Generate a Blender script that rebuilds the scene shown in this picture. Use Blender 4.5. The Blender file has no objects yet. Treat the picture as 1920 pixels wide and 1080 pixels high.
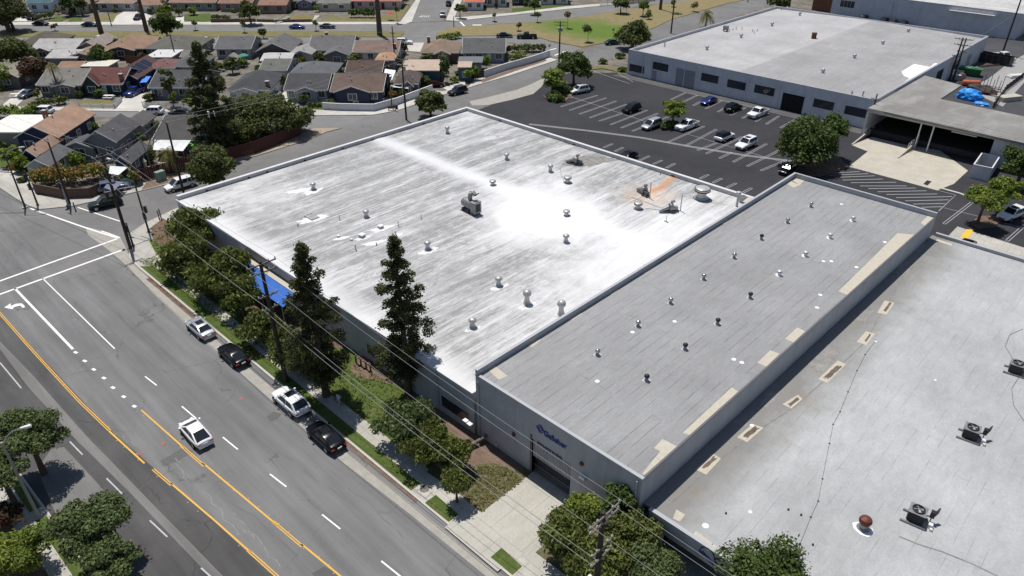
import bpy, bmesh, math, random
import numpy as np
from mathutils import Vector, Matrix

# ---------------------------------------------------------------- camera, sky, sun
scn = bpy.context.scene
COL = scn.collection
HCAM, FPX, PITCH, HEAD = 47.0, 1351.0, math.radians(31.6), math.radians(133.9)
cd = bpy.data.cameras.new('camera'); cam = bpy.data.objects.new('camera', cd); COL.objects.link(cam)
cam.location = (0, 0, HCAM)
cam.rotation_euler = (math.pi/2 - PITCH, 0, HEAD - math.pi/2)
cd.sensor_width = 36.0; cd.lens = 36.0*FPX/1920.0
cd.clip_start = 0.5; cd.clip_end = 3000
scn.camera = cam
scn.render.resolution_x, scn.render.resolution_y = 1024, 576

SUN_EL, SUN_AZ = math.radians(70), math.radians(163)     # azimuth measured from +X towards +Y
w = bpy.data.worlds.new('World'); scn.world = w; w.use_nodes = True
nt = w.node_tree; bg = nt.nodes['Background']
sky = nt.nodes.new('ShaderNodeTexSky'); sky.sky_type = 'NISHITA'; sky.sun_disc = False
sky.sun_elevation = SUN_EL; sky.sun_rotation = math.pi/2 - SUN_AZ
sky.dust_density = 0.6
nt.links.new(sky.outputs[0], bg.inputs[0]); bg.inputs[1].default_value = 0.074
sd = bpy.data.lights.new('sun', 'SUN'); sd.energy = 4.35; sd.angle = math.radians(0.5); sd.color = (1.0, 0.965, 0.915)
sun = bpy.data.objects.new('sun', sd); COL.objects.link(sun)
sdir = Vector((math.cos(SUN_AZ)*math.cos(SUN_EL), math.sin(SUN_AZ)*math.cos(SUN_EL), math.sin(SUN_EL)))
sun.rotation_euler = sdir.to_track_quat('Z', 'Y').to_euler(); sun.location = (0, 0, 120)
scn.view_settings.view_transform = 'Standard'; scn.view_settings.look = 'None'
scn.view_settings.exposure = 0.0; scn.view_settings.gamma = 1.0
scn.view_settings.use_curve_mapping = False

# ---------------------------------------------------------------- survey: photo point -> world point
_fw = np.array([math.cos(HEAD)*math.cos(PITCH), math.sin(HEAD)*math.cos(PITCH), -math.sin(PITCH)])
_rt = np.array([math.sin(HEAD), -math.cos(HEAD), 0.0]); _up = np.cross(_rt, _fw)
RT = Vector((_rt[0], _rt[1], 0)); HF = Vector((math.cos(HEAD), math.sin(HEAD), 0))
RANG = math.atan2(RT.y, RT.x)
def ray(x, y): return _fw*FPX + _rt*(x-960) - _up*(y-540)
def G(x, y, z=0.0):
    d = ray(x, y); t = (z-HCAM)/d[2]
    return Vector((d[0]*t, d[1]*t, z))
def onY(x, y, Y):
    d = ray(x, y); t = Y/d[1]; return Vector((d[0]*t, Y, HCAM+d[2]*t))
def onX(x, y, X):
    d = ray(x, y); t = X/d[0]; return Vector((X, d[1]*t, HCAM+d[2]*t))
def ppm(p):                                   # pixels per metre at a point
    return FPX/float(np.dot(np.array([p[0], p[1], p[2]-HCAM]), _fw))
def top_of(base, ytop):                       # height of a vertical thing whose top shows at row ytop
    lo, hi = 0.0, 40.0
    for _ in range(40):
        m = (lo+hi)/2; q = np.array([base[0], base[1], m-HCAM]); y = 540-FPX*np.dot(q, _up)/np.dot(q, _fw)
        if y > ytop: lo = m
        else: hi = m
    return lo

# ---------------------------------------------------------------- materials
def lin(c): return tuple(((v/255)/12.92 if v/255 <= .04045 else ((v/255+.055)/1.055)**2.4) for v in c)
class NT:
    def __init__(s, name):
        s.m = bpy.data.materials.new(name); s.m.use_nodes = True; s.t = s.m.node_tree
        s.b = s.t.nodes['Principled BSDF']; s.N = s.t.nodes; s.L = s.t.links
        s.pos = s.N.new('ShaderNodeNewGeometry').outputs['Position']
    def n(s, t, **k):
        x = s.N.new(t)
        for a, v in k.items():
            if a.startswith('i_'): x.inputs[a[2:].replace('_', ' ')].default_value = v
            else: setattr(x, a, v)
        return x
    def link(s, a, b): s.L.new(a, b)
    def mapping(s, scale=(1, 1, 1), rot=(0, 0, 0), loc=(0, 0, 0), src=None):
        m = s.n('ShaderNodeMapping'); m.inputs['Scale'].default_value = scale; m.inputs['Rotation'].default_value = rot
        m.inputs['Location'].default_value = loc
        s.link(src or s.pos, m.inputs['Vector']); return m.outputs[0]
    def noise(s, scale, detail=4, rough=.6, src=None, dist=0):
        x = s.n('ShaderNodeTexNoise'); x.inputs['Scale'].default_value = scale; x.inputs['Detail'].default_value = detail
        x.inputs['Roughness'].default_value = rough; x.inputs['Distortion'].default_value = dist
        s.link(src or s.pos, x.inputs['Vector']); return x.outputs['Fac']
    def ramp(s, f, pts):
        r = s.n('ShaderNodeMapRange'); r.clamp = True
        r.inputs['From Min'].default_value, r.inputs['From Max'].default_value = pts[0], pts[1]
        r.inputs['To Min'].default_value, r.inputs['To Max'].default_value = pts[2], pts[3]
        s.link(f, r.inputs['Value']); return r.outputs[0]
    def math(s, op, a, b=None, c=None):
        x = s.n('ShaderNodeMath', operation=op)
        for i, v in enumerate((a, b, c)):
            if v is None: continue
            if isinstance(v, (int, float)): x.inputs[i].default_value = v
            else: s.link(v, x.inputs[i])
        return x.outputs[0]
    def mix(s, f, a, b, mode='MIX'):
        x = s.n('ShaderNodeMix', data_type='RGBA', blend_type=mode)
        for i, v in ((0, f), (6, a), (7, b)):
            if isinstance(v, (int, float)): x.inputs[i].default_value = v
            elif isinstance(v, tuple): x.inputs[i].default_value = (*v, 1) if len(v) == 3 else v
            else: s.link(v, x.inputs[i])
        return x.outputs[2]
    def gray(s, f):
        c = s.n('ShaderNodeCombineColor'); [s.link(f, c.inputs[i]) for i in range(3)]; return c.outputs[0]
    def bump(s, f, strength=.3, dist=.05):
        x = s.n('ShaderNodeBump'); x.inputs['Strength'].default_value = strength; x.inputs['Distance'].default_value = dist
        s.link(f, x.inputs['Height']); s.link(x.outputs[0], s.b.inputs['Normal'])
    def col(s, c):
        if isinstance(c, tuple): s.b.inputs['Base Color'].default_value = (*c, 1)
        else: s.link(c, s.b.inputs['Base Color'])
    def sep(s):
        x = s.n('ShaderNodeSeparateXYZ'); s.link(s.pos, x.inputs[0]); return x.outputs
    def rough(s, r, metal=0, spec=.5):
        s.b.inputs['Roughness'].default_value = r; s.b.inputs['Metallic'].default_value = metal
        s.b.inputs['Specular IOR Level'].default_value = spec
_mc = {}
def mat(name, c, rough=.75, vary=.18, scale=1.3, metal=0, spec=.35, bump=0):
    """plain procedural material: base colour (linear) with two octaves of irregular variation"""
    k = (name, tuple(c), rough, vary, scale, metal)
    if k in _mc: return _mc[k]
    s = NT(name)
    if vary:
        f = s.ramp(s.noise(scale, 5, .65), (.25, .75, 1-vary, 1+vary))
        g = s.ramp(s.noise(scale*9, 3, .6), (.3, .7, 1-vary*.5, 1+vary*.5))
        s.col(s.mix(1.0, tuple(c), s.gray(s.math('MULTIPLY', f, g)), 'MULTIPLY'))
        if bump: s.bump(s.noise(scale*12, 3, .6), bump, .03)
    else: s.col(tuple(c))
    s.rough(rough, metal, spec); _mc[k] = s.m; return s.m

def asphalt(name, c, patch=.22, along=0.0, crack=.5, cs=.16, light=None):
    s = NT(name)
    v = s.ramp(s.noise(.07, 5, .62), (.3, .7, 1-patch, 1+patch))
    st = s.ramp(s.noise(1.0, 4, .6, s.mapping((.05, .75, 1), (0, 0, -.055*along))), (.3, .7, .80, 1.17)) if along else s.ramp(s.noise(.4, 4), (.3, .7, .93, 1.07))
    g = s.ramp(s.noise(26, 2, .7), (.3, .7, .86, 1.14))
    f = s.math('MULTIPLY', s.math('MULTIPLY', v, st), g)
    c0 = s.mix(1.0, tuple(c), s.gray(f), 'MULTIPLY')
    if crack:
        d = s.n('ShaderNodeVectorMath', operation='ADD'); wn = s.n('ShaderNodeTexNoise'); wn.inputs['Scale'].default_value = .35; wn.inputs['Detail'].default_value = 6
        s.link(s.pos, wn.inputs['Vector'])
        sc = s.n('ShaderNodeVectorMath', operation='SCALE'); sc.inputs['Scale'].default_value = 5.0; s.link(wn.outputs['Color'], sc.inputs[0])
        s.link(s.pos, d.inputs[0]); s.link(sc.outputs[0], d.inputs[1])
        vo = s.n('ShaderNodeTexVoronoi', feature='DISTANCE_TO_EDGE'); vo.inputs['Scale'].default_value = cs; s.link(d.outputs[0], vo.inputs['Vector'])
        line = s.ramp(vo.outputs['Distance'], (.002, .011, 1, 0))
        m = s.ramp(s.noise(.16, 3), (.47, .58, 0, 1))
        c0 = s.mix(s.math('MULTIPLY', s.math('MULTIPLY', line, m), crack), c0, tuple(x*.35 for x in c))
        sp = s.ramp(s.noise(.9, 6, .75), (.66, .74, 0, .45))       # oil and tar spots
        c0 = s.mix(sp, c0, tuple(x*.5 for x in c))
    s.col(c0); s.bump(s.noise(40, 2), .25, .01); s.rough(.95, 0, .12); return s.m

def planks(name, c, width, length, seam, rot, vary=.1, seamw=.02, breakup=None, streak=0, streakcol=None):
    """roofing felt: long strips laid side by side, dark lap seams that come and go"""
    s = NT(name)
    mp = s.mapping((1, 1, 1), (0, 0, rot))
    br = s.n('ShaderNodeTexBrick'); br.offset = .37; br.squash = 1
    for k, v in (('Scale', 1.0), ('Mortar Size', seamw), ('Mortar Smooth', .3), ('Bias', 0), ('Brick Width', length), ('Row Height', width)): br.inputs[k].default_value = v
    br.inputs['Color1'].default_value = (1-vary, 1-vary, 1-vary, 1); br.inputs['Color2'].default_value = (1+vary, 1+vary, 1+vary, 1); br.inputs['Mortar'].default_value = (1, 1, 1, 1)
    wob = s.n('ShaderNodeVectorMath', operation='ADD'); sc = s.n('ShaderNodeVectorMath', operation='SCALE'); sc.inputs['Scale'].default_value = .12
    wn = s.n('ShaderNodeTexNoise'); wn.inputs['Scale'].default_value = .6; s.link(s.pos, wn.inputs['Vector']); s.link(wn.outputs['Color'], sc.inputs[0])
    s.link(mp, wob.inputs[0]); s.link(sc.outputs[0], wob.inputs[1]); s.link(wob.outputs[0], br.inputs['Vector'])
    v = s.math('MULTIPLY', s.ramp(s.noise(.12, 5, .6), (.3, .7, .86, 1.14)), s.ramp(s.noise(1.0, 5, .7, s.mapping((1.6, .5, 1))), (.3, .7, .92, 1.08))); g = s.ramp(s.noise(6, 4, .7), (.3, .7, .90, 1.10))
    base = s.mix(1.0, tuple(c), s.gray(s.math('MULTIPLY', v, g)), 'MULTIPLY')
    base = s.mix(1.0, base, br.outputs['Color'], 'MULTIPLY')
    if streak:
        stn = s.noise(1.0, 5, .65, s.mapping((.9, .07, 1))); f = s.ramp(stn, (.5, .72, 0, streak)); base = s.mix(f, base, streakcol)
    on = s.ramp(s.noise(.45, 4, .6), breakup or (.42, .56, .15, 1))
    base = s.mix(s.math('MULTIPLY', s.math('MULTIPLY', br.outputs['Fac'], on), .8), base, tuple(x*seam for x in c))
    s.col(base); s.rough(.85, 0, .3); s.bump(s.noise(9, 3), .2, .02); return s

# ---------------------------------------------------------------- mesh building
class MB:
    def __init__(s): s.v = []; s.f = []; s.mi = []; s.cur = 0
    def add(s, vs, fs):
        o = len(s.v); s.v += [tuple(v) for v in vs]; s.f += [tuple(i+o for i in f) for f in fs]; s.mi += [s.cur]*len(fs); return s
    def box(s, x0, y0, z0, x1, y1, z1):
        x0, x1 = sorted((x0, x1)); y0, y1 = sorted((y0, y1)); z0, z1 = sorted((z0, z1))
        return s.add([(x0,y0,z0),(x1,y0,z0),(x1,y1,z0),(x0,y1,z0),(x0,y0,z1),(x1,y0,z1),(x1,y1,z1),(x0,y1,z1)],
                     [(0,3,2,1),(4,5,6,7),(0,1,5,4),(1,2,6,5),(2,3,7,6),(3,0,4,7)])
    def hexa(s, b, t):                         # two quads (bottom, top), counter-clockwise from above
        return s.add(list(b)+list(t), [(3,2,1,0),(4,5,6,7),(0,1,5,4),(1,2,6,5),(2,3,7,6),(3,0,4,7)])
    def poly(s, pts): return s.add(pts, [tuple(range(len(pts)))])
    def prism(s, pts, z0, z1, bottom=False):   # pts xy
        n = len(pts)
        a = sum(pts[i][0]*pts[(i+1)%n][1]-pts[(i+1)%n][0]*pts[i][1] for i in range(n))
        if a < 0: pts = list(pts)[::-1]
        vs = [(p[0],p[1],z0) for p in pts]+[(p[0],p[1],z1) for p in pts]
        fs = [tuple(range(n, 2*n))]+[(i,(i+1)%n,n+(i+1)%n,n+i) for i in range(n)]
        if bottom: fs.append(tuple(range(n))[::-1])
        return s.add(vs, fs)
    def tube(s, pts, r, n=6, cap=True):        # r: number or list
        P = [Vector(p) for p in pts]; m = len(P); R = r if isinstance(r, (list, tuple)) else [r]*m
        vs = []; fs = []
        d0 = (P[1]-P[0]).normalized(); a = Vector((0,0,1)) if abs(d0.z) < .9 else Vector((1,0,0))
        for i in range(m):
            d = (P[min(i+1,m-1)]-P[max(i-1,0)]).normalized(); u = d.cross(a).normalized(); w_ = d.cross(u)
            for k in range(n):
                t = 2*math.pi*k/n; vs.append(P[i]+(u*math.cos(t)+w_*math.sin(t))*R[i])
        for i in range(m-1):
            for k in range(n): fs.append((i*n+k, (i+1)*n+k, (i+1)*n+(k+1)%n, i*n+(k+1)%n))
        if cap: fs.append(tuple(range(n))); fs.append(tuple(range((m-1)*n, m*n))[::-1])
        return s.add(vs, fs)
    def lathe(s, prof, n=12, c=(0,0,0), axis='z'):
        vs = []; fs = []
        for (r, z) in prof:
            for k in range(n):
                t = 2*math.pi*k/n; a, b = r*math.cos(t), r*math.sin(t)
                vs.append((c[0]+a, c[1]+b, c[2]+z) if axis == 'z' else (c[0]+a, c[1]+z, c[2]+b) if axis == 'y' else (c[0]+z, c[1]+a, c[2]+b))
        for i in range(len(prof)-1):
            for k in range(n): fs.append((i*n+k, i*n+(k+1)%n, (i+1)*n+(k+1)%n, (i+1)*n+k))
        fs.append(tuple(range(n))[::-1]); fs.append(tuple(range((len(prof)-1)*n, len(prof)*n)))
        return s.add(vs, fs)
    def build(s, name, m, parent=None, smooth=False, loc=None, rz=None, bevel=0):
        me = bpy.data.meshes.new(name); me.from_pydata(s.v, [], s.f)
        for x in (m if isinstance(m, (list, tuple)) else [m]): me.materials.append(x)
        if any(s.mi): me.polygons.foreach_set('material_index', s.mi)
        bm = bmesh.new(); bm.from_mesh(me)
        bmesh.ops.recalc_face_normals(bm, faces=bm.faces)
        if bevel:
            bmesh.ops.remove_doubles(bm, verts=bm.verts, dist=1e-4)
            bmesh.ops.bevel(bm, geom=[e for e in bm.edges if len(e.link_faces) == 2 and e.calc_face_angle(0) > .5], offset=bevel, segments=2, affect='EDGES', profile=.6)
        bm.to_mesh(me); bm.free()
        if smooth:
            me.polygons.foreach_set('use_smooth', [True]*len(me.polygons))
            try: me.set_sharp_from_angle(angle=math.radians(38))
            except Exception: pass
        me.update()
        o = bpy.data.objects.new(name, me); COL.objects.link(o)
        if parent: o.parent = parent
        if loc is not None: o.location = loc
        if rz is not None: o.rotation_euler = (0, 0, rz)
        return o
def tag(o, label=None, cat=None, group=None, kind=None):
    if label: o['label'] = label
    if cat: o['category'] = cat
    if group: o['group'] = group
    if kind: o['kind'] = kind
    return o
def thing(name, label, cat, loc=(0,0,0), rz=0, group=None):
    o = bpy.data.objects.new(name, None); o.empty_display_size = .3; COL.objects.link(o)
    o.location = loc; o.rotation_euler = (0, 0, rz); return tag(o, label, cat, group)
def children(o, allo=None): return [c for c in bpy.data.objects if c.parent == o]
def dup(root, loc, rz, label, kids):
    r = root.copy(); COL.objects.link(r); r.location = loc; r.rotation_euler = (0, 0, rz); r['label'] = label
    for ch, gs in kids:
        c = ch.copy(); COL.objects.link(c); c.parent = r
        for g in gs: d = g.copy(); COL.objects.link(d); d.parent = c
    return r
def kidtree(root): return [(c, children(c)) for c in children(root)]
_gn = [0]
def ground(name, px, z, m, thick=None, world=False):
    """flat sheet (or slab) of the setting, its outline surveyed from the photo"""
    pts = [Vector(p) for p in px] if world else [G(x, y, max(z, 0)) for x, y in px]
    _gn[0] += 1; z += _gn[0]*.0002; mb = MB()
    if thick: mb.prism([(p.x, p.y) for p in pts], z-thick, z)
    else:
        a = sum(pts[i].x*pts[(i+1)%len(pts)].y-pts[(i+1)%len(pts)].x*pts[i].y for i in range(len(pts)))
        if a < 0: pts = pts[::-1]
        mb.poly([(p.x, p.y, z) for p in pts])
    return tag(mb.build(name, m), kind='structure')
def strip(mb, pts, wd, z):
    P = [Vector((p[0], p[1], 0)) for p in pts]; L = []; R_ = []
    for i, p in enumerate(P):
        d = (P[min(i+1, len(P)-1)]-P[max(i-1, 0)]).normalized(); nn = Vector((-d.y, d.x, 0))*wd/2
        L.append(p+nn); R_.append(p-nn)
    for i in range(len(P)-1):
        mb.poly([(R_[i].x, R_[i].y, z), (R_[i+1].x, R_[i+1].y, z), (L[i+1].x, L[i+1].y, z), (L[i].x, L[i].y, z)])
def spx(mb, px, wd, z=.02): strip(mb, [G(x, y) for x, y in px], wd, z)
# ================================================================ GROUND
def soil_mat(name, a, b, c, sc=.5):
    s = NT(name)
    c0 = s.mix(s.ramp(s.noise(sc, 6, .7), (.38, .6, 0, 1)), tuple(a), tuple(b))
    c0 = s.mix(s.ramp(s.noise(sc*3.1, 6, .75), (.52, .68, 0, 1)), c0, tuple(c))
    f = s.ramp(s.noise(12, 3, .7), (.3, .7, .8, 1.2)); s.col(s.mix(1.0, c0, s.gray(f), 'MULTIPLY'))
    s.bump(s.noise(14, 4, .7), .5, .05); s.rough(.95, 0, .15); return s.m
M_SOIL = soil_mat('dry_soil', (.26, .22, .17), (.17, .14, .10), (.10, .12, .05))
M_YARD = soil_mat('yard_ground', (.23, .205, .175), (.14, .125, .10), (.07, .085, .04), .22)
M_MULCH = soil_mat('bark_mulch', (.13, .085, .06), (.21, .14, .10), (.08, .06, .04), 1.2)
M_DIRTR = soil_mat('red_dirt', (.215, .15, .11), (.165, .115, .085), (.12, .09, .06), 1.5)
M_IVY = soil_mat('groundcover_soil', (.17, .13, .085), (.085, .10, .035), (.22, .17, .12), 1.1)
M_LAWN = soil_mat('lawn_green', (.085, .125, .03), (.065, .10, .024), (.16, .14, .06), .6)
M_LAWNP = soil_mat('park_lawn', (.13, .16, .045), (.235, .195, .10), (.10, .15, .03), .06)
def _lawn():
    s = NT('park_lawn'); p = s.n('ShaderNodeVectorMath', operation='SUBTRACT'); s.link(s.pos, p.inputs[0]); q = G(1120, 58); p.inputs[1].default_value = (q.x, q.y, 0)
    m = s.mapping((.032, .075, 0), (0, 0, -.35), src=p.outputs[0]); ln = s.n('ShaderNodeVectorMath', operation='LENGTH'); s.link(m, ln.inputs[0])
    f = s.math('ADD', ln.outputs['Value'], s.math('MULTIPLY', s.math('ADD', s.noise(.14, 6, .7), -.5), 1.5))
    c = s.mix(s.ramp(f, (.45, 1.15, 0, 1)), (.10, .175, .028), (.25, .20, .11)); c = s.mix(s.ramp(s.noise(.5, 5, .7), (.45, .65, 0, .6)), c, (.16, .16, .06))
    s.col(s.mix(1.0, c, s.gray(s.ramp(s.noise(9, 3, .7), (.3, .7, .8, 1.2))), 'MULTIPLY')); s.rough(.95, 0, .1); return s.m
M_LAWNP = _lawn()
M_DRYG = soil_mat('dry_grass', (.215, .175, .09), (.16, .16, .06), (.16, .13, .07), .3)
def concrete(name, c, jw=1.5, rot=0, seam=.6):
    s = planks(name, c, jw, jw, seam, rot, .05, .025, (.2, .3, .6, 1)); s.b.inputs['Roughness'].default_value = .9; return s.m
M_WALK = concrete('sidewalk_concrete', (.43, .41, .365))
M_WALK2 = concrete('old_sidewalk_concrete', (.50, .475, .43), 1.5, -RANG)
M_DRIVE = concrete('driveway_concrete', (.44, .42, .365), 3.4, 0)
M_DRIVE2 = concrete('pale_driveway_concrete', (.56, .53, .48), 3.0, -RANG)
M_DOCK = mat('dock_concrete', (.47, .435, .36), .9, .14, .5)
M_GUT = mat('gutter_concrete', (.35, .33, .29), .9, .16, 1.2)
M_KERB = mat('kerb_concrete', (.50, .47, .41), .9, .12, 2)
M_KERBRED = mat('kerb_red_paint', (.42, .16, .10), .85, .2, 2)
M_ART = asphalt('arterial_asphalt', (.182, .179, .177), .15, 1.0, .5, .11)
M_ART2 = asphalt('resurfaced_asphalt', (.092, .089, .088), .30, 1.0, .5, .12)
M_ST = asphalt('street_asphalt', (.178, .173, .168), .16, 0, .4, .12)
M_STF = asphalt('old_street_asphalt', (.20, .195, .19), .10, 0, .5, .12)
M_LOT = asphalt('parking_lot_asphalt', (.048, .048, .053), .16, 0, .12, .1)
M_LOTB = asphalt('yard_asphalt', (.075, .075, .08), .2, 0, .3, .1)
M_WHITE = mat('white_road_paint', (.80, .80, .78), .7, .06, 3)
M_WHITEO = mat('worn_white_road_paint', (.44, .46, .46), .8, .25, 5)
M_LOTLINE = mat('lot_stripe_paint', (.36, .36, .37), .8, .15, 4)
M_YEL = mat('yellow_road_paint', (.72, .40, .06), .7, .12, 3)
M_YEL2 = mat('tactile_yellow_paint', (.78, .46, .05), .7, .1, 3)

tag((lambda mb: mb.poly([(-520,-150,0),(160,-150,0),(160,520,0),(-520,520,0)]))(MB()).build('ground', M_YARD), kind='structure')
WL = lambda *p: [(a, b, 0) for a, b in p]
# arterial and the road crossing it
ground('arterial_road', WL((-170,1.2),(-130,1.4),(-100,1.9),(-63,2.75),(-40,3.6),(0,5.2),(40,6.8),(40,25.05),(-150,25.05),(-170,24.5)), .006, M_ART, world=True)
ground('resurfaced_lanes', WL((-170,6.2),(-118,7.6),(-92.8,9.1),(-76.7,9.8),(-63.3,10.3),(-47,11.9),(-33,13.0),(0,15.4),(40,18.2),(40,5),(0,4.4),(-40,3.3),(-63,2.75),(-100,1.9),(-130,1.4),(-170,1.2)), .010, M_ART2, world=True)
ground('side_street', WL((-124,18),(-96,18),(-98,27),(-104,32),(-106.3,40),(-106.3,60),(-108,112),(-112,130),(-113,165),(-115,200),(-118,250),(-120,330),(-138,330),(-130.5,242),(-129,206),(-125.8,190),(-124.8,165),(-122.3,143),(-121,125),(-121,104),(-119.6,88),(-121,83.5),(-118.9,71.6),(-117.8,64),(-116.4,36),(-118.4,25.4)), .010, M_ST, world=True)
ground('cross_gutter', [(160,425),(205,436),(225,444),(243,478),(262,500),(300,545),(420,650),(660,855),(790,960),(960,1100),(935,1100),(770,965),(640,865),(400,655),(285,548),(240,500),(205,470),(165,440)], .014, M_GUT)
# near kerb, planting strip, sidewalk and the warehouse block
def kerb(name, pts, wd=.18, h=.14, m=None, world=False):
    P = [Vector((p[0], p[1], 0)) for p in pts] if world else [G(x, y, h) for x, y in pts]
    mb = MB()
    for i in range(len(P)-1):
        a, b = P[i], P[i+1]; d = (b-a).normalized(); nn = Vector((-d.y, d.x, 0))*wd/2
        mb.prism([tuple((a-nn)[:2]), tuple((b-nn)[:2]), tuple((b+nn)[:2]), tuple((a+nn)[:2])], 0, h)
    return tag(mb.build(name, m or M_KERB), kind='structure')
ground('sidewalk', WL((-97.4,26.3),(-100.2,27.0),(-102.1,28.5),(-103.7,31.1),(-105.2,36),(-105.8,50),(-105.8,91),(40,91),(40,25.1),(-91.5,25.0),(-95,25.3)), .12, M_WALK, .12, world=True)
kerb('kerb', [(-105.9,91),(-105.9,50),(-105.3,36),(-103.8,31.1),(-102.2,28.4),(-100.3,26.9),(-97.4,26.2),(-95,25.2),(-91.5,24.95),(-60,25.0),(-30,25.05),(40,25.1)], .17, .135, world=True)
gr = M_LAWN
for a, b in ((-91.6,-36.2),(-34.3,-31.4),(-26.5,-24.2)):
    ground('grass_strip', WL((a,25.15),(b,25.2),(b,26.25),(a+ (1.4 if a < -90 else 0),26.35)), .15, M_LAWN, .04, world=True)
ground('gutter_leaves', WL((-88,24.35),(-70,24.55),(-70,24.93),(-88,24.85)), .018, M_MULCH, world=True)
ground('gutter_leaves', WL((-49.5,24.6),(-35,24.7),(-35,24.97),(-49.5,24.95)), .018, M_DIRTR, world=True)
ground('lawn', WL((-98,29),(-94.3,28.2),(-88,27.5),(-30.2,27.9),(-30.2,33.7),(-98,33.6)), .135, M_LAWN, world=True)
ground('mulch_bed', WL((-101.5,30.5),(-97.5,29.4),(-95.0,29.6),(-93,33.5),(-103.5,33.4)), .139, M_MULCH, world=True)
ground('mulch_bed', WL((-90,29.5),(-60,30),(-57,33.6),(-97,33.6)), .139, M_MULCH, world=True)
ground('mulch_bed', [(655,690),(690,655),(735,690),(772,724),(735,720),(700,712),(668,706)], .143, M_DIRTR)
ground('mulch_bed', WL((-46.5,32.6),(-37,32.2),(-37,33.7),(-46.5,33.7)), .143, M_DIRTR, world=True)
ground('groundcover_bed', [(800,885),(845,830),(890,800),(960,840),(997,886),(903,961),(860,925)], .139, M_IVY)
ground('bare_dirt', [(858,835),(885,805),(930,832),(985,880),(960,880),(925,868),(890,872),(868,880)], .143, M_DIRTR)
ground('driveway', WL((-31.4,25.1),(-30.1,33.9),(-24.5,33.9),(-25.0,25.1)), .127, M_DRIVE, world=True)
ground('driveway_apron', WL((-31.2,24.6),(-31.2,25.3),(-25.2,25.3),(-25.2,24.6)), .139, M_DRIVE, world=True)
ground('planting_bed', WL((-24.3,27.9),(10,28.3),(10,34),(-24.3,33.8)), .139, M_IVY, world=True)
ground('manhole_walk', [(774,919),(791,906),(813,920),(797,934)], .16, M_WALK, .03)
mb = MB(); c = G(796, 919); mb.lathe([(.42, 0), (.42, .012), (.36, .012), (.36, .004), (0.01, .004)], 20, (c.x, c.y, .161)); tag(mb.build('manhole_cover', mat('cast_iron', (.16,.14,.12), .6)), 'round rusty utility cover set in the concrete strip between two grass strips', 'manhole')
ground('concrete_path', WL((-104,36),(-98.4,36),(-98.4,90),(-104,90)), .127, mat('side_yard_ground', (.2,.19,.17)), world=True)
# far (left) side of the arterial
ground('sidewalk', WL((-170,-6),(-170,1.0),(-130,1.2),(-100,1.7),(-63,2.55),(-40,3.4),(0,5.0),(40,6.6),(40,-30),(-170,-30)), .12, M_WALK, .12, world=True)
kerb('kerb', [(-170,1.1),(-130,1.3),(-100,1.8),(-63,2.65),(-40,3.5),(0,5.1),(40,6.7)], .17, .135, world=True)
ground('grass_strip', WL((-120,.2),(-100,1.6),(-57,2.7),(-57,1.9),(-100,.4)), .15, M_LAWN, .04, world=True)
ground('grass_strip', WL((-55.8,2.75),(-38,3.35),(-38,2.5),(-55.8,1.95)), .15, M_LAWN, .04, world=True)
ground('planting_bed', WL((-80,-.2),(-62,.2),(-50,.9),(-20,1.7),(-20,-20),(-80,-20)), .139, M_MULCH, world=True)

# markings on the arterial
mw = MB()
def world_line(mb, pts, wd, z=.02): strip(mb, pts, wd, z)
spx(mw, [(-20,534),(0,527),(222,447)], .36); spx(mw, [(-20,559),(0,552),(232,468)], .36)
spx(mw, [(28,541),(137,655)], .26); spx(mw, [(80,522),(215,654)], .13)
spx(mw, [(57,391),(160,427),(222,447)], .28); spx(mw, [(146,389),(225,415)], .22); spx(mw, [(190,433),(225,446)], .2)
for a in ((142,661),(159,677),(176,693),(195,709),(212,727),(232,744),(252,762)): spx(mw, [(a[0]-3, a[1]-1.5), (a[0]+3, a[1]+1.5)], .28)
for a, b in (((272,706),(294,723)),((341,762),(368,785)),((418,820),(446,843)),((506,889),(537,913)),((604,965),(638,992)),((715,1052),(752,1082))): spx(mw, [a, b], .13)
tag(mw.build('white_lane_markings', M_WHITE), kind='structure')
mw = MB()
for a, b in (((0,680),(40,728)),((131,828),(155,853)),((200,897),(229,926)),((281,976),(314,1007)),((377,1065),(400,1086))): spx(mw, [a, b], .12)
tag(mw.build('worn_lane_markings', M_WHITEO), kind='structure')
ma = MB(); arr = [(8,577),(20,569),(20,574),(30,570),(40,569),(46,573),(46,577),(42,577),(38,573),(30,575),(25,577),(24,580)]
pts = [G(x, y) for x, y in arr]; ma.poly([(p.x, p.y, .021) for p in pts[::-1]]); tag(ma.build('turn_arrow_marking', M_WHITE), kind='structure')
my = MB()
for off in (-.085, .085):
    L = [G(*p) for p in ((-20,566),(0,588),(50,645),(100,700),(150,754),(206,808))]
    strip(my, [(p.x, p.y+off) for p in L], .085, .02)
spx(my, [(204,808),(271,869)], .15)
for off in (-.085, .085): strip(my, [(p.x, p.y+off) for p in [G(287,880), G(322,910)]], .085, .02)
spx(my, [(320,906),(400,974),(470,1036)], .14); 
for off in (-.085, .085): strip(my, [(p.x, p.y+off) for p in [G(465,1032), G(530,1090)]], .085, .02)
spx(my, [(265,769),(345,840)], .14)
for off in (-.085, .085): strip(my, [(p.x, p.y+off) for p in [G(340,836), G(383,874)]], .085, .02)
spx(my, [(380,868),(520,985)], .14)
for off in (-.085, .085): strip(my, [(p.x, p.y+off) for p in [G(512,978), G(567,1025)]], .085, .02)
spx(my, [(565,1020),(650,1090)], .14)
tag(my.build('yellow_lane_markings', M_YEL), kind='structure')
md = MB(); random.seed(4)
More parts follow.
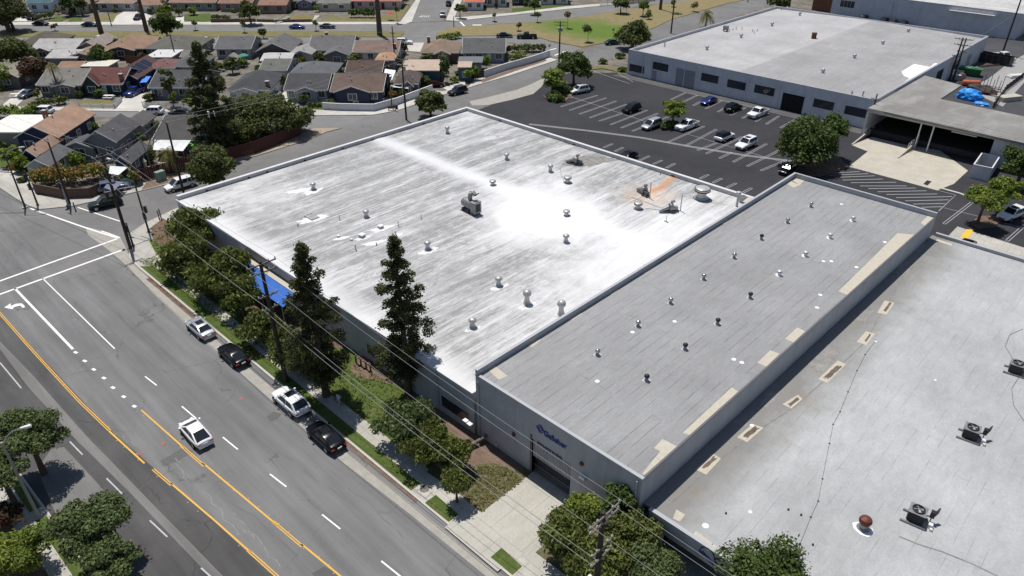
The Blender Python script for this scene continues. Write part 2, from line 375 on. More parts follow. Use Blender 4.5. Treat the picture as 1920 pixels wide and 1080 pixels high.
for pts in (((0,588),(206,808),14),((204,808),(271,869),5),((290,886),(520,1080),12),((265,772),(640,1083),20)):
    for i in range(pts[2]):
        t = (i+.5)/pts[2]; p = G(pts[0][0]+(pts[1][0]-pts[0][0])*t+random.choice((-5,5)), pts[0][1]+(pts[1][1]-pts[0][1])*t); md.lathe([(.06,0),(.045,.02),(.01,.022)], 6, (p.x, p.y, .011))
tag(md.build('lane_studs', mat('lane_stud_ceramic', (.55,.42,.25))), kind='structure')
# concrete kerb and crack sealing drawn across the carriageway
mk = MB(); random.seed(8)
for a, b in (((430,935),(560,1040)),((620,885),(760,1010)),((700,800),(1000,1080)),((230,640),(420,790)),((190,560),(330,690)),((350,900),(480,870)),((560,740),(700,880)),((100,500),(230,470)),((330,470),(150,520)),((60,430),(110,500)),((240,360),(60,410)),((140,700),(230,690)),((250,920),(330,880)),((500,830),(650,940))):
    n = 9; L = [G(a[0]+(b[0]-a[0])*i/n+random.uniform(-5,5), a[1]+(b[1]-a[1])*i/n+random.uniform(-4,4)) for i in range(n+1)]
    for i in range(n):
        if random.random() < .7: strip(mk, [L[i], L[i+1]], random.uniform(.02,.05), .013)
tag(mk.build('sealed_cracks', mat('crack_sealer', (.11,.107,.104), .8)), kind='structure')

M_LTA = asphalt('worn_light_asphalt', (.185, .18, .172), .18, 1.0, .3, .2); M_DKA = asphalt('dark_asphalt_repair', (.135, .132, .128), .2, 0, .2, .3)
ground('road_patch', [(70,880),(96,842),(120,838),(200,925),(232,975),(205,990),(150,960),(104,962)], .0125, M_LTA)
ground('road_patch', [(0,655),(0,640),(60,702),(160,815),(260,918),(420,1082),(395,1082),(240,920),(140,822),(50,722)], .0125, M_LTA)
ground('road_patch', [(345,838),(362,846),(330,866),(306,872),(300,864),(322,852)], .0125, M_DKA); ground('road_patch', [(500,782),(512,772),(528,776),(520,785),(508,790)], .0125, M_DKA); ground('road_patch', [(608,1062),(640,1080),(600,1100),(585,1075)], .0125, M_DKA)
ml = MB(); random.seed(21)
for a, b in (((385,920),(450,1010)),((430,960),(480,1010)),((470,1000),(520,1060)),((330,860),(350,900)),((235,820),(250,835))):
    L = [G(a[0]+(b[0]-a[0])*i/8+random.uniform(-7,7), a[1]+(b[1]-a[1])*i/8+random.uniform(-4,4)) for i in range(9)]; strip(ml, L, .07, .0215)
tag(ml.build('road_scrapes', mat('pale_road_scrape', (.25,.248,.245), .9, .3, 3)), kind='structure')
mr = MB(); [mr.lathe([(.22,0),(.01,.002)], 8, (G(*q).x, G(*q).y, .0205)) for q in ((452,748),(306,832),(262,851))]; tag(mr.build('survey_marks', mat('faded_red_paint', (.35,.13,.12), .9, .3, 4)), kind='structure')
# oil stains in the parking stalls
mo = MB(); random.seed(5)
for q in ((1080,196),(1128,202),(1150,209),(1200,222),(1330,262),(1440,290),(1375,290),(1335,196),(1440,222),(1290,180),(1150,284),(1235,306),(1345,342),(1170,232),(1100,200),(1500,250)):
    c = G(*q); n = 11; mo.poly([(c.x+random.uniform(.35,.75)*math.cos(2*math.pi*k/n), c.y+random.uniform(.4,1.0)*math.sin(2*math.pi*k/n), .0335) for k in range(n)])
tag(mo.build('oil_stains', mat('oil_stain', (.020,.020,.022), .7, .3, 2)), kind='structure')
# parking lot
ground('parking_lot', WL((-106.3,91.3),(-107.6,108),(-107.3,117),(-109.5,121.5),(-111.5,127),(-111.8,136),(-108,140),(-103,145),(40,145),(40,91.3)), .020, M_LOT, world=True)
mg = [(960,187),(1000,176),(1018,160),(1028,150),(1020,146),(995,158),(970,168),(915,182),(880,190),(885,198),(915,197)]
ground('driveway_apron', mg, .03, M_GUT)
mc = MB(); strip(mc, [G(*p) for p in ((992,233),(1100,245),(1200,258),(1300,276),(1400,292),(1500,304),(1600,312))], .85, .034); tag(mc.build('drainage_gutter', mat('lot_gutter_concrete', (.20,.195,.19))), kind='structure')
ground('rear_walk', WL((-97.5,89.9),(-37.2,89.9),(-37.2,91.8),(-97.5,91.8)), .13, M_WALK, .12, world=True)
ground('rear_walk', WL((-18.3,98.2),(-18.3,111.6),(-5,110.6),(20,109),(20,98)), .13, M_WALK, .12, world=True)
ground('tactile_ramp', [(1800,446),(1812,430),(1827,430),(1815,447)], .15, M_YEL2, .02)
ground('concrete_margin', WL((-103,141.6),(-44,141.6),(-44,145),(-101.5,145.2)), .026, mat('lot_margin_asphalt', (.10,.097,.097), .9, .25, .5), world=True)
ml = MB()
def stall(a, b, double=True):
    A, B = G(*a), G(*b); d = (B-A).normalized(); nn = Vector((-d.y, d.x, 0))*.19
    if double:
        for q in (-1, 1): strip(ml, [A+nn*q, B+nn*q], .1, .038)
        strip(ml, [A-nn, A+nn], .1, .0382); strip(ml, [B-nn, B+nn], .1, .0382)
    else: strip(ml, [A, B], .1, .038)
for a, b in (((1037,193),(1073,182)),((1052,200),(1120,179)),((1068,207),(1136,184)),((1087,214),(1155,190)),((1106,221),(1174,196)),((1124,227),(1172,211)),((1145,234),(1213,207)),((1165,240),(1233,213)),((1186,246),(1253,219)),((1252,267),(1320,237)),((1285,274),(1343,243)),((1308,282),(1360,262)),((1325,288),(1392,257)),((1349,297),(1372,286)),((1375,304),(1437,270)),((1401,312),(1470,278)),((1427,320),(1475,300))): stall(a, b)
spx(ml, [(1060,178),(1210,228)], .1, .0384); spx(ml, [(1290,252),(1500,314)], .1, .0384)
spx(ml, [(1285,174),(1430,205)], .1, .0384)
for a, b in (((1258,187),(1285,174)),((1278,193),(1307,179)),((1300,198),(1313,191)),((1323,204),(1353,189)),((1346,210),(1362,201)),((1370,216),(1398,202)),((1392,222),(1404,215)),((1417,228),(1440,213)),((1437,233),(1460,218)),((1463,240),(1490,225))): stall(a, b, True)
for a, b in (((1132,277),(1148,270)),((1153,284),(1168,277)),((1176,290),(1192,285)),((1200,301),(1217,293)),((1225,308),(1241,301)),((1250,315),(1265,307)),((1313,335),(1328,328)),((1337,343),(1353,335)),((1363,352),(1380,344)),((1392,362),(1409,353))): stall(a, b)
stall((1770,420),(1822,380)); stall((1888,452),(1935,410)); spx(ml, [(1770,390),(1835,406)], .1, .0384); spx(ml, [(1860,413),(1935,432)], .1, .0384)
spx(ml, [(1110,133),(1180,157),(1187,154),(1152,134),(1158,128)], .12, .0384)
# hatched no-parking zone
for a, b in (((1540,326),(1612,322)),((1553,329),(1628,326)),((1565,333),(1640,330)),((1580,338),(1655,336)),((1595,343),(1680,342)),((1612,349),(1700,349)),((1628,354),(1717,353)),((1645,360),(1737,358)),((1662,365),(1757,364)),((1680,371),(1785,369)),((1697,377),(1779,375)),((1712,383),(1772,382)),((1728,389),(1766,388))):
    spx(ml, [a, b], .17, .0382)
spx(ml, [(1592,313),(1792,366),(1760,396)], .12, .0384)
tag(ml.build('lot_stripes', M_LOTLINE), kind='structure')
kb = MB()
ground('dock_slab', [(1592,312),(1627,284),(1597,272),(1635,257),(1640,258),(1700,272),(1717,274),(1762,282),(1815,320),(1788,345),(1757,357)], .034, M_DOCK)
ground('drain_grate', [(1731,345),(1738,338),(1747,340),(1739,348)], .040, mat('dark_grate', (.02,.02,.02), .6))
kerb('kerb', [(1763,352),(1800,362),(1830,374)], .5, .12)
ground('rear_yard', WL((-43.5,145.2),(60,145.2),(60,249),(-43.5,249)), .012, M_LOTB, world=True)
ground('yard_concrete', [(1807,166),(1850,150),(1893,117),(1925,100),(1960,110),(1880,200),(1860,190)], .03, mat('yard_slab', (.33,.32,.31)))
ground('neighbour_lot', WL((-100,221),(60,221),(60,249.5),(-100,249.5)), .018, M_LOTB, world=True)
# lot islands
def island(px, h=.16, m=M_MULCH): ground('planter_island', px, h, m, h)
island([(1017,180),(1030,186),(1060,190),(1075,176),(1060,172),(1035,172)])
island([(1240,236),(1250,243),(1262,242),(1275,230),(1262,226),(1245,228)])
island([(1462,310),(1480,325),(1540,330),(1592,312),(1570,290),(1500,296)], .16)
island([(1820,418),(1835,428),(1865,425),(1878,412),(1865,404),(1835,405)])
island([(1108,130),(1120,122),(1172,128),(1175,140),(1162,138),(1150,132),(1130,128)], .16, M_DRYG)
# residential streets
H1 = lambda y, z=0: (G(-400, y, z), G(2400, y, z))
ground('branch_street', [(-60,207),(150,207),(480,213),(590,216),(690,217),(700,213),(640,240),(612,247),(600,246),(560,244),(480,236),(330,221),(150,219),(-60,219)], .013, M_STF)
ground('sidewalk', [(-60,198),(150,201),(380,206),(520,203),(610,206),(690,208),(735,201),(810,170),(830,171),(870,162),(875,165),(830,178),(745,207),(700,215),(600,216),(480,212),(150,207),(-60,207)], .12, M_WALK2, .12)
ground('sidewalk', [(640,240),(612,247),(606,250),(575,262),(545,272),(480,292),(430,305),(400,303),(420,294),(480,278),(520,266),(555,254),(575,246),(590,240)], .12, mat('dirt_verge',(.33,.27,.20),.9,.25,1), .12)
ground('sidewalk', [(0,352),(30,372),(55,386),(75,392),(135,386),(262,358),(345,337),(345,318),(272,337),(215,352),(150,370),(70,366),(60,330),(0,320),(-40,330)], .12, M_WALK, .12)
ground('dirt_verge', [(265,356),(275,340),(345,320),(345,336),(300,347)], .135, M_DIRTR)
ground('near_lane', [(-60,69),(0,69),(700,68),(820,68),(860,68),(960,67),(1020,74),(1035,80),(1090,90),(1060,104),(1040,108),(1000,92),(960,80),(820,80),(-60,81)], .011, M_STF)
ground('far_lane', [(-60,47),(700,45),(850,41),(860,39),(960,29),(1060,18),(1150,10),(1300,-8),(1330,0),(1200,10),(1150,22),(1060,35),(1010,41),(960,43),(855,51),(820,58),(750,58),(-60,59)], .016, M_STF)
ground('stop_street', [(787,-10),(771,42),(830,39),(852,-10)], .020, M_STF)
ground('median_crossing', [(752,56),(760,60),(752,70),(825,70),(818,64),(842,54)], .014, M_STF)
ground('median_grass', [(-60,58),(752,58),(758,62),(750,69),(-60,69)], .12, M_DRYG, .12)
ground('median_grass', [(820,68),(822,60),(845,51),(960,44),(1065,35),(1150,22),(1210,12),(1300,0),(1400,-10),(1395,0),(1360,7),(1257,37),(1222,54),(1135,80),(1092,88),(1030,76),(1015,71),(960,66)], .12, M_LAWNP, .12)
ground('sidewalk', [(-60,41),(480,41),(770,41),(760,45.5),(480,46),(-60,47)], .12, M_WALK2, .12)
ground('sidewalk', [(835,38),(855,39),(960,28),(1060,17),(1150,9),(1150,5),(1060,12),(960,24),(850,33)], .12, M_WALK2, .12)
ground('sidewalk', [(747,45),(772,41),(790,-5),(783,-5),(760,28)], .121, M_WALK2, .12)
ground('sidewalk', [(836,38),(850,38),(868,-5),(855,-5),(848,8)], .121, M_WALK2, .12)
ground('verge_dirt', [(875,165),(960,140),(1045,112),(1030,108),(950,132),(890,150)], .12, M_WALK2, .12)
ground('verge_planting', [(905,155),(975,130),(1025,114),(1022,110),(960,130),(900,150)], .14, M_DIRTR, .02)
cu = bpy.data.curves.new('road_word', 'FONT'); cu.body = 'STOP'; cu.size = 3.2; o_ = bpy.data.objects.new('tmp', cu); COL.objects.link(o_); bpy.context.view_layer.update()
me_ = bpy.data.meshes.new_from_object(o_.evaluated_get(bpy.context.evaluated_depsgraph_get())); bpy.data.objects.remove(o_); me_.materials.clear(); me_.materials.append(M_WHITE)
o_ = bpy.data.objects.new('stop_marking', me_); COL.objects.link(o_); q_ = G(806, 29.5); o_.location = (q_.x, q_.y, .05); o_.rotation_euler = (0, 0, RANG+math.pi); o_.scale = (.42, 1, 1); tag(o_, kind='structure')
ml = MB(); spx(ml, [(1040,104),(1063,95)], .5, .03); spx(ml, [(1030,94),(1043,91)], .5, .03); spx(ml, [(863,41),(871,49)], .5, .03); spx(ml, [(886,47),(903,47)], 1.0, .03); spx(ml, [(783,38.5),(800,38.5)], .5, .03)
tag(ml.build('street_markings', M_WHITE), kind='structure')
# yards
def yard(px, m, z=.05): ground('yard_patch', px, z, m)
for px, m in (([(88,40),(105,30),(128,32),(115,40)], M_LAWN), ([(128,40),(135,30),(155,32),(150,41)], M_LAWN), ([(165,41),(180,30),(225,26),(213,41)], M_DRYG),
              ([(210,46),(218,30),(240,17),(255,17),(285,30),(270,46)], M_DRIVE2), ([(25,40),(35,33),(60,33),(60,40)], M_DRIVE2), ([(330,36),(350,26),(395,26),(395,41)], M_LAWN),
              ([(300,38),(345,30),(345,41),(320,41)], M_DRIVE2), ([(520,41),(540,28),(590,28),(585,41)], M_DRYG), ([(595,41),(620,30),(650,32),(745,34),(745,41)], M_DRYG), ([(545,29),(600,29),(590,38),(560,38)], M_WALK2),
              ([(750,38),(768,10),(760,8),(740,20),(700,36)], M_DRYG), ([(960,27),(1010,20),(1060,14),(1100,10),(1050,8),(960,16)], M_LAWN),
              ([(0,200),(45,165),(60,172),(30,200)], M_DRIVE2), ([(215,206),(235,178),(278,175),(268,205)], M_DRIVE2), ([(145,202),(150,190),(205,185),(215,200)], M_DRYG),
              ([(515,203),(535,160),(553,158),(560,203)], M_DRIVE2), ([(605,206),(650,190),(710,185),(790,175),(720,205)], M_WALK2), ([(575,203),(580,195),(610,195),(610,205)], M_LAWN),
              ([(845,172),(872,160),(872,148),(830,165)], M_DRIVE2), ([(560,100),(575,85),(600,85),(590,100)], M_DRIVE2), ([(750,95),(770,80),(810,80),(800,98)], M_WALK2),
              ([(130,300),(160,298),(195,300),(200,312),(150,316)], M_LAWN), ([(120,320),(135,300),(155,302),(140,320)], M_WALK2), ([(135,297),(210,285),(212,300),(150,305)], M_DRIVE2),
              ([(265,320),(300,300),(330,302),(280,316)], M_WALK2), ([(0,315),(0,262),(28,262),(30,290),(14,312)], M_LAWN), ([(0,335),(18,320),(55,320),(70,362),(30,350)], M_WALK2)):
    yard(px, m, .05+.004*(_gn[0] % 24))
# ================================================================ LARGE BUILDINGS
def white_roof():
    s = NT('white_roof_coating'); X, Y, Z = s.sep()
    base = s.mix(s.math('MINIMUM', s.ramp(s.noise(.12, 4), (.3, .7, 0, 1)), 1.0), (.60, .595, .59), (.76, .755, .75))
    st = s.noise(1.0, 7, .72, s.mapping((.55, .045, 1)), .4)            # streaks run with the felt, front to back
    st2 = s.noise(1.0, 6, .7, s.mapping((2.6, .12, 1)), .3)
    big = s.noise(.055, 4, .6)
    glare_r = s.math('POWER', s.math('ADD', s.math('POWER', s.math('DIVIDE', s.math('ADD', X, 57.0), 10.5), 2.0), s.math('POWER', s.math('DIVIDE', s.math('ADD', Y, -66.0), 9.5), 2.0)), .5)  # sun glare at mid roof, painted into the colour as a soft ellipse
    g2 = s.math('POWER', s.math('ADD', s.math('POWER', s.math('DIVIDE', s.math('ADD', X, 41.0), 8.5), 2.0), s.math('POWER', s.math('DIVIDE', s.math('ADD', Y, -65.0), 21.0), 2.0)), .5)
    glare_clean = s.math('MINIMUM', s.ramp(s.math('ADD', glare_r, s.math('MULTIPLY', s.math('ADD', s.noise(.18, 5, .7), -.5), .9)), (.45, 1.35, 0, 1)), s.ramp(s.math('ADD', g2, s.math('MULTIPLY', s.math('ADD', s.noise(.22, 5, .7), -.5), .7)), (.4, 1.3, .3, 1)))
    base = s.mix(glare_clean, (.80, .79, .79), base)  # lighter base inside the painted glare and the less stained right part
    dirt = s.math('MULTIPLY', s.ramp(st, (.34, .58, 0.0, 1)), s.ramp(big, (.28, .50, .3, 1)))
    fine = s.noise(1.0, 5, .75, s.mapping((9, .9, 1)), .3)
    dirt = s.math('MULTIPLY', dirt, s.ramp(s.math('ADD', s.math('MULTIPLY', fine, .6), s.math('MULTIPLY', s.noise(.55, 6, .75), .4)), (.38, .55, .3, 1.25)))
    blot = s.noise(.28, 7, .72, s.mapping((1.5, .6, 1)), .6)
    dirt = s.math('MAXIMUM', dirt, s.math('MULTIPLY', s.math('MULTIPLY', s.ramp(blot, (.47, .57, 0, .75)), s.ramp(fine, (.3, .6, .5, 1.1))), glare_clean))
    hair = s.noise(1.0, 8, .8, s.mapping((5.0, .22, 1)), .5)
    dirt = s.math('ADD', s.math('MULTIPLY', dirt, .85), s.math('MULTIPLY', s.math('MULTIPLY', s.ramp(hair, (.50, .62, 0, .75)), s.ramp(big, (.3, .6, .3, 1))), glare_clean))
    dirt = s.math('MULTIPLY', s.math('MAXIMUM', dirt, s.math('MULTIPLY', s.ramp(st2, (.46, .60, 0, .9)), s.ramp(big, (.4, .6, .3, 1)))), glare_clean)
    ridge = s.ramp(s.math('ABSOLUTE', s.math('ADD', Y, -68.0)), (.5, 2.6, 0, 1))       # clean band along the ridge
    edge = s.ramp(s.math('ADD', Y, -33.7), (.8, 3.5, .15, 1))
    dirt = s.math('MULTIPLY', s.math('MULTIPLY', dirt, edge), ridge)
    c = s.mix(s.math('MINIMUM', dirt, .92), base, (.22, .217, .213))
    br = s.n('ShaderNodeTexBrick'); br.offset = .5
    for k, v in (('Scale', 1.0), ('Mortar Size', .02), ('Mortar Smooth', .5), ('Bias', 0), ('Brick Width', 11), ('Row Height', 1.0)): br.inputs[k].default_value = v
    s.link(s.mapping((1, 1, 1), (0, 0, math.pi/2)), br.inputs['Vector'])
    on = s.ramp(s.noise(.3, 4), (.45, .6, 0, .5)); c = s.mix(s.math('MULTIPLY', s.math('MULTIPLY', br.outputs['Fac'], on), glare_clean), c, (.45, .44, .43))
    # rust run-off beside the fan
    p = s.n('ShaderNodeVectorMath', operation='SUBTRACT'); s.link(s.pos, p.inputs[0]); q = G(1222, 362, 5); p.inputs[1].default_value = (q.x, q.y, 5)
    sp = s.n('ShaderNodeSeparateXYZ'); s.link(p.outputs[0], sp.inputs[0])
    dx = s.math('ADD', sp.outputs[0], s.math('MULTIPLY', sp.outputs[1], .12))
    wob = s.math('MULTIPLY', s.math('ADD', s.noise(.7, 4), -.5), 2.0)
    a = s.ramp(s.math('ABSOLUTE', s.math('ADD', dx, wob)), (.15, 1.0, 1, 0)); yy = sp.outputs[1]
    a = s.math('MULTIPLY', a, s.math('MULTIPLY', s.ramp(yy, (-.6, .6, 0, 1)), s.ramp(yy, (9, 13, 1, 0))))
    r = s.math('POWER', s.math('ADD', s.math('POWER', s.math('DIVIDE', sp.outputs[0], 4.2), 2.0), s.math('POWER', s.math('DIVIDE', s.math('ADD', yy, 1.0), 4.0), 2.0)), .5)
    c = s.mix(s.math('MULTIPLY', s.ramp(r, (.2, 1.25, .6, 0)), s.ramp(s.noise(.6, 5), (.3, .62, .1, 1))), c, (.80, .55, .36))
    c = s.mix(s.math('MULTIPLY', a, .85), c, (.55, .27, .12))
    s.col(c); s.rough(.55, 0, .35); s.bump(s.noise(5, 4), .12, .02); return s.m
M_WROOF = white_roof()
M_GROOF = planks('grey_felt_roofing', (.292, .291, .292), .95, 17, .36, math.pi/2, .006, .03, (.42, .58, .05, 1), .35, (.235, .23, .225)).m
s3 = planks('light_grey_felt_roofing', (.39, .397, .395), 1.0, 9, .36, math.pi/2, .012, .02, (.48, .6, .03, .8))
def _stain(s):
    X, Y, Z = s.sep()
    old = s.b.inputs['Base Color'].links[0].from_socket
    m = s.ramp(s.math('ADD', X, s.math('MULTIPLY', s.math('ADD', s.noise(.25, 5, .7), -.5), 5.0)), (-17.0, -13.4, 1, 0))
    c = s.mix(s.math('MULTIPLY', m, .78), old, (.185, .175, .16)); 
    r = s.ramp(s.noise(.3, 5, .7), (.56, .7, 0, .45)); c = s.mix(s.math('MULTIPLY', m, r), c, (.27, .20, .13)); s.col(c)
_stain(s3); M_LROOF = s3.m
s4 = planks('pale_felt_roofing', (.41, .40, .40), 1.2, 40, .66, math.pi/2, .01, .05, (.35, .65, .1, 1), .5, (.33, .32, .32))
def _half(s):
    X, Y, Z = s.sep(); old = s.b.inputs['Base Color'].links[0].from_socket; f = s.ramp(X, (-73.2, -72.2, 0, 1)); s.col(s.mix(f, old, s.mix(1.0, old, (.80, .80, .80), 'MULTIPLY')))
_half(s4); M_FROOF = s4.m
def wallmat(name, c, patch=.10):
    s = NT(name); v = s.ramp(s.noise(.5, 4), (.3, .7, 1-patch, 1+patch)); st = s.ramp(s.noise(1, 4, .6, s.mapping((1.5, 1.5, .12))), (.3, .7, .94, 1.06)); g = s.ramp(s.noise(14, 3), (.3, .7, .96, 1.04))
    s.col(s.mix(1.0, tuple(c), s.gray(s.math('MULTIPLY', s.math('MULTIPLY', v, st), g)), 'MULTIPLY')); s.rough(.85, 0, .3); s.bump(s.noise(30, 3), .2, .01); return s.m
M_WALLG = wallmat('grey_painted_block_wall', (.40, .405, .43)); M_WALLW = wallmat('pale_grey_wall', (.48, .475, .475)); M_WALLF = wallmat('light_grey_tilt_up_wall', (.56, .565, .60))
M_CAP = mat('metal_coping', (.40, .41, .43), .6, .05, 2); M_CAPD = mat('dark_coping', (.12, .12, .13), .6, .1); M_WCAP = mat('white_coping', (.62, .61, .62), .6, .06)
def _glass(name, c, r=.12):
    s = NT(name); s.col(s.mix(s.noise(.6, 3), tuple(c), tuple(x*1.7 for x in c))); s.rough(r, 0, .6); return s.m
M_GLASS = _glass('dark_window_glass', (.022, .026, .034)); M_VOID = mat('dark_interior', (.012, .012, .013), .9, .2)
M_STEEL = mat('galvanised_steel', (.42, .43, .44), .42, .12, 5, .6); M_DOORG = mat('grey_door_paint', (.27, .28, .32), .6, .08)
M_PATCH = mat('beige_roof_patch', (.50, .455, .37), .9, .10, 3); M_PATCHD = mat('stained_roof_patch', (.13, .105, .08), .9, .5, 2)
M_PATCHW = mat('white_sealant', (.85, .85, .85), .7, .05); M_BLACK = mat('black_metal', (.025, .025, .027), .5, .2, 4)
M_WHT = mat('white_painted_metal', (.74, .73, .72), .45, .10, 4, .1); M_RUST = mat('rusty_red_metal', (.15, .05, .035), .6, .3, 4, .3)

def parapet(x0, y0, x1, y1, z0, z1, t, sides, wallm, capm, root, cap=.05):
    """walls of a box building with chosen parapets; corners butt, cap is proud"""
    mb = MB()
    if 'S' in sides: mb.box(x0, y0, z0, x1, y0+t, z1)
    if 'N' in sides: mb.box(x0, y1-t, z0, x1, y1, z1)
    ys, yn = y0+(t if 'S' in sides else 0), y1-(t if 'N' in sides else 0)
    if 'W' in sides: mb.box(x0, ys, z0, x0+t, yn, z1)
    if 'E' in sides: mb.box(x1-t, ys, z0, x1, yn, z1)
    mb.build('parapet', wallm, root)
    cp = MB(); e = .04
    if 'S' in sides: cp.box(x0-e, y0-e, z1, x1+e, y0+t+e, z1+cap)
    if 'N' in sides: cp.box(x0-e, y1-t-e, z1, x1+e, y1+e, z1+cap)
    if 'W' in sides: cp.box(x0-e, ys+e*('S' in sides), z1, x0+t+e, yn-e*('N' in sides), z1+cap)
    if 'E' in sides: cp.box(x1-t-e, ys+e*('S' in sides), z1, x1+e, yn-e*('N' in sides), z1+cap)
    cp.build('coping', capm, root)
def window_y(root, x0, x1, z0, z1, y, name='window', fm=None, gm=None, mull=0):
    """window in a wall facing -Y"""
    f = MB(); t = .09
    f.box(x0-t, y-.07, z0-t, x1+t, y-.003, z0); f.box(x0-t, y-.07, z1, x1+t, y-.003, z1+t); f.box(x0-t, y-.07, z0, x0, y-.003, z1); f.box(x1, y-.07, z0, x1+t, y-.003, z1)
    for i in range(1, mull+1):
        xx = x0+(x1-x0)*i/(mull+1); f.box(xx-.03, y-.06, z0, xx+.03, y-.003, z1)
    o = f.build(name, fm or M_WALLG, root)
    MB().box(x0, y-.03, z0, x1, y-.004, z1).build('pane', gm or M_GLASS, o); return o
def window_x(root, y0, y1, z0, z1, x, name='window', fm=None, gm=None, sgn=1, mull=0):
    f = MB(); t = .09; a, b = x+.003*sgn, x+.07*sgn
    f.box(a, y0-t, z0-t, b, y1+t, z0); f.box(a, y0-t, z1, b, y1+t, z1+t); f.box(a, y0-t, z0, b, y0, z1); f.box(a, y1, z0, b, y1+t, z1)
    for i in range(1, mull+1):
        yy = y0+(y1-y0)*i/(mull+1); f.box(a, yy-.03, z0, x+.06*sgn, yy+.03, z1)
    o = f.build(name, fm or M_WALLG, root); MB().box(x+.004*sgn, y0, z0, x+.03*sgn, y1, z1).build('pane', gm or M_GLASS, o); return o

# --- white roofed warehouse
WX0, WX1, WY0, WY1, WZ = -97.2, -37.35, 33.75, 88.9, 5.0
wh = thing('warehouse', 'long low warehouse under the bright white streaked roof, filling the middle', 'warehouse', (0, 0, 0))
MB().box(WX0, WY0, 0, WX1, WY1, WZ-.02).build('wall', M_WALLG, wh)
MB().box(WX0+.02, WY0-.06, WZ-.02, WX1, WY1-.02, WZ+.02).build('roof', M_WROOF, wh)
parapet(WX0, WY0+.1, WX1, WY1, WZ+.02, WZ+.55, .45, 'WN', M_WALLW, M_WCAP, wh)
MB().box(WX0-.05, WY0-.12, WZ-.12, WX1, WY0-.06, WZ+.06).build('edge_flashing', M_WCAP, wh)
for (a, b) in (((688,643),(718,672)), ((828,740),(880,789)), ((600,556),(640,596)), ((745,700),(782,735))):
    p, q = onY(a[0], a[1], WY0), onY(b[0], b[1], WY0); zc = (onY(a[0], a[1], WY0).z+0)/1
    window_y(wh, p.x, q.x, max(p.z-1.3, .9), p.z, WY0)
for px_ in (482, 566, 640): p = onY(px_, 0, WY0)
for x in (-42.3, -60.2, -77.9, -90.5): MB().tube([(x, WY0-.15, WZ-.2), (x, WY0-.15, .3)], .06, 6).build('downpipe', M_WALLG, wh)
# scuppers along the side parapet
for y in (38, 44.5, 47.5, 54, 61, 67, 78): MB().box(WX0+.45, y-.15, WZ+.02, WX0+.55, y+.15, WZ+.22).build('scupper', M_BLACK, wh)
for x in (-88, -71, -52): MB().box(x-.25, WY1-.55, WZ+.02, x+.25, WY1-.45, WZ+.22).build('scupper', M_BLACK, wh)
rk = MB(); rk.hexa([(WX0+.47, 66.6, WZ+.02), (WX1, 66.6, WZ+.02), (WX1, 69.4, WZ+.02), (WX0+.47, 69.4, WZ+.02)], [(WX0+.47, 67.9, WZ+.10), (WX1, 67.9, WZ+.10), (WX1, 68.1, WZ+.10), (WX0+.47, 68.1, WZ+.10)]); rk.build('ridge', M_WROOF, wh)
# blue canopy in front of the wall
cn = thing('canopy', 'bright blue canopy with pale strip behind the street trees', 'canopy', (-75, 33.6, 0))
a, b = onY(492, 508, 33.6), onY(600, 575, 33.6)
MB().hexa([(-4.5, -2.6, 2.7), (9.5, -2.6, 2.7), (9.5, -.75, 3.45), (-4.5, -.75, 3.45)], [(-4.5, -2.6, 2.78), (9.5, -2.6, 2.78), (9.5, -.75, 3.53), (-4.5, -.75, 3.53)]).build('cover', mat('blue_tarpaulin', (.03, .14, .50), .5, .2, 1.5), cn)
MB().box(-4.8, -.75, 3.45, 9.8, -.02, 3.62).build('ledge', M_PATCH, cn)
for x in (-4, 0, 4.5, 9): MB().box(x-.05, -2.55, .13, x+.05, -2.45, 2.72).build('post', M_STEEL, cn)

# --- grey roofed warehouse, taller, with the lettered front
GX0, GX1, GX2, GY0, GY1, GZ, GP = -37.1, -19.3, -18.32, 33.9, 95.9, 7.1, 7.72
gw = thing('warehouse', 'taller warehouse with grey felt roof and blue lettering on its front', 'warehouse', (0, 0, 0))
DX0, DX1 = onY(997, 886, GY0).x, onY(1068, 925, GY0).x
d0, d1 = onY(999, 853, GY0).z, 5.0
zt = onY(998, 822, GY0).z                                   # top of the corrugated panel
zb = onY(1000, 856, GY0).z
m = MB(); m.box(GX0, GY0, 0, DX0, GY0+.3, GZ); m.box(DX1, GY0, 0, GX1, GY0+.3, GZ); m.box(DX0, GY0, zt, DX1, GY0+.3, GZ)
m.box(GX0, GY0+.3, 0, GX0+.3, GY1, GZ); m.prism([(GX1-.3, GY0+.3), (GX1, GY0+.3), (GX2, GY1), (GX2-.3, GY1)], 0, GZ); m.box(GX0+.3, GY1-.3, 0, GX2-.31, GY1, GZ); m.build('wall', M_WALLG, gw)
MB().prism([(GX0+.3, GY0+.3), (GX1-.15, GY0+.3), (GX2-.15, GY1-.3), (GX0+.3, GY1-.3)], GZ-.3, GZ+.004).build('roof', M_GROOF, gw)
parapet(GX0, GY0, GX2, GY1, GZ, GP, .22, 'WN', M_WALLG, M_CAP, gw, .045)
MB().box(GX0-.04, GY0-.05, GZ, GX1+.04, GY0+.25, GZ+.14).build('coping', M_CAP, gw)
MB().prism([(GX1-.14, GY0+.26), (GX1+.04, GY0+.26), (GX2+.04, GY1-.3), (GX2-.14, GY1-.3)], GZ, GZ+.09).build('coping', M_CAPD, gw)
m = MB(); n = 26
for i in range(n):
    x = DX0+(DX1-DX0)*(i+.5)/n; m.box(x-.045, GY0+.10, zb, x+.045, GY0+.19, zt)
m.box(DX0, GY0+.16, zb, DX1, GY0+.22, zt); m.build('corrugated_panel', M_WALLG, gw)
m = MB(); m.box(DX0-1, GY0+3.2, 0, DX1+1, GY0+3.3, 5); m.box(DX0-1, GY0+.3, 0, DX0-.9, GY0+3.2, 5); m.box(DX1+.9, GY0+.3, 0, DX1+1, GY0+3.2, 5); m.build('recess', M_VOID, gw)
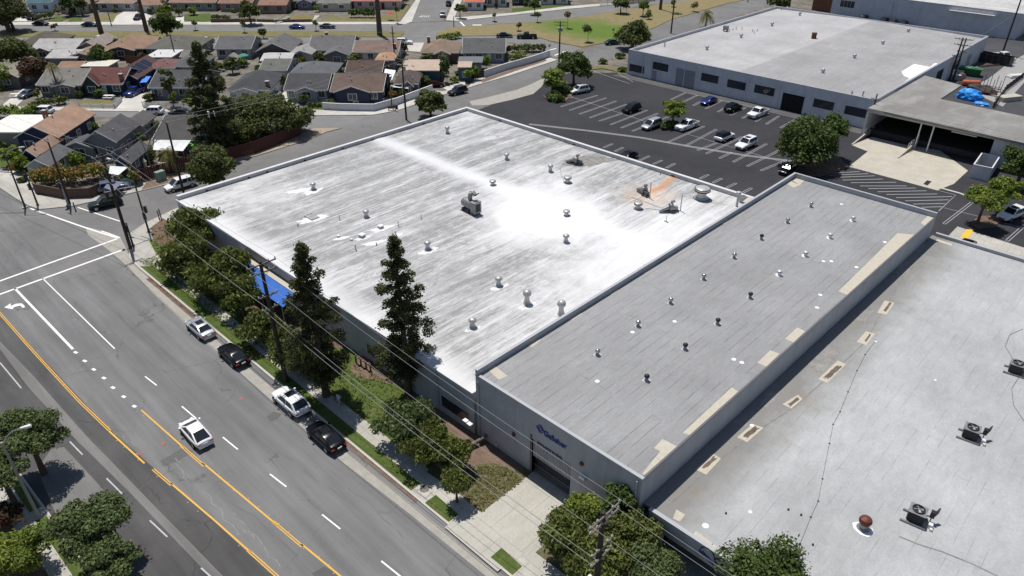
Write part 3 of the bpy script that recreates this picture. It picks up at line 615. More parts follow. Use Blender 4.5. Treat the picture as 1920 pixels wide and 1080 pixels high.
m = MB(); gz = zb-.05
k = 0
while k < 15:
    for sg in (1, -1):
        x0 = DX0+(DX1-DX0)*k/15.0; x1 = x0+sg*.9
        if DX0 <= x1 <= DX1: m.tube([(x0, GY0+.25, .15), (x1, GY0+.25, gz*.55), (x0, GY0+.25, gz)], .022, 4, False)
    k += 1
for z in (.2, gz*.5, gz): m.box(DX0, GY0+.22, z-.03, DX1, GY0+.28, z+.03)
g = m.build('lattice_gate', mat('tan_gate_metal', (.17,.15,.13), .6, .2), gw)
MB().box(DX0-.22, GY0-.05, .1, DX0, GY0+.3, zt+.4).build('door_jamb', mat('dark_jamb', (.13,.135,.15)), gw)
for (px_, py_) in ((964,814),(1091,869)):
    p = onY(px_, py_, GY0); MB().lathe([(.02,-.16),(.17,-.15),(.2,-.03),(.2,0)], 14, (p.x, GY0, p.z), 'y').build('alarm_bell', M_RUST, gw)
p = onY(1095, 893, GY0); lo = MB(); lo.box(p.x-.28, GY0-.35, p.z-.1, p.x+.28, GY0, p.z+.14); lo.build('wall_light', M_WHT, gw, bevel=.03)
for x in (DX0-2.0, DX0-1.55): MB().box(x-.012, GY0-.012, 1.6, x+.012, GY0-.001, GZ-.1).build('conduit', M_WALLG, gw)
for x, t in ((-36.7, GZ-.9), (GX1-.35, GZ-.3)): MB().tube([(x, GY0-.1, t), (x, GY0-.1, .3)], .07, 6).build('downpipe', M_WALLG, gw)
MB().box(GX0-.0, GY0-.02, GP-1.3, GX0+.4, GY0-.0, GP-1.0).build('scupper', M_WHT, gw)
[MB().box(x-.012, GY0-.006, .1, x+.012, GY0-.001, GZ-.02).build('panel_joint', M_DOORG, gw) for x in (-34.6, -32.2, -23.3, -21.4)]
[MB().box(x-.014, WY0-.006, .1, x+.014, WY0-.001, WZ-.15).build('panel_joint', M_DOORG, wh) for x in range(-92, -38, 6)]
# lettering
def lettering(txt, root, px, py, y, h, m, ext=.03, sx=1.0):
    cu = bpy.data.curves.new('lettering', 'FONT'); cu.body = txt; cu.size = h; cu.extrude = ext; cu.offset = h*(.022 if h > .5 else .006)
    o = bpy.data.objects.new('tmp', cu); COL.objects.link(o); bpy.context.view_layer.update()
    me = bpy.data.meshes.new_from_object(o.evaluated_get(bpy.context.evaluated_depsgraph_get())); bpy.data.objects.remove(o)
    r = bpy.data.objects.new('lettering', me); COL.objects.link(r); me.materials.clear(); me.materials.append(m)
    p = onY(px, py, y); r.location = (p.x, y-.035, p.z); r.rotation_euler = (math.pi/2, 0, 0); r.scale = (sx, 1, 1); r.parent = root
    return r
M_BLUE = mat('blue_sign_paint', (.035, .055, .26), .5, .08); M_NAVY = mat('navy_sign_paint', (.02, .025, .08), .5, .08)
p0, p1 = onY(1019, 814, GY0), onY(1061, 838, GY0)
lettering('Galleher', gw, 1020, 815, GY0, .78, M_BLUE, .03, (p1.x-p0.x)/(.78*3.42))
q0, q1 = onY(1008, 831, GY0), onY(1057, 858, GY0)
lettering('ENTRANCE IN REAR', gw, 1008, 831, GY0, .36, M_NAVY, .02, (q1.x-q0.x)/(.36*9.6))
lg = MB(); c = onY(1013.5, 804, GY0)
for r0, r1 in ((.62, .48), (.36, .20)):
    for k in range(4):
        a0, a1 = math.pi/2*k, math.pi/2*(k+1); e = .06
        A = lambda r, a: (c.x+r*math.cos(a)*.75, GY0-.04, c.z+r*math.sin(a)*.8)
        P = [A(r0, a0+e), A(r0, a1-e), A(r1, a1-e), A(r1, a0+e)]; lg.hexa([(v[0], GY0-.002, v[2]) for v in P], P)
lg.build('emblem', M_BLUE, gw)

# --- light grey roofed building at the right
RX0, RX1, RY0, RY1, RZ, RP = -18.55, 34, 34.2, 97.2, 4.25, 4.62
rw = thing('warehouse', 'low building with pale grey seamed roof and air units, cut by the right edge', 'warehouse', (0, 0, 0))
wx0, wx1 = onY(1212, 1005, RY0).x, -11.2
wx0 = -17.2
m = MB(); RW = RZ-.03; m.box(RX0, RY0, 0, wx0, RY0+.3, RZ); m.box(wx1, RY0, 0, RX1, RY0+.3, RZ); m.box(wx0, RY0, 2.75, wx1, RY0+.3, RZ)
m.prism([(RX0, RY0+.3), (RX0+.3, RY0+.3), (-17.6, RY1), (-17.9, RY1)], 0, RW); m.box(RX1-.3, RY0+.3, 0, RX1, RY1, RW); m.box(-17.58, RY1-.3, 0, RX1-.3, RY1, RW); m.build('wall', M_WALLG, rw)
MB().prism([(GX1+.03, RY0+.3), (RX1-.3, RY0+.3), (RX1-.3, RY1-.3), (GX2+.06, RY1-.3)], RZ-.2, RZ).build('roof', M_LROOF, rw)
parapet(-17.9, RY0, RX1, RY1, RZ, RP, .3, 'N', M_WALLG, M_CAP, rw, .045)
MB().box(RX0-.04, RY0-.05, RZ, RX1, RY0+.3, RZ+.12).build('coping', M_CAP, rw)
m = MB(); m.box(wx0-.5, RY0+2.4, 0, wx1+.5, RY0+2.5, 3.2); m.box(wx0-.5, RY0+.3, 0, wx0-.4, RY0+2.4, 3.2); m.box(wx1+.4, RY0+.3, 0, wx1+.5, RY0+2.4, 3.2); m.build('recess', M_VOID, rw)
p = onY(1225, 1035, RY0-1.2); MB().hexa([(-.5,-.22,0),(.5,-.22,0),(.5,.22,.0),(-.5,.22,.0)], [(-.5,-.22,.06),(.5,-.22,.06),(.5,.22,.06),(-.5,.22,.06)]).build('equipment_panel', M_WHT, rw, loc=(p.x, p.y, max(p.z, .5)))
# logo arc and letters
am = MB(); A, B = onY(1312, 1028, RY0), onY(1341, 1048, RY0); n = 12
for i in range(n):
    t0, t1 = math.pi*(1-i/n), math.pi*(1-(i+1)/n); cx, hw = (A.x+B.x)/2, (B.x-A.x)/2; z0 = A.z-.25
    P = [(cx+hw*math.cos(t)*r, z0+.85*math.sin(t)*r) for t, r in ((t0, 1), (t1, 1), (t1, .9), (t0, .9))]
    am.hexa([(x, RY0-.002, z) for x, z in P], [(x, RY0-.05, z) for x, z in P])
am.build('emblem', M_NAVY, rw)
am = MB(); am.hexa([(A.x, RY0-.002, A.z-.3), (B.x, RY0-.002, A.z-.75), (B.x, RY0-.002, A.z-.5), (A.x+.3, RY0-.002, A.z-.05)], [(A.x, RY0-.05, A.z-.3), (B.x, RY0-.05, A.z-.75), (B.x, RY0-.05, A.z-.5), (A.x+.3, RY0-.05, A.z-.05)]); am.build('emblem', M_BLUE, rw)
lettering('Cal C', rw, 1338, 1053, RY0, .85, M_NAVY, .03, .85); lettering('FLOORING', rw, 1342, 1060, RY0, .2, M_NAVY, .02, 1.2) if False else None
MB().box(onY(1342,1059,RY0).x, RY0-.03, onY(1342,1062,RY0).z-.12, onY(1342,1059,RY0).x+1.5, RY0-.002, onY(1342,1062,RY0).z-.04).build('underline', M_NAVY, rw)

def roofpatch(root, px, z, m, name='roof_patch', th=.015):
    pts = [G(x, y, z+th) for x, y in px]
    if root is gw:
        for p_ in pts: p_.x = min(p_.x, GX1+(GX2-GX1)*(p_.y-GY0)/(GY1-GY0)-.17)
    if name in ('tar_smear', 'felt_patch', 'stain'):         # ragged outline
        rn = random.Random(int(px[0][0])); Q = []; c_ = sum(pts, Vector())/len(pts)
        for i, a in enumerate(pts):
            b = pts[(i+1) % len(pts)]
            for k in range(6): p_ = a.lerp(b, k/6); Q.append(c_+(p_-c_)*rn.uniform(.72, 1.12))
        pts = Q
    mb = MB(); mb.prism([(p.x, p.y) for p in pts], z, z+th); return mb.build(name, m, root)
# beige patches on the grey roof
for px in ([(1683,437),(1714,440),(1588,553),(1572,546)], [(1495,614),(1510,621),(1488,642),(1471,635)], [(1444,657),(1462,663),(1438,688),(1420,680)], [(1372,726),(1388,736),(1304,822),(1280,812)],
           [(1242,823),(1272,838),(1241,866),(1228,858),(1238,846),(1226,840)], [(1228,858),(1242,866),(1214,894),(1204,888)], [(1500,330),(1512,334),(1500,347),(1485,340)], [(1484,338),(1500,347),(1488,352),(1476,345)], [(1742,402),(1757,408),(1738,424),(1726,418)],
           [(1405,368),(1418,374),(1404,382),(1392,378)], [(1362,406),(1374,408),(1358,420),(1347,418)], [(1306,435),(1322,437),(1306,450),(1294,446)], [(1208,495),(1225,500),(1210,513),(1195,509)], [(1150,537),(1161,543),(1147,553),(1135,549)], [(1085,583),(1092,588),(1074,600),(1062,597)], [(1002,634),(1015,637),(998,651),(985,645)], [(912,690),(928,686),(952,705),(935,712)]):
    roofpatch(gw, px, GZ, M_PATCH)
for px_, py_ in ((1120,715),(1265,603),(1186,623),(1376,674),(1391,680),(1532,577),(1538,553),(1606,501),(1659,454),(1578,383),(1544,490),(1559,490),(1617,361)):
    p = G(px_, py_, GZ); MB().lathe([(.22,0),(.2,.03),(.02,.035)], 9, (p.x, p.y, GZ)).build('sealant_spot', M_PATCHW, gw)
# patches, crack and sealant on the light grey roof
for px in ([(1659,563),(1677,568),(1662,590),(1645,586)], [(1624,621),(1641,626),(1624,647),(1606,641)], [(1571,676),(1586,683),(1551,718),(1534,711)], [(1496,740),(1505,748),(1484,766),(1467,758)], [(1411,795),(1432,802),(1401,829),(1382,820)], [(1337,850),(1352,860),(1324,890),(1304,880)], [(1268,955),(1285,965),(1275,978),(1262,972)], [(1305,995),(1346,1026),(1339,1030),(1300,1001)], [(1757,448),(1786,457),(1784,461),(1755,452)]):
    o = roofpatch(rw, px, RZ, M_PATCH)
for px in ([(1668,566),(1672,569),(1660,586),(1656,583)], [(1631,625),(1634,627),(1624,641),(1621,639)], [(1571,682),(1578,688),(1553,712),(1543,708)], [(1496,744),(1500,748),(1482,762),(1475,759)], [(1415,799),(1424,803),(1400,823),(1391,818)], [(1340,853),(1345,859),(1322,880),(1316,876)]):
    roofpatch(rw, px, RZ+.015, M_PATCHD, 'tar_smear', .006)
for px in ([(1690,470),(1735,455),(1720,490),(1700,520),(1680,515)], [(1615,580),(1640,582),(1622,605),(1598,598)], [(1550,640),(1580,660),(1560,680),(1540,700),(1515,685)], [(1395,775),(1420,770),(1400,800),(1370,790)], [(1440,735),(1470,730),(1440,765),(1425,760)]): roofpatch(rw, px, RZ, mat('worn_felt', (.27,.26,.245), .9, .25, .8), 'felt_patch', .008)
cr = MB(); random.seed(3)
L = [(1712,500),(1690,522),(1668,565),(1645,600),(1624,640),(1590,672),(1545,715),(1490,762),(1410,815),(1345,865),(1290,915),(1250,950)]
for i in range(len(L)-1): strip(cr, [G(L[i][0]+random.uniform(-1,1), L[i][1], RZ), G(*L[i+1], RZ)], .09, RZ+.012)
L = [(1686,1006),(1720,1020),(1765,1034),(1820,1056),(1870,1080)]; strip(cr, [G(*p, RZ) for p in L], .12, RZ+.012)
cr.build('crack_seal', mat('grey_tar', (.22,.215,.20), .8, .3, 2), rw)
# cable with small feet across the roof
cb = MB(); L = [(1642,638),(1622,665),(1607,695),(1590,735),(1575,772),(1562,796),(1555,832),(1542,898),(1534,940),(1520,970),(1500,1020),(1494,1040)]
cb.tube([tuple(G(*p, RZ+.03)) for p in L], .010, 4); cbl = cb.build('lightning_cable', M_BLACK, rw)
for p_ in L[:-1]: p = G(*p_, RZ); MB().box(p.x-.07, p.y-.05, RZ, p.x+.07, p.y+.05, RZ+.04).build('cable_foot', M_BLACK, rw)
for p_ in ((1478,956),(1502,966),(1524,1022),(1361,963)): p = G(*p_, RZ); MB().lathe([(.09,0),(.07,.12),(.02,.13)], 8, (p.x, p.y, RZ)).build('drain_cap', M_BLACK, rw)
for p_, r in (((1642,640),.14),((1754,713),.12),((1410,798),.2),((1407,960),.16),((1323,986),.26)): p = G(*p_, RZ); MB().lathe([(r,0),(r*.9,.03),(.02,.04)], 10, (p.x, p.y, RZ)).build('sealant_spot', M_PATCHW, rw)
for (a, b, c_) in (((1920,640),(1885,650),(1900,690)),): 
    cc = MB(); P = [G(1918,617,RZ), G(1893,628,RZ), G(1885,650,RZ), G(1898,672,RZ)]; cc.tube([(p.x, p.y, RZ+.03) for p in P], .015, 4); cc.build('cable', M_BLACK, rw)
    cc = MB(); P = [G(1912,705,RZ), G(1897,728,RZ), G(1900,760,RZ), G(1920,790,RZ)]; cc.tube([(p.x, p.y, RZ+.03) for p in P], .015, 4); cc.build('cable', M_BLACK, rw)

# --- far warehouse beyond the parking lot
FX0, FX1, FY0, FY1, FZ, FP = -101.3, -43.9, 145.1, 219.5, 4.95, 5.75
fw_ = thing('warehouse', 'wide warehouse with pale roof and dark strip windows behind the parking lot', 'warehouse', (0, 0, 0))
MB().box(FX0, FY0, 0, FX1, FY1, FZ).build('wall', M_WALLF, fw_)
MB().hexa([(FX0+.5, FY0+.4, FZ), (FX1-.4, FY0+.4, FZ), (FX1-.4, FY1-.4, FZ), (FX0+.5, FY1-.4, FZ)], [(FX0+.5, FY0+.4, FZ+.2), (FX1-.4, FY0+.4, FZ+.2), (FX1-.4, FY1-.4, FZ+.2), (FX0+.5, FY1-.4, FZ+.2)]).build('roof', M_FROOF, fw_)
# gable rise across the middle of the roof
mx = (FX0+FX1)/2+1
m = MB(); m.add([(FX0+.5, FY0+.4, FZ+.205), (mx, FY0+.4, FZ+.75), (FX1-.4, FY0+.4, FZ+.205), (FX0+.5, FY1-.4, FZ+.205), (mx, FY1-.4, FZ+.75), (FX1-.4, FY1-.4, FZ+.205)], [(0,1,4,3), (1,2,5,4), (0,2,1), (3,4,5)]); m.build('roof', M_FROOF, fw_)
parapet(FX0, FY0, FX1, FY1, FZ, FP, .4, 'SNWE', M_WALLF, mat('grey_coping', (.33,.33,.35)), fw_, .05)
for a, b in (((1181,119),(1208,133)), ((1225,115),(1253,130)), ((1316,136),(1347,152)), ((1365,148),(1398,164)), ((1416,158),(1452,174)), ((1527,184),(1565,199)), ((1586,197),(1628,214))):
    p, q = onY(a[0], a[1], FY0), onY(b[0], b[1], FY0); window_y(fw_, p.x, q.x, p.z-1.7, p.z, FY0, fm=M_WALLF)
p, q = onY(1269, 126, FY0), onY(1300, 166, FY0); rd = MB(); rd.box(p.x, FY0-.06, .02, q.x, FY0-.004, p.z-.1)
for i in range(12): z = .2+i*(p.z-.4)/12; rd.box(p.x+.02, FY0-.09, z, q.x-.02, FY0-.06, z+.03)
rd.build('roller_door', M_DOORG, fw_)
p, q = onY(1469, 172, FY0), onY(1502, 214, FY0); MB().box(p.x, FY0-.05, .02, q.x, FY0-.004, p.z-.1).build('open_doorway', M_VOID, fw_); MB().box(p.x-.15, FY0-.12, p.z-.1, q.x+.15, FY0-.004, p.z+.08).build('door_lintel', M_WALLF, fw_)
p, q = onY(1223, 132, FY0), onY(1230, 149, FY0); MB().box(p.x, FY0-.06, .1, q.x, FY0-.004, 2.2).build('door', M_DOORG, fw_)
for x in (-96.9,-85.6,-62.9,-51.2): MB().box(x-.09, FY0-.1, 0, x+.09, FY0-.004, FP-.05).build('pilaster', M_WALLF, fw_)
# its right hand side wall, doors and windows facing the yard
for y0, y1, z0, z1, mm in ((171,177,2.0,4.0,M_GLASS), (182,186.5,.1,4.0,M_VOID), (193,199,2.0,3.9,M_GLASS), (205,208,.1,3.4,M_DOORG)): window_x(fw_, y0, y1, z0, z1, FX1, 'window', M_WALLW, mm)
pts = [G(x, y, FZ+.3) for x, y in [(1690,134),(1714,120),(1744,125),(1752,118),(1766,118),(1698,166),(1675,168),(1706,146),(1695,142)]]
zr = lambda x: FZ+.205+.545*(FX1-.4-x)/(FX1-.4-mx)+.012
MB().poly([(min(p.x, FX1-.45), p.y, zr(min(p.x, FX1-.45))) for p in pts[::-1]]).build('roof_patch', M_PATCHW, fw_)

# --- loading canopy and yard
lc = thing('loading_dock', 'flat stained concrete roof over dark open loading bays', 'loading dock', (0,0,0))
M_DROOF = (lambda s: (s.col(s.mix(s.ramp(s.noise(.3, 6, .7, s.mapping((1, .35, 1))), (.38, .64, 0, 1)), s.mix(s.ramp(s.noise(.15, 4), (.4, .6, 0, 1)), (.33,.325,.31), (.25,.245,.235)), (.215,.20,.185))), s.rough(.95, 0, .15), s.m)[-1])(NT('stained_flat_roof')); m = MB()
cy0, cy1 = 140.2, 155.6
m.prism([(-43.4,cy0),(-8,cy0-1.2),(-8,cy1-1.5),(-35.6,cy1),(-35.6,168.5),(-43.4,171)], 5.1, 5.45, True); m.build('roof', M_DROOF, lc)
MB().box(-43.4, cy0-.1, 4.75, -20, cy0+.02, 5.52).build('fascia', mat('pale_concrete_fascia', (.46,.44,.40)), lc)
m = MB(); m.box(-43.5, cy0+.2, 0, -43.1, cy1, 5.1); m.box(-22.2, cy0+.3, 0, -8, cy0+.5, 5.1); m.build('wall', M_WALLF, lc)
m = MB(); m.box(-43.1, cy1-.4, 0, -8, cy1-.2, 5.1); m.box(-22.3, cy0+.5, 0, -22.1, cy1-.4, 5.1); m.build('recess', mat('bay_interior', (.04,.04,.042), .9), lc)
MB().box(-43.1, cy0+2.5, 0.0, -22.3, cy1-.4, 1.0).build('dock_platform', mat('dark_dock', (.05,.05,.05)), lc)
for px_, py_ in ((1725,270),(1765,262)):
    p = G(px_, py_, .1); MB().box(p.x-.1, cy0+.1, 0, p.x+.1, cy0+.3, 4.8).build('column', M_WHT, lc)
p = G(1690, 273); MB().box(-29, cy0+.8, 4.2, -25, cy0+1.0, 4.35).build('sign_bar', M_WHT, lc)
for sx, (A, B) in enumerate((((1597,272),(1637,247)), ((1683,297),(1718,273)))):
    a, b = G(*A), G(*B); d = (b-a).normalized(); nn = Vector((-d.y, d.x, 0))*.12
    wl = thing('ramp_wall', ('sloping pale kerb wall with white handrail at the left of the dock ramp', 'sloping pale kerb wall with white handrail between the two dock ramps')[sx], 'ramp wall', a, 0, 'kerb walls on the dock slab')
    b_ = b-a; MB().hexa([tuple(-nn), tuple(b_-nn), tuple(b_+nn), tuple(nn)], [tuple(-nn+Vector((0,0,.15))), tuple(b_-nn+Vector((0,0,1.1))), tuple(b_+nn+Vector((0,0,1.1))), tuple(nn+Vector((0,0,.15)))]).build('kerb_wall', M_DOCK, wl)
    rl = MB()
    for t in (.45, .6, .75, .9, 1.0): q = b_*t; zz = .15+.95*t; rl.tube([(q.x, q.y, zz), (q.x, q.y, zz+1)], .03, 4)
    for hh in (.5, 1.0): q0, q1 = b_*.45, b_; rl.tube([(q0.x, q0.y, .58+hh), (q1.x, q1.y, 1.1+hh)], .03, 4)
    rl.build('handrail', M_WHT, wl)
# concrete pit enclosure
c0 = G(1840, 332, 0); en = thing('bin_enclosure', 'small open topped grey concrete enclosure with white rim beside the dock', 'enclosure', (0,0,0))
P = [G(1816,333), G(1852,341), G(1869,318)]; u = (P[1]-P[0]); v = (P[2]-P[1]); v = v-u.normalized()*v.dot(u.normalized()); o = P[0]
def rect(o, u, v, a0, b0, a1, b1): return [tuple((o+u.normalized()*a+v.normalized()*b)[:2]) for a, b in ((a0,b0),(a1,b0),(a1,b1),(a0,b1))]
ul, vl, hh = u.length, v.length, 2.3; m = MB(); c = MB()
for r in ((0,0,ul,.2),(0,vl-.2,ul,vl),(0,.2,.2,vl-.2),(ul-.2,.2,ul,vl-.2)): m.prism(rect(o,u,v,*r), 0, hh); c.prism(rect(o,u,v,*r), hh, hh+.08)
m.build('wall', M_WALLF, en); c.build('rim', M_WHT, en)
# --- big grey building at the top right, brown brick building beside it
tr = thing('warehouse', 'long grey windowless building at the top right corner of the view', 'warehouse', (0,0,0))
TX0, TX1, TY0, TZ = -96.5, -43.5, 250.0, 6.8
MB().box(TX0, TY0, 0, TX1, TY0+75, TZ).build('wall', M_WALLF, tr)
M_STR = planks('streaked_white_roof', (.50,.49,.48), 1.5, 30, .6, 0, .06, .04, (.3,.6,.2,1), .8, (.38,.36,.33)).m
MB().box(TX0+.05, TY0+.05, TZ, TX1-.05, TY0+74.9, TZ+.12).build('roof', M_STR, tr)
MB().box(TX0-.05, TY0-.08, TZ+.12, TX1+.05, TY0+.3, TZ+.22).build('coping', M_CAP, tr)
window_y(tr, -94, -89.5, 2.6, 4.6, TY0, fm=M_WHT, mull=3)
MB().box(-62, TY0-1.0, 5.6, -50, TY0-.01, 5.75).build('awning', M_WHT, tr)
for x in (-78,-70): MB().tube([(x, TY0-.1, TZ), (x, TY0-.1, .3)], .08, 5).build('downpipe', M_WALLF, tr)
br = thing('brick_building', 'dark red brown building left of the grey building at the top right', 'building', (0,0,0))
p = G(1505, 16); MB().box(-103.8, 252, 0, -97, 275, 6.0).build('wall', mat('red_brown_wall', (.16,.075,.05), .85, .2, 1), br); MB().box(-104, 251.8, 6.0, -96.9, 275.2, 6.25).build('roof', M_CAPD, br)
MB().box(-97.3, 251.6, 0, -96.85, 251.95, 6.3).build('corner_post', M_CAP, br)
gb = thing('storage_building', 'dark walled building at the far right edge behind the yard', 'building', (0,0,0))
MB().box(-42.5, 262, 0, -20, 300, 4.5).build('wall', mat('dark_shed_wall', (.05,.055,.05)), gb); MB().box(-42.7, 261.8, 4.5, -19.8, 300, 4.7).build('roof', M_WALLF, gb)

# ================================================================ ROOF FITTINGS
def place_on(px, z): p = G(px[0], px[1], z); return (p.x, p.y, z)
M_VENTW = mat('white_ventilator', (.50,.49,.475), .4, .12, 3, .3); M_VENTD = mat('dark_ventilator', (.055,.055,.055), .5, .25, 5, .4); M_VENTS = mat('bright_steel_ventilator', (.55,.56,.57), .25, .15, 6, .9)
M_SKIRT = mat('grey_flashing', (.30,.30,.30), .7, .2, 3)
def fins(mb, r, z0, z1, n=18):
    zc = (z0+z1)/2; hh = (z1-z0)/2
    for k in range(n):
        a = 2*math.pi*k/n; P = []
        for j in range(6):
            t = -1+2*j/5; rr = r*math.sqrt(max(.12, 1-(t*.86)**2)); P.append((rr*1.03*math.cos(a+t*.25), rr*1.03*math.sin(a+t*.25), zc+t*hh))
        mb.tube(P, .014, 3, False)
def turbine(label, group, rb, h, head, neck, skirt, cat='roof vent'):
    t = thing('turbine_vent', label, cat, (0,0,0), 0, group)
    zc = h-rb*.85
    MB().lathe([(rb*1.15,0),(rb*.95,.06),(rb*.62,h*.28),(rb*.58,zc-rb*.6),(rb*.6,zc-rb*.55)], 14).build('neck', neck, t, True)
    hb = MB(); hb.lathe([(rb*.62,zc-rb*.75),(rb*.9,zc-rb*.45),(rb,zc),(rb*.88,zc+rb*.45),(rb*.5,zc+rb*.76),(rb*.15,zc+rb*.85)], 18)
    hd = hb.build('turbine_head', head, t, True); fb = MB(); fins(fb, rb, zc-rb*.75, zc+rb*.75); fb.build('fins', head, hd)
    MB().box(-rb*1.35, -rb*1.35, 0, rb*1.35, rb*1.35, .035).build('flashing', skirt, t); return t
wl_ = [((839,250),1.5,'beside the far ridge of the white roof, farthest from the street'), ((588,355),1.25,'alone on the left part of the white roof'), ((687,407),1.25,'on the white roof straight above the left tall conifer'),
       ((950,299),1.25,'on the white roof up from the round grey blower'), ((802,467),1.3,'on the white roof just right of the second conifer top'), ((935,535),1.35,'on the white roof left of the tall slim vent'),
       ((988,569),2.0,'tall slim one on the white roof near the grey roof corner'), ((1052,590),2.1,'half hidden behind the edge of the grey roof'), ((886,613),1.3,'nearest the street on the white roof'),
       ((1061,454),1.35,'in the middle of the brightest white patch, lower one'), ((1032,322),1.4,'on the white roof next to the dark stained fan motor')]
gW = 'round turbine vents on the white roof'
t0 = turbine('white turbine vent '+wl_[0][2], gW, .40, 1.5, M_VENTW, M_VENTW, M_WROOF); k0 = kidtree(t0)
for i, (px, h, lb) in enumerate(wl_):
    o = t0 if i == 0 else dup(t0, (0,0,0), 0, 'white turbine vent '+lb, k0)
    o.location = place_on(px, WZ+.02); o.scale = (1.0+.12*(h > 1.9), 1.0+.12*(h > 1.9), h/1.5*.84); o.rotation_euler = (0,0,i*.7)
gG = 'small round vents on the grey roof'
gl = [((1120,666),0,'bright topped, nearest the street in the left row'), ((1196,612),0,'bright topped, second from the street in the left row'), ((1257,569),0,'bright topped, third from the street in the left row'), ((1319,524),0,'bright topped, fourth from the street in the left row'),
      ((1376,484),0,'bright topped, fifth from the street in the left row'), ((1427,449),1,'dark, sixth from the street in the left row'), ((1476,418),0,'bright topped, seventh from the street in the left row'), ((1520,388),0,'bright topped, last in the left row near the back'),
      ((1212,714),1,'dark, nearest the street in the right row'), ((1284,655),1,'dark, second from the street in the right row'), ((1345,608),1,'dark, third from the street in the right row'), ((1406,559),1,'dark, fourth from the street in the right row')]
ga = turbine('small silver turbine vent on the grey roof, '+gl[0][2], gG, .23, .7, M_VENTS, M_SKIRT, M_WALLW); ka = kidtree(ga)
gd = turbine('small grey roof turbine vent, '+gl[5][2], gG, .23, .72, M_VENTD, M_SKIRT, M_WALLW); kd = kidtree(gd); usedd = False
for i, (px, dk, lb) in enumerate(gl):
    if dk: o = gd if not usedd else dup(gd, (0,0,0), 0, '', kd); usedd = True
    else: o = ga if i == 0 else dup(ga, (0,0,0), 0, '', ka)
    o['label'] = 'small grey roof turbine vent, '+lb; o.location = place_on(px, GZ)
def capvent(label, group, r, h, m, skirt):
    t = thing('roof_vent', label, 'roof vent', (0,0,0), 0, group)
    MB().lathe([(r*1.5,0),(r*1.1,.05),(r*.7,.1),(r*.7,h*.7)], 12).build('neck', skirt, t, True)
    MB().lathe([(r*.75,h*.55),(r*1.05,h*.6),(r*1.05,h*.9),(r*.6,h),(.02,h)], 14).build('cap', m, t, True); return t
cl = [((1461,516),'fourth from the back in the right row'), ((1510,480),'third from the back in the right row'), ((1556,446),'second from the back in the right row'), ((1599,414),'last at the back of the right row')]
c0_ = capvent('', gG, .27, .65, M_VENTW, M_PATCHW); kc = kidtree(c0_)
for i, (px, lb) in enumerate(cl):
    o = c0_ if i == 0 else dup(c0_, (0,0,0), 0, '', kc); o['label'] = 'short white capped vent on the grey roof, '+lb; o.location = place_on(px, GZ)
# low open ventilators on the white roof
s0 = thing('roof_vent', '', 'roof vent', (0,0,0), 0, 'low drum vents on the white roof')
MB().lathe([(.55,0),(.5,.06),(.34,.16),(.32,.55),(.42,.6)], 16).build('neck', M_VENTW, s0, True); MB().lathe([(.52,.6),(.55,.66),(.55,.86),(.50,.9),(.02,.92)], 18).build('cap', M_VENTW, s0, True)
rb_ = MB(); 
for zz in (.66, .86): rb_.tube([(.56*math.cos(a), .56*math.sin(a), zz) for a in [2*math.pi*k/18 for k in range(19)]], .035, 4, False)
rb_.build('rim', M_BLACK, s0); MB().lathe([(.62,0),(.6,.03),(.3,.04)], 14).build('flashing', M_CAPD, s0); ks = kidtree(s0)
for i, (px, sc, lb) in enumerate((((924,347),.8,'up right of the grey blower'), ((1062,404),.8,'in the middle of the brightest patch'), ((1064,342),1,'below the dark stained motor, wired to it'), ((1196,391),1,'by the rust stain and small motor'), ((1315,372),1.9,'widest one near the back right corner'))):
    o = s0 if i == 0 else dup(s0, (0,0,0), 0, '', ks); o['label'] = 'dark rimmed drum vent on the white roof, '+lb; o.location = place_on(px, WZ+.02); o.scale = (sc, sc, sc*.9+.1)
bk = thing('roof_drum', 'dark topped bucket shaped vent at the back right corner of the white roof', 'roof vent', place_on((1391,378), WZ+.02)); MB().lathe([(.42,0),(.42,.7),(.52,.75),(.52,.8)], 14).build('drum', M_WALLW, bk, True); MB().lathe([(.48,.8),(.44,.84),(.02,.84)], 14).build('lid', M_CAPD, bk)
pp = thing('flue_pipe', 'tall white flue pipe with rounded cap at the back right corner of the white roof', 'flue', place_on((1381,387), WZ+.02)); MB().lathe([(.22,0),(.16,.1),(.16,1.9)], 12).build('pipe', M_VENTW, pp, True); MB().lathe([(.3,1.85),(.34,2.0),(.3,2.15),(.02,2.25)], 12).build('cap', M_VENTW, pp, True)
# small pipes and boxes
bl = [((714,427),'closest to the second conifer top'), ((679,444),'middle one of three low boxes'), ((635,444),'leftmost of the small white boxes'), ((659,450),'tiny one between two others')]
b0 = thing('roof_box', '', 'roof box', (0,0,0), 0, 'small white boxes on the white roof'); MB().box(-.28,-.28,0,.28,.28,.28).build('body', M_WALLW, b0, bevel=.03); MB().box(-.33,-.33,.28,.33,.33,.36).build('lid', M_WHT, b0, bevel=.02); kb_ = kidtree(b0)
for i, (px, lb) in enumerate(bl):
    o = b0 if i == 0 else dup(b0, (0,0,0), 0, '', kb_); o['label'] = 'small white box vent on the white roof, '+lb; o.location = place_on(px, WZ+.02); s_ = (1, 1.1, .55, .5)[i]; o.scale = (s_,)*3; o.rotation_euler = (0,0,.2*i)
pl = [((637,412),.7,'thin upright pipe on the white roof between two turbine vents'), ((747,424),.7,'thin upright pipe beside the second conifer top'), ((790,411),.7,'thin upright pipe left of the grey blower'), ((667,469),.8,'stout upright pipe above the first conifer'), ((742,441),.6,'capped short pipe right of the second conifer top'), ((706,460),.3,'stubby dark drain pipe just left of the second conifer'), ((559,424),.25,'tiny dark drain stub on the left part of the white roof'), ((1238,327),.35,'dark drain stub by the far parapet of the white roof')]
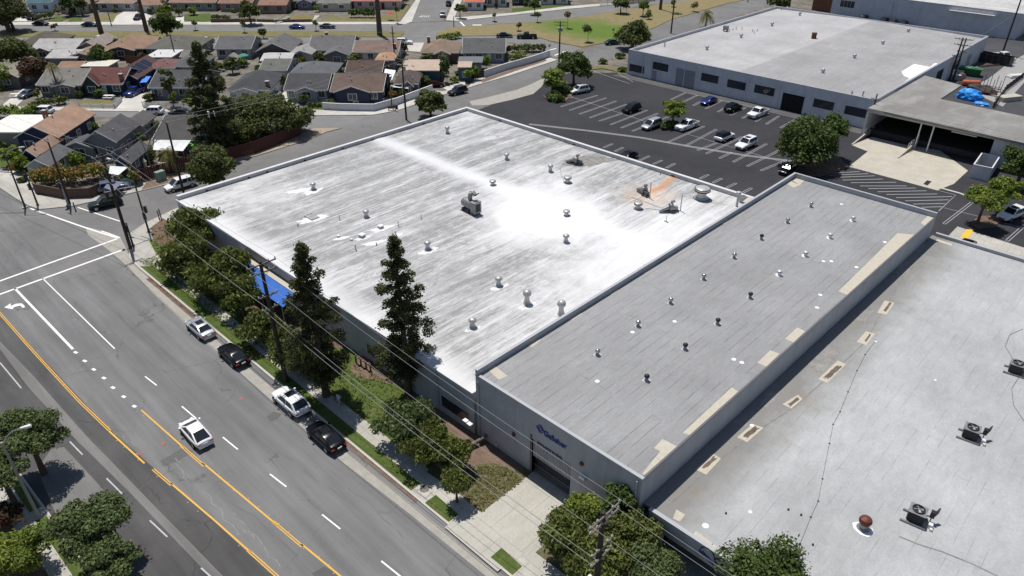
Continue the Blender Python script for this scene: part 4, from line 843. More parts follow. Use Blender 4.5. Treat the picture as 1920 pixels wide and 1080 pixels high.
for px, h, lb in pl:
    o = thing('vent_pipe', lb, 'vent pipe', place_on(px, WZ+.02)); r = .05+.04*(h > .55 and h < .65)+.03*(h > .75); mm = M_CAPD if h < .4 else M_VENTW
    MB().lathe([(r*2.4,0),(r,.06),(r,h)], 9).build('pipe', mm, o, True); MB().lathe([(r*1.3,h),(r*1.5,h+.05),(.01,h+.08)], 9).build('cap', mm, o)
sk = thing('roof_hatch', 'shallow L shaped white kerb frame lying on the left part of the white roof', 'roof hatch', place_on((585,407), WZ+.02)); MB().box(-.9,-.6,0,.9,-.48,.2).build('frame', M_WALLW, sk); MB().box(-.9,-.48,0,-.78,.6,.2).build('frame', M_WALLW, sk); MB().box(-.78,-.48,0,.9,.6,.1).build('lid', M_WROOF, sk)
# big blower with curved duct
P = G(884, 398, WZ); bw = thing('blower', 'big grey cylindrical blower with hooked duct in the middle of the white roof', 'blower', (P.x, P.y, WZ+.02), math.radians(-4))
M_BL = mat('weathered_grey_metal', (.27,.275,.28), .5, .3, 3, .5)
MB().lathe([(.1,-1.5),(.62,-1.45),(.66,-1.3),(.66,.4),(.6,.5),(.1,.55)], 18, (0,0,1.15), 'x').build('tank', M_BL, bw, True)
MB().box(.5,-.62,.25,1.4,.62,1.9).build('housing', M_BL, bw, bevel=.08); MB().box(1.4,-.38,.55,1.44,.38,1.6).build('grille', M_BLACK, bw)
MB().tube([(-.2,0,1.6),(-.2,0,2.3),(0,.05,2.75),(.4,.1,2.9),(.7,.12,2.7)], [.3,.32,.33,.32,.3], 12).build('duct', M_BL, bw, True)
MB().tube([(.75,.1,2.6),(1.3,.3,3.1)], .07, 5).build('damper', M_BLACK, bw)
f = MB(); [f.box(x-.06,-.7,0,x+.06,.7,.5) for x in (-1.2,0,.9)]; f.box(-1.5,-.75,0,1.3,-.62,.12); f.build('cradle', M_CAPD, bw)
# fans with motors
def fanmotor(label, px, rz, mast, dark):
    o = thing('exhaust_fan', label, 'exhaust fan', place_on(px, WZ+.02), rz, 'fan and motor sets on the white roof')
    m_ = M_BL
    MB().lathe([(.05,-.25),(.5,-.22),(.55,0),(.5,.22),(.05,.25)], 16, (0,0,.75), 'x').build('fan_housing', m_, o, True)
    MB().box(.28,-.25,.3,.95,.25,.75).build('motor', M_CAPD if dark else m_, o, bevel=.05)
    MB().tube([(-.3,0,.7),(-1.0,0,.45),(-1.6,0,.22)], [.32,.26,.2], 10).build('duct', m_, o, True)
    b = MB(); b.box(-1.2,-.35,0,1.1,-.25,.25); b.box(-1.2,.25,0,1.1,.35,.25); b.box(.95,-.35,0,1.1,.35,.25); b.build('frame', M_CAPD, o)
    MB().tube([(0,0,1.1),(.1,0,1.5),(.45,0,1.55)], .2, 9).build('outlet', m_, o, True)
    if mast: MB().lathe([(.16,0),(.07,.1),(.07,2.4)], 8, (1.4,0,0)).build('mast', M_STEEL, o)
    return o
fanmotor('grimy fan and motor beside a long dark stain near the far parapet', (1080,308), math.radians(20), False, True)
fanmotor('fan and motor with a thin mast at the top of the rust stain', (1207,365), math.radians(-20), True, True)
fanmotor('slanting fan and motor with a thin mast below the rust stain', (1257,397), math.radians(55), True, False)
ts = thing('t_stand', 'small T footed post below the slanting fan on the white roof', 'stand', place_on((1249,416), WZ+.02)); MB().box(-.3,-.05,0,.3,.05,.08).build('foot', M_CAPD, ts); MB().lathe([(.05,0),(.05,.8)], 6).build('post', M_STEEL, ts)
for pts in ([(1202,392),(1215,391),(1232,393),(1245,393)], [(1050,312),(1052,328),(1058,340)], [(1183,370),(1200,375),(1240,390)]):
    cw = MB(); cw.tube([tuple(G(*p, WZ+.05)) for p in pts], .02, 4); tag(cw.build('cable', M_CAPD), {1202: 'thin loose cable from a drum vent to the slanting fan on the white roof', 1050: 'thin cable from the grimy fan down to a drum vent', 1183: 'thin straight cable crossing the rust stain'}[pts[0][0]], 'cable')
roofpatch(wh, [(1050,302),(1085,292),(1150,293),(1160,300),(1110,312),(1080,313),(1056,311)], WZ+.02, mat('sooty_stain', (.24,.23,.21), .9, .5, 1.2), 'stain', .006)
roofpatch(wh, [(1270,362),(1300,366),(1365,383),(1352,386),(1300,374)], WZ+.02, mat('sooty_stain2', (.42,.41,.38), .9, .4, 1.2), 'stain', .006)
roofpatch(wh, [(1055,264),(1075,270),(1078,274),(1060,270)], WZ+.02, mat('sooty_stain', (.24,.23,.21), .9, .5, 1.2), 'stain', .006)

M_FRESH = mat('fresh_white_coating', (.68,.675,.67), .6, .06, 2)
for k, (x, y, a_, b_) in enumerate(((585,358,22,10),(560,357,30,8),(802,470,22,10),(935,538,20,9),(988,572,22,12),(886,616,20,8),(714,428,26,9),(679,446,18,7),(585,410,34,12),(640,446,18,6),(742,442,16,8),(700,455,26,8))):
    roofpatch(wh, [(x-a_, y+b_*.55), (x-a_*.4, y-b_*.1), (x+a_*.3, y-b_*.6), (x+a_, y-b_*.75), (x+a_*.8, y-b_*.1), (x+a_*.2, y+b_*.5), (x-a_*.5, y+b_*.9)], WZ+.02, M_FRESH, 'stain', .004+.0005*k)
# far warehouse fittings
fz = FZ+.22
fl = [((1246,88),0,'nearest the parking lot at the left'), ((1325,95),1,'second from the left near the parking lot'), ((1389,72),1,'beside the cluster of pipes'), ((1447,50),1,'up right of the cluster of pipes'), ((1499,30),1,'near the far parapet, third from the left'), ((1447,18),0,'left of a pair at the far parapet'), ((1465,19),0,'right of a pair at the far parapet'),
      ((1702,62),1,'farthest right near the far parapet'), ((1654,85),1,'upper of three in a row'), ((1601,111),1,'middle of three in a row'), ((1542,139),1,'lower of three in a row'), ((1596,181),0,'left of a dark pair by the front parapet'), ((1617,181),0,'right of a dark pair by the front parapet'), ((1615,36),0,'by the far parapet right of the middle')]
gF = 'vents on the far warehouse roof'
fa = turbine('', gF, .42, 1.2, M_VENTW, M_VENTW, M_WALLW); kfa = kidtree(fa); fb = capvent('', gF, .16, 1.1, M_VENTW, M_SKIRT); kfb = kidtree(fb); ua = ub = False
for px, k, lb in fl:
    if k: o = fa if not ua else dup(fa, (0,0,0), 0, '', kfa); ua = True
    else: o = fb if not ub else dup(fb, (0,0,0), 0, '', kfb); ub = True
    o['label'] = ('white turbine vent' if k else 'thin pipe vent')+' on the far roof, '+lb; o.location = place_on(px, fz)
p = place_on((1525,74), fz+.2); rc = thing('roof_chimney', 'dark red box chimney on the ridge of the far warehouse roof', 'chimney', p, .5); MB().box(-.55,-.45,0,.55,.45,1.5).build('body', M_RUST, rc, bevel=.04); MB().box(-.62,-.52,1.5,.62,.52,1.62).build('cap', M_RUST, rc)
pc = thing('roof_unit', 'dark little unit beside a row of short pipes on the far warehouse roof', 'roof unit', place_on((1361,58), fz+.2)); MB().box(-.7,-.5,.3,.5,.5,1.3).build('body', M_BL, pc, bevel=.05); 
for x in (-.6,.4): MB().box(x-.05,-.5,0,x+.05,.5,.3).build('leg', M_CAPD, pc)
for i, px in enumerate(((1368,58),(1374,57),(1380,55),(1391,55),(1411,59),(1420,59),(1414,63))):
    o = thing('vent_pipe', ['leftmost stub pipe of the row on the far roof', 'second stub pipe of the row on the far roof', 'third stub pipe of the row on the far roof', 'fourth stub pipe of the row on the far roof', 'stub pipe at the left of the separate trio on the far roof', 'rightmost stub pipe of the trio on the far roof', 'stub pipe nearest the camera in the far roof trio'][i], 'vent pipe', place_on(px, fz+.2), 0, 'stub pipes on the far warehouse roof'); MB().lathe([(.16,0),(.08,.08),(.08,.6)], 7).build('pipe', M_BL, o)

# --- condensing units on the light grey roof
def acunit(label, px):
    t = thing('air_unit', label, 'air conditioner', place_on(px, RZ), math.radians(8), 'black condensing units on the pale roof')
    f = MB(); f.box(-.95,-.72,.02,.75,-.58,.16); f.box(-.95,.45,.02,.75,.59,.16); f.build('skid', M_BL, t)
    b = MB(); b.box(-.6,-.5,.16,.5,.55,1.0); b.build('coil_cabinet', M_BLACK, t, bevel=.03)
    l = MB()
    for i in range(9): z = .24+i*.08; l.box(-.62,-.52,z,.52,.57,z+.02)
    l.build('louvres', mat('dark_louvre', (.06,.06,.062), .5), t)
    MB().box(-.64,-.54,1.0,.54,.59,1.06).build('top_plate', M_BL, t, bevel=.015)
    MB().lathe([(.43,1.06),(.45,1.16),(.39,1.17),(.38,1.08)], 20, (-.05,.02,0)).build('fan_ring', M_BLACK, t, True)
    MB().lathe([(.37,1.07),(.01,1.075)], 18, (-.05,.02,0)).build('fan_well', M_VOID, t)
    fb_ = MB(); fb_.lathe([(.09,1.08),(.09,1.15),(.02,1.16)], 10, (-.05,.02,0))
    for k in range(4):
        a = k*math.pi/2+.4; fb_.hexa([(-.05+.08*math.cos(a-.5), .02+.08*math.sin(a-.5), 1.10), (-.05+.34*math.cos(a-.25), .02+.34*math.sin(a-.25), 1.09), (-.05+.34*math.cos(a+.3), .02+.34*math.sin(a+.3), 1.13), (-.05+.08*math.cos(a+.5), .02+.08*math.sin(a+.5), 1.13)], [(-.05+.08*math.cos(a-.5), .02+.08*math.sin(a-.5), 1.11), (-.05+.34*math.cos(a-.25), .02+.34*math.sin(a-.25), 1.10), (-.05+.34*math.cos(a+.3), .02+.34*math.sin(a+.3), 1.14), (-.05+.08*math.cos(a+.5), .02+.08*math.sin(a+.5), 1.14)])
    fb_.build('fan', M_BL, t)
    d = MB(); d.box(.75,.25,.55,1.05,.6,1.1); d.tube([(.9,.4,.0),(.9,.4,.6)], .04, 5); d.tube([(.5,.3,.5),(1.0,.4,.7)], .05, 5); d.build('isolator_switch', M_BLACK, t)
    MB().hexa([(1.0,.45,.6),(1.08,.45,.6),(1.25,.8,.8),(1.17,.8,.8)], [(1.0,.45,1.15),(1.08,.45,1.15),(1.25,.8,1.35),(1.17,.8,1.35)]).build('open_cover', M_BLACK, t)
    j = MB(); j.box(.85,-.25,0,1.15,.05,.35); j.box(1.0,-.5,0,1.2,-.32,.2); j.build('junction_box', M_WHT, t, bevel=.02)
    return t
a0 = acunit('black condensing unit nearest the red mushroom vent on the pale roof', (1716,975)); kk = kidtree(a0)
dup(a0, place_on((1818,820), RZ), math.radians(8), 'black condensing unit in the middle of the three on the pale roof', kk)
dup(a0, place_on((1903,698), RZ), math.radians(8), 'black condensing unit at the right edge, farthest of the three on the pale roof', kk)
rv = thing('turbine_vent', 'dark red turbine vent with white sealed base on the pale roof', 'roof vent', place_on((1618,990), RZ))
MB().lathe([(.5,0),(.42,.1),(.3,.2),(.28,.5)], 14).build('neck', M_BL, rv, True); h_ = MB(); h_.lathe([(.3,.45),(.42,.6),(.45,.8),(.38,1.0),(.18,1.1),(.02,1.12)], 18); hd = h_.build('turbine_head', M_RUST, rv, True); f_ = MB(); fins(f_, .45, .5, 1.08); f_.build('fins', M_RUST, hd)
MB().prism([(-.75,-.1),(-.45,-.55),(.1,-.75),(.62,-.6),(.7,-.1),(.6,.35),(.1,.4),(-.5,.3)], 0, .03).build('flashing', M_PATCHW, rv)
# ================================================================ HOUSES
def shingle(c, name='shingle_roof'):
    k = (name, c)
    if k in _mc: return _mc[k]
    s = NT(name); L = tuple(x*.88 for x in lin(c)); g_ = sum(L)/3; L = tuple((x*.85+g_*.15)*k_ for x, k_ in zip(L, (1.05, 1.0, .93)))
    v = s.ramp(s.noise(.5, 5, .65), (.3, .7, .82, 1.18)); g = s.ramp(s.noise(7, 3, .7), (.3, .7, .86, 1.14)); X, Y, Z = s.sep()
    cr = s.ramp(s.math('FRACT', s.math('MULTIPLY', Z, 9.0)), (.0, .22, .86, 1))
    s.col(s.mix(1.0, L, s.gray(s.math('MULTIPLY', s.math('MULTIPLY', v, g), cr)), 'MULTIPLY')); s.rough(.9, 0, .25); s.bump(s.noise(14, 3), .3, .03); _mc[k] = s.m; return s.m
def paint(c):
    L = lin(c); g_ = sum(L)/3; return mat('painted_siding', tuple((x*.8+g_*.2)*1.15 for x in L), .8, .07, .8)
M_TRIM = mat('white_trim', (.70,.70,.69), .6, .05); M_HGL = _glass('house_window_glass', (.03,.035,.045), .1); M_BRICK = mat('chimney_brick', (.22,.12,.09), .9, .25, 4); M_VENTP = mat('roof_vent_metal', (.35,.35,.36), .5)
M_SOLAR = mat('solar_panel', (.02,.025,.05), .2, .1, 3, .1)
def roof_mesh(x0, x1, y0, y1, z, rise, kind, oh=.45):
    """pitched roof with thickness; returns roof MB and gable infill MB"""
    X0, X1, Y0, Y1 = x0-oh, x1+oh, y0-oh, y1+oh; r = MB(); g = MB(); th = .12
    if kind == 'flat': r.box(X0, Y0, z, X1, Y1, z+.22); return r, g
    if kind == 'gx':
        ym = (Y0+Y1)/2; zl = z-rise*oh/((Y1-Y0)/2-oh); T = [(X0,Y0,zl),(X1,Y0,zl),(X1,ym,z+rise),(X0,ym,z+rise),(X1,Y1,zl),(X0,Y1,zl)]
        F = [(0,1,2,3),(3,2,4,5)]
        for x in (x0, x1-.1): g.add([(x,y0,z),(x,y1,z),(x,(y0+y1)/2,z+rise-.02),(x+.1,y0,z),(x+.1,y1,z),(x+.1,(y0+y1)/2,z+rise-.02)], [(0,1,2),(3,5,4),(0,2,5,3),(1,4,5,2),(0,3,4,1)])
    elif kind == 'gy':
        xm = (X0+X1)/2; zl = z-rise*oh/((X1-X0)/2-oh); T = [(X0,Y0,zl),(X0,Y1,zl),(xm,Y1,z+rise),(xm,Y0,z+rise),(X1,Y1,zl),(X1,Y0,zl)]
        F = [(0,3,2,1),(3,5,4,2)]
        for y in (y0, y1-.1): g.add([(x0,y,z),(x1,y,z),((x0+x1)/2,y,z+rise-.02),(x0,y+.1,z),(x1,y+.1,z),((x0+x1)/2,y+.1,z+rise-.02)], [(0,1,2),(3,5,4),(0,3,4,1),(0,2,5,3),(1,4,5,2)])
    else:
        w_, d_ = X1-X0, Y1-Y0; q = min(w_, d_)/2*.95; zl = z-.1
        if w_ >= d_: A, B = (X0+q, (Y0+Y1)/2, z+rise), (X1-q, (Y0+Y1)/2, z+rise)
        else: A, B = ((X0+X1)/2, Y0+q, z+rise), ((X0+X1)/2, Y1-q, z+rise)
        T = [(X0,Y0,zl),(X1,Y0,zl),(X1,Y1,zl),(X0,Y1,zl),A,B]
        F = [(0,1,5,4),(1,2,5),(2,3,4,5),(3,0,4)] if w_ >= d_ else [(0,1,4),(1,2,5,4),(2,3,5),(3,0,4,5)]
    # thickness: duplicate below
    n = len(T); low = [(a, b, c-th) for a, b, c in T]
    edges = {}
    for f in F:
        for i in range(len(f)): e = (f[i], f[(i+1)%len(f)]); edges[e] = 1
    bd = [e for e in edges if (e[1], e[0]) not in edges]
    r.add(T+low, F+[tuple(i+n for i in f[::-1]) for f in F]+[(a, a+n, b+n, b) for a, b in bd]); return r, g
def hwin(root, x, z0, w, h, face, at_, trim, glass=None, awn=False):
    """house window; face 'f' wall facing camera side (y=at_), 'r' right wall x=at_, 'l' left wall"""
    f = MB(); p = MB(); t = .11
    def B(mb, a0, z0_, a1, z1_, d0, d1):
        if face == 'f': mb.box(a0, at_-d1, z0_, a1, at_-d0, z1_)
        elif face == 'r': mb.box(at_+d0, a0, z0_, at_+d1, a1, z1_)
        else: mb.box(at_-d1, a0, z0_, at_-d0, a1, z1_)
    B(f, x-w/2-t, z0-t, x+w/2+t, z0, .002, .07); B(f, x-w/2-t, z0+h, x+w/2+t, z0+h+t, .002, .07); B(f, x-w/2-t, z0, x-w/2, z0+h, .002, .07); B(f, x+w/2, z0, x+w/2+t, z0+h, .002, .07)
    B(f, x-.03, z0, x+.03, z0+h, .002, .06)
    o = f.build('window', trim, root); B(p, x-w/2, z0, x+w/2, z0+h, .003, .03); p.build('pane', glass or M_HGL, o)
    if awn: a = MB(); B(a, x-w/2-.2, z0+h+.05, x+w/2+.2, z0+h+.12, .07, .8); a.build('awning', M_TRIM, root)
HN = [0]
def house(label, x1, x2, yn, d, kind, rise, roofc, wallc, ze=2.8, wings=(), wins=2, door=None, trim=None, chimney=None, vents=2, sidewin=2, awn=False, cat='house', solar=False, doorc=(60,45,40), oh=.45, garage=False):
    """x1,x2: photo columns of the near eave, yn its row; d depth in metres"""
    a, b = G(x1, yn, ze), G(x2, yn, ze); wd = (b-a).dot(RT)-2*oh
    o = a+RT*oh+HF*oh; t = thing('house', label, cat, (o.x, o.y, 0), RANG)
    trim = M_TRIM if trim is None else paint(trim); rm = shingle(roofc); wm = paint(wallc)
    MB().box(0, 0, 0, wd, d, ze-.02).build('wall', wm, t)
    r, g = roof_mesh(0, wd, 0, d, ze, rise, kind, oh); ro = r.build('roof', rm if kind != 'flat' else mat('flat_roofing', lin(roofc), .85, .15, .8), t)
    if g.v: g.build('gable', wm, t)
    # fascia boards along the near eave
    zl = ze-.1 if kind in ('hip',) else ze-rise*oh/((d+2*oh)/2-oh) if kind == 'gx' else ze
    fb = MB()
    if kind in ('gx', 'hip'): fb.box(-oh, -oh-.05, zl-.22, wd+oh, -oh-.003, zl-.01)
    if kind == 'gy':
        zl = ze-rise*oh/(wd/2); hw = wd/2+oh
        for sg in (-1, 1):
            xa, xb = wd/2+sg*hw, wd/2; P = [(xa, zl-.2), (xb, ze+rise-.2), (xb, ze+rise+.01), (xa, zl+.01)]
            fb.hexa([(x, -oh-.003, z) for x, z in P], [(x, -oh-.06, z) for x, z in P])
    if kind == 'gx':
        hd = d/2+oh
        for xx in (wd+oh, -oh-.06):
            for sg in (-1, 1):
                ya, yb = d/2+sg*hd, d/2; P = [(ya, zl-.2), (yb, ze+rise-.2), (yb, ze+rise+.01), (ya, zl+.01)]
                fb.hexa([(xx+.003, y, z) for y, z in P], [(xx+.057, y, z) for y, z in P])
    if fb.v: fb.build('fascia', trim, t)
    HN.append((label, o, wd, d)); HN[0] += 1; rnd = random.Random(HN[0])
    n = wins; seg = wd/(n+1 if door is None else n+1)
    slots = [wd*(i+.5)/(n+(door is not None)) for i in range(n+(door is not None))]
    di = (door if door is not None and door >= 0 else None)
    for i, x in enumerate(slots):
        if di is not None and i == di:
            MB().box(x-.48, -.05, .1, x+.48, -.004, 2.15).build('door', mat('door_paint', lin(doorc), .6), t); MB().box(x-.58, -.06, 2.15, x+.58, -.004, 2.27).build('door_frame', trim, t)
        else: hwin(t, x, .95, min(1.5, wd/(n+1)*.6), 1.25, 'f', 0, trim, awn=awn)
    mid = (x1+x2)/2
    for k in range(sidewin):
        yy = d*(k+.6)/(sidewin+.2); hwin(t, yy, 1.0, 1.1, 1.1, 'r' if mid < 960 else 'l', wd if mid < 960 else 0, trim)
    if garage: gdo = MB(); gdo.box(.4, -.06, .05, 3.0, -.004, 2.1); [gdo.box(.4, -.08, .05+i*.42, 3.0, -.06, .07+i*.42) for i in range(1, 5)]; gdo.build('garage_door', M_TRIM, t)
    def roofz(x, y):
        if kind == 'gx': return ze+rise*(1-abs(y-d/2)/(d/2))
        if kind == 'gy': return ze+rise*(1-abs(x-wd/2)/(wd/2))
        if kind == 'flat': return ze+.2
        return ze+rise*min(1, min(x+oh, wd+oh-x, y+oh, d+oh-y)/(min(wd, d)/2+oh))-.08
    for k in range(vents):
        x, y = rnd.uniform(.2, .8)*wd, rnd.uniform(.1, .45)*d; z = roofz(x, y)
        MB().lathe([(.11,-.25),(.10,.3),(.16,.32),(.02,.45)], 7, (x, y, z)).build('roof_vent', M_VENTP, ro)
    if chimney:
        cx, cy, hh = chimney; z = roofz(cx*wd, cy*d); c = MB(); c.box(cx*wd-.35, cy*d-.35, z-.8, cx*wd+.35, cy*d+.35, z+hh); ch = c.build('chimney', M_BRICK, ro)
        MB().box(cx*wd-.42, cy*d-.42, z+hh, cx*wd+.42, cy*d+.42, z+hh+.1).build('chimney_cap', M_CAP, ch)
    if solar:
        for k in range(3): x = wd*.55+k*0.2; P = [(wd*.60, d*(.18+k*.22)), (wd*.92, d*(.18+k*.22)), (wd*.92, d*(.35+k*.22)), (wd*.60, d*(.35+k*.22))]; MB().hexa([(x, y, roofz(x, y)+.03) for x, y in P], [(x, y, roofz(x, y)+.10) for x, y in P]).build('solar_panel', M_SOLAR, ro)
    for wg in wings:                           # (x1,x2,yn,d,kind,ze,rise[,wins])
        X1, X2, YN, D, K, ZE, RI = wg[:7]; p, q = G(X1, YN, ZE), G(X2, YN, ZE)
        L0 = (p-o).dot(RT)+.35; L1 = (q-o).dot(RT)-.35; yy = (p-o).dot(HF)+.35; yy = min(yy, -.6) if K != 'x' else yy
        D = max(D, -yy+.02) if wg[-1] == 'join' else D
        MB().box(L0, yy, 0, L1, yy+D, ZE-.02).build('wing_wall', wm, t)
        r2, g2 = roof_mesh(L0, L1, yy, yy+D, ZE, RI, K, .35); r2.build('wing_roof', rm, t)
        if g2.v: g2.build('gable', wm, t)
        if K == 'gy':
            fb = MB(); zl = ZE-RI*.35/((L1-L0)/2); hw = (L1-L0)/2+.35; xc = (L0+L1)/2
            for sg in (-1, 1): P = [(xc+sg*hw, zl-.18), (xc, ZE+RI-.18), (xc, ZE+RI+.01), (xc+sg*hw, zl+.01)]; fb.hexa([(x, yy-.353, z) for x, z in P], [(x, yy-.41, z) for x, z in P])
            fb.build('fascia', trim, t)
        hwin(t, (L0+L1)/2, .95, min(1.7, (L1-L0)*.5), 1.25, 'f', yy, trim)
    return t, o, wd
R_ = (120,118,112)
house('pale blue house with teal roof edge at the top left', 46, 95, 4, 9, 'gx', 1.2, (60,105,120), (175,195,215), 3.2, wins=2, vents=1)
house('beige gabled house with porch posts at the top left', 106, 160, 9, 9, 'gy', 1.2, (125,115,105), (185,175,155), wins=3, door=1, wings=[(118,150,12,2.6,'gy',2.5,.8,'join')])
house('grey lilac house behind the first palm trunk', 178, 250, 5, 10, 'hip', 1.4, (150,130,115), (165,160,168), wins=3)
house('tan roofed pale house behind the second palm trunk', 258, 304, 8, 9, 'gx', 1.2, (150,120,100), (190,180,165), wins=1, garage=True)
house('grey green house with brown roof at the top of the view', 312, 404, 4, 10, 'gx', 1.3, (145,115,98), (135,142,130), wins=3, door=1)
house('taupe house with brown roof behind the terraced brown wall', 408, 472, 5, 10, 'gx', 1.3, (140,108,92), (150,130,122), wins=2)
house('brown stucco house with long front steps at the top', 482, 537, 9, 9, 'gx', 1.2, (150,115,98), (140,120,105), wins=2, trim=(150,130,110))
house('slate blue house with white trimmed windows at the top', 538, 600, 1, 10, 'hip', 1.5, (110,108,112), (112,114,140), wins=2, door=1, doorc=(220,220,220), wings=[(555,585,4,2.4,'gy',2.5,.9,'join')])
house('cream house with grey flat roof and two white window awnings', 592, 656, 5, 10, 'hip', .9, (120,122,118), (190,182,165), wins=2, awn=True)
house('pinkish house with red tile roof left of the sloping street', 660, 752, 1, 10, 'gx', 1.1, (190,110,95), (185,160,160), wins=3, door=2, doorc=(110,20,25))
house('white house with orange tile roof right of the sloping street', 870, 908, 3, 9, 'gx', 1.1, (200,105,80), (205,205,205), wins=2)
house('white stucco house beside the orange tiled one', 909, 952, -3, 9, 'flat', .3, (150,145,140), (200,195,188), wins=2, door=1)
house('dark green cottage at the top beyond the sloping street', 958, 1007, -6, 9, 'gx', 1.2, (90,85,80), (60,70,60), wins=2, door=1)
house('whitish house with lawn at the top centre right', 1012, 1068, -7, 9, 'gx', 1.2, (130,120,115), (190,190,190), wins=2, door=1)
# second row, backs to the camera
house('house with big olive grey hipped roof at the left behind trees', 26, 98, 84, 11, 'hip', 2.0, (98,94,86), (120,115,105), wins=2)
house('house with wide light grey roof and white window pair', 56, 141, 91, 10, 'gx', 1.3, (172,172,176), (120,118,118), wins=3, wings=[(60,92,95,2,'gy',2.6,.7,'join')])
house('mauve grey house gable end beside the light grey roof', 142, 186, 88, 10, 'gy', 1.3, (150,140,138), (132,122,120), wins=1, vents=1)
house('house with tan hipped roof left of the big round tree', 190, 268, 90, 12, 'hip', 2.0, (152,124,104), (95,75,65), wins=2, wings=[(196,252,94,1.8,'gy',2.5,.9,'join')])
house('house with grey green roof in front of the big round tree', 268, 370, 90, 11, 'hip', 1.9, (104,105,100), (112,112,104), wins=3)
house('slate roofed pale house beside the white trailer', 400, 470, 90, 10, 'gx', 1.8, (102,104,110), (150,150,155), wins=2, door=1)
house('dark slate gabled house by the red parasol', 478, 546, 95, 11, 'gy', 1.9, (104,106,112), (75,72,72), wins=1)
house('long slate roofed house with gabled back wing', 576, 660, 93, 12, 'gx', 2.1, (106,108,113), (105,105,112), wins=2, chimney=(.25,.75,1.1), wings=[(604,656,103,4.5,'gy',2.8,1.2,'join')])
house('white walled house with faded brown roof at the tall palm', 660, 747, 97, 11, 'gx', 1.5, (128,110,102), (195,192,190), wins=4, chimney=(.93,.15,1.0))
house('brown house with peaked tan roof and tall chimney', 787, 861, 98, 10, 'hip', 2.0, (140,122,106), (115,88,78), wins=1, chimney=(.12,.75,1.4), wings=[(812,845,101,1.5,'gy',2.7,.8,'join')])
house('blue grey house with dark roof left of the white yard wall', 866, 948, 97, 11, 'gx', 2.0, (94,97,100), (125,130,148), wins=3, door=2, doorc=(220,220,220))
# back houses and garages
house('small house with beige grey roof at the left edge', -22, 34, 143, 11, 'gy', 1.6, (150,146,134), (95,92,88), wins=1)
house('garage with pale silvery roof among trees at the left', 84, 144, 108, 8, 'gx', .9, (178,180,182), (140,138,135), wins=1, cat='garage')
house('garage with brown rolled roof next to the silvery roof', 122, 178, 106, 9, 'gy', .9, (146,124,106), (125,112,102), wins=1, cat='garage')
house('tiny shed with rusty tan roof and navy wall', 106, 150, 126, 5, 'gx', .7, (152,122,100), (55,65,85), 2.4, wins=1, cat='shed', vents=0)
house('flat white roofed carport behind the maroon house', 150, 203, 126, 5, 'flat', .2, (205,198,185), (120,110,100), 2.4, wins=0, cat='carport', vents=0, sidewin=0)
house('navy house with dark maroon roof and solar panels', 200, 258, 146, 13, 'gy', 1.7, (92,70,70), (45,55,85), wins=1, solar=True)
house('white flat roofed garage in the middle of the block', 271, 322, 109, 7, 'flat', .2, (195,195,192), (150,148,142), 2.6, wins=1, cat='garage')
house('low house with maroon hipped roof behind the big slate one', 268, 328, 127, 7, 'hip', 1.1, (122,88,88), (115,120,130), wins=2)
house('grey roofed back house beside the tall conifer', 316, 378, 124, 9, 'hip', 1.4, (94,98,103), (110,112,118), wins=1)
house('little grey roofed back building under the trailer', 336, 376, 106, 6, 'gx', .9, (122,120,112), (120,118,112), wins=1)
house('small white garden shed with gabled grey roof', 417, 443, 113, 3.4, 'gy', 1.1, (140,140,140), (190,190,190), 2.2, wins=0, cat='shed', vents=0, sidewin=0, oh=.2)
house('long low garage with whitish rolled roof', 487, 545, 113, 7, 'gx', .7, (190,193,196), (130,126,120), wins=1, cat='garage')
house('narrow cream gabled garage behind the red parasol', 540, 586, 101, 7, 'gy', .8, (150,150,155), (185,178,165), wins=0, cat='garage')
house('grey green roofed garage with white carriage doors', 484, 538, 131, 10, 'gx', 1.2, (106,110,106), (180,180,182), wins=1, garage=True, cat='garage')
house('blue grey hipped back house behind the charcoal roof', 540, 628, 138, 9, 'hip', 1.6, (102,107,115), (150,155,170), wins=2)
house('dark chocolate roofed back house with small white vents', 646, 716, 134, 9, 'gx', 1.3, (90,74,68), (120,98,88), wins=1)
house('tan roofed lean-to between the white wall house and brown one', 702, 740, 112, 6, 'hip', .8, (176,140,110), (140,130,125), wins=0, cat='garage', sidewin=0)
house('teal walled flat roofed building behind the street fence', 751, 824, 134, 9, 'flat', .2, (176,158,142), (38,78,90), 3.1, wins=0, trim=(38,78,90), cat='building', sidewin=0)
house('small teal flat roofed studio beside the ivy column', 857, 884, 128, 5, 'flat', .2, (178,158,138), (60,95,105), 3.0, wins=1, cat='studio', oh=.2, sidewin=0, vents=0)
house('low grey flat roofed garage beside the white yard wall', 858, 905, 119, 5, 'flat', .2, (105,107,110), (120,126,145), 2.4, wins=0, cat='garage', vents=0, sidewin=0)
# fourth row, along the branch street
house('ash grey bungalow with pale grey roof and palm in front', 66, 150, 158, 11, 'gx', 1.9, (124,124,122), (112,110,104), wins=3, door=1, wings=[(96,142,161,1.5,'gy',2.5,.5,'join')])
house('dark green house with maroon roof and crisp white trim', 152, 229, 156, 10, 'gx', 2.0, (106,66,64), (42,58,62), wins=2, door=1, doorc=(210,215,205), wings=[(151,185,158,1.6,'gy',2.8,1.9,'join')], chimney=(.98,.1,1.2))
house('wide lilac grey bungalow with slate roof and front garden', 276, 378, 163, 12, 'gx', 2.0, (80,83,89), (115,115,135), wins=3, door=1, doorc=(60,60,70))
house('pale house with dark slate hipped roof behind the olive tree', 424, 506, 168, 12, 'hip', 2.0, (76,79,85), (185,185,188), wins=2, wings=[(432,484,172,1.6,'gy',2.6,.8,'join')], chimney=(.95,.1,1.0))
house('blue grey bungalow with charcoal roof and arched white porch', 531, 614, 167, 10, 'gx', 1.9, (78,80,86), (140,148,160), wins=3, door=1, doorc=(60,75,110), wings=[(551,596,169,1.6,'gy',2.6,.8,'join')])
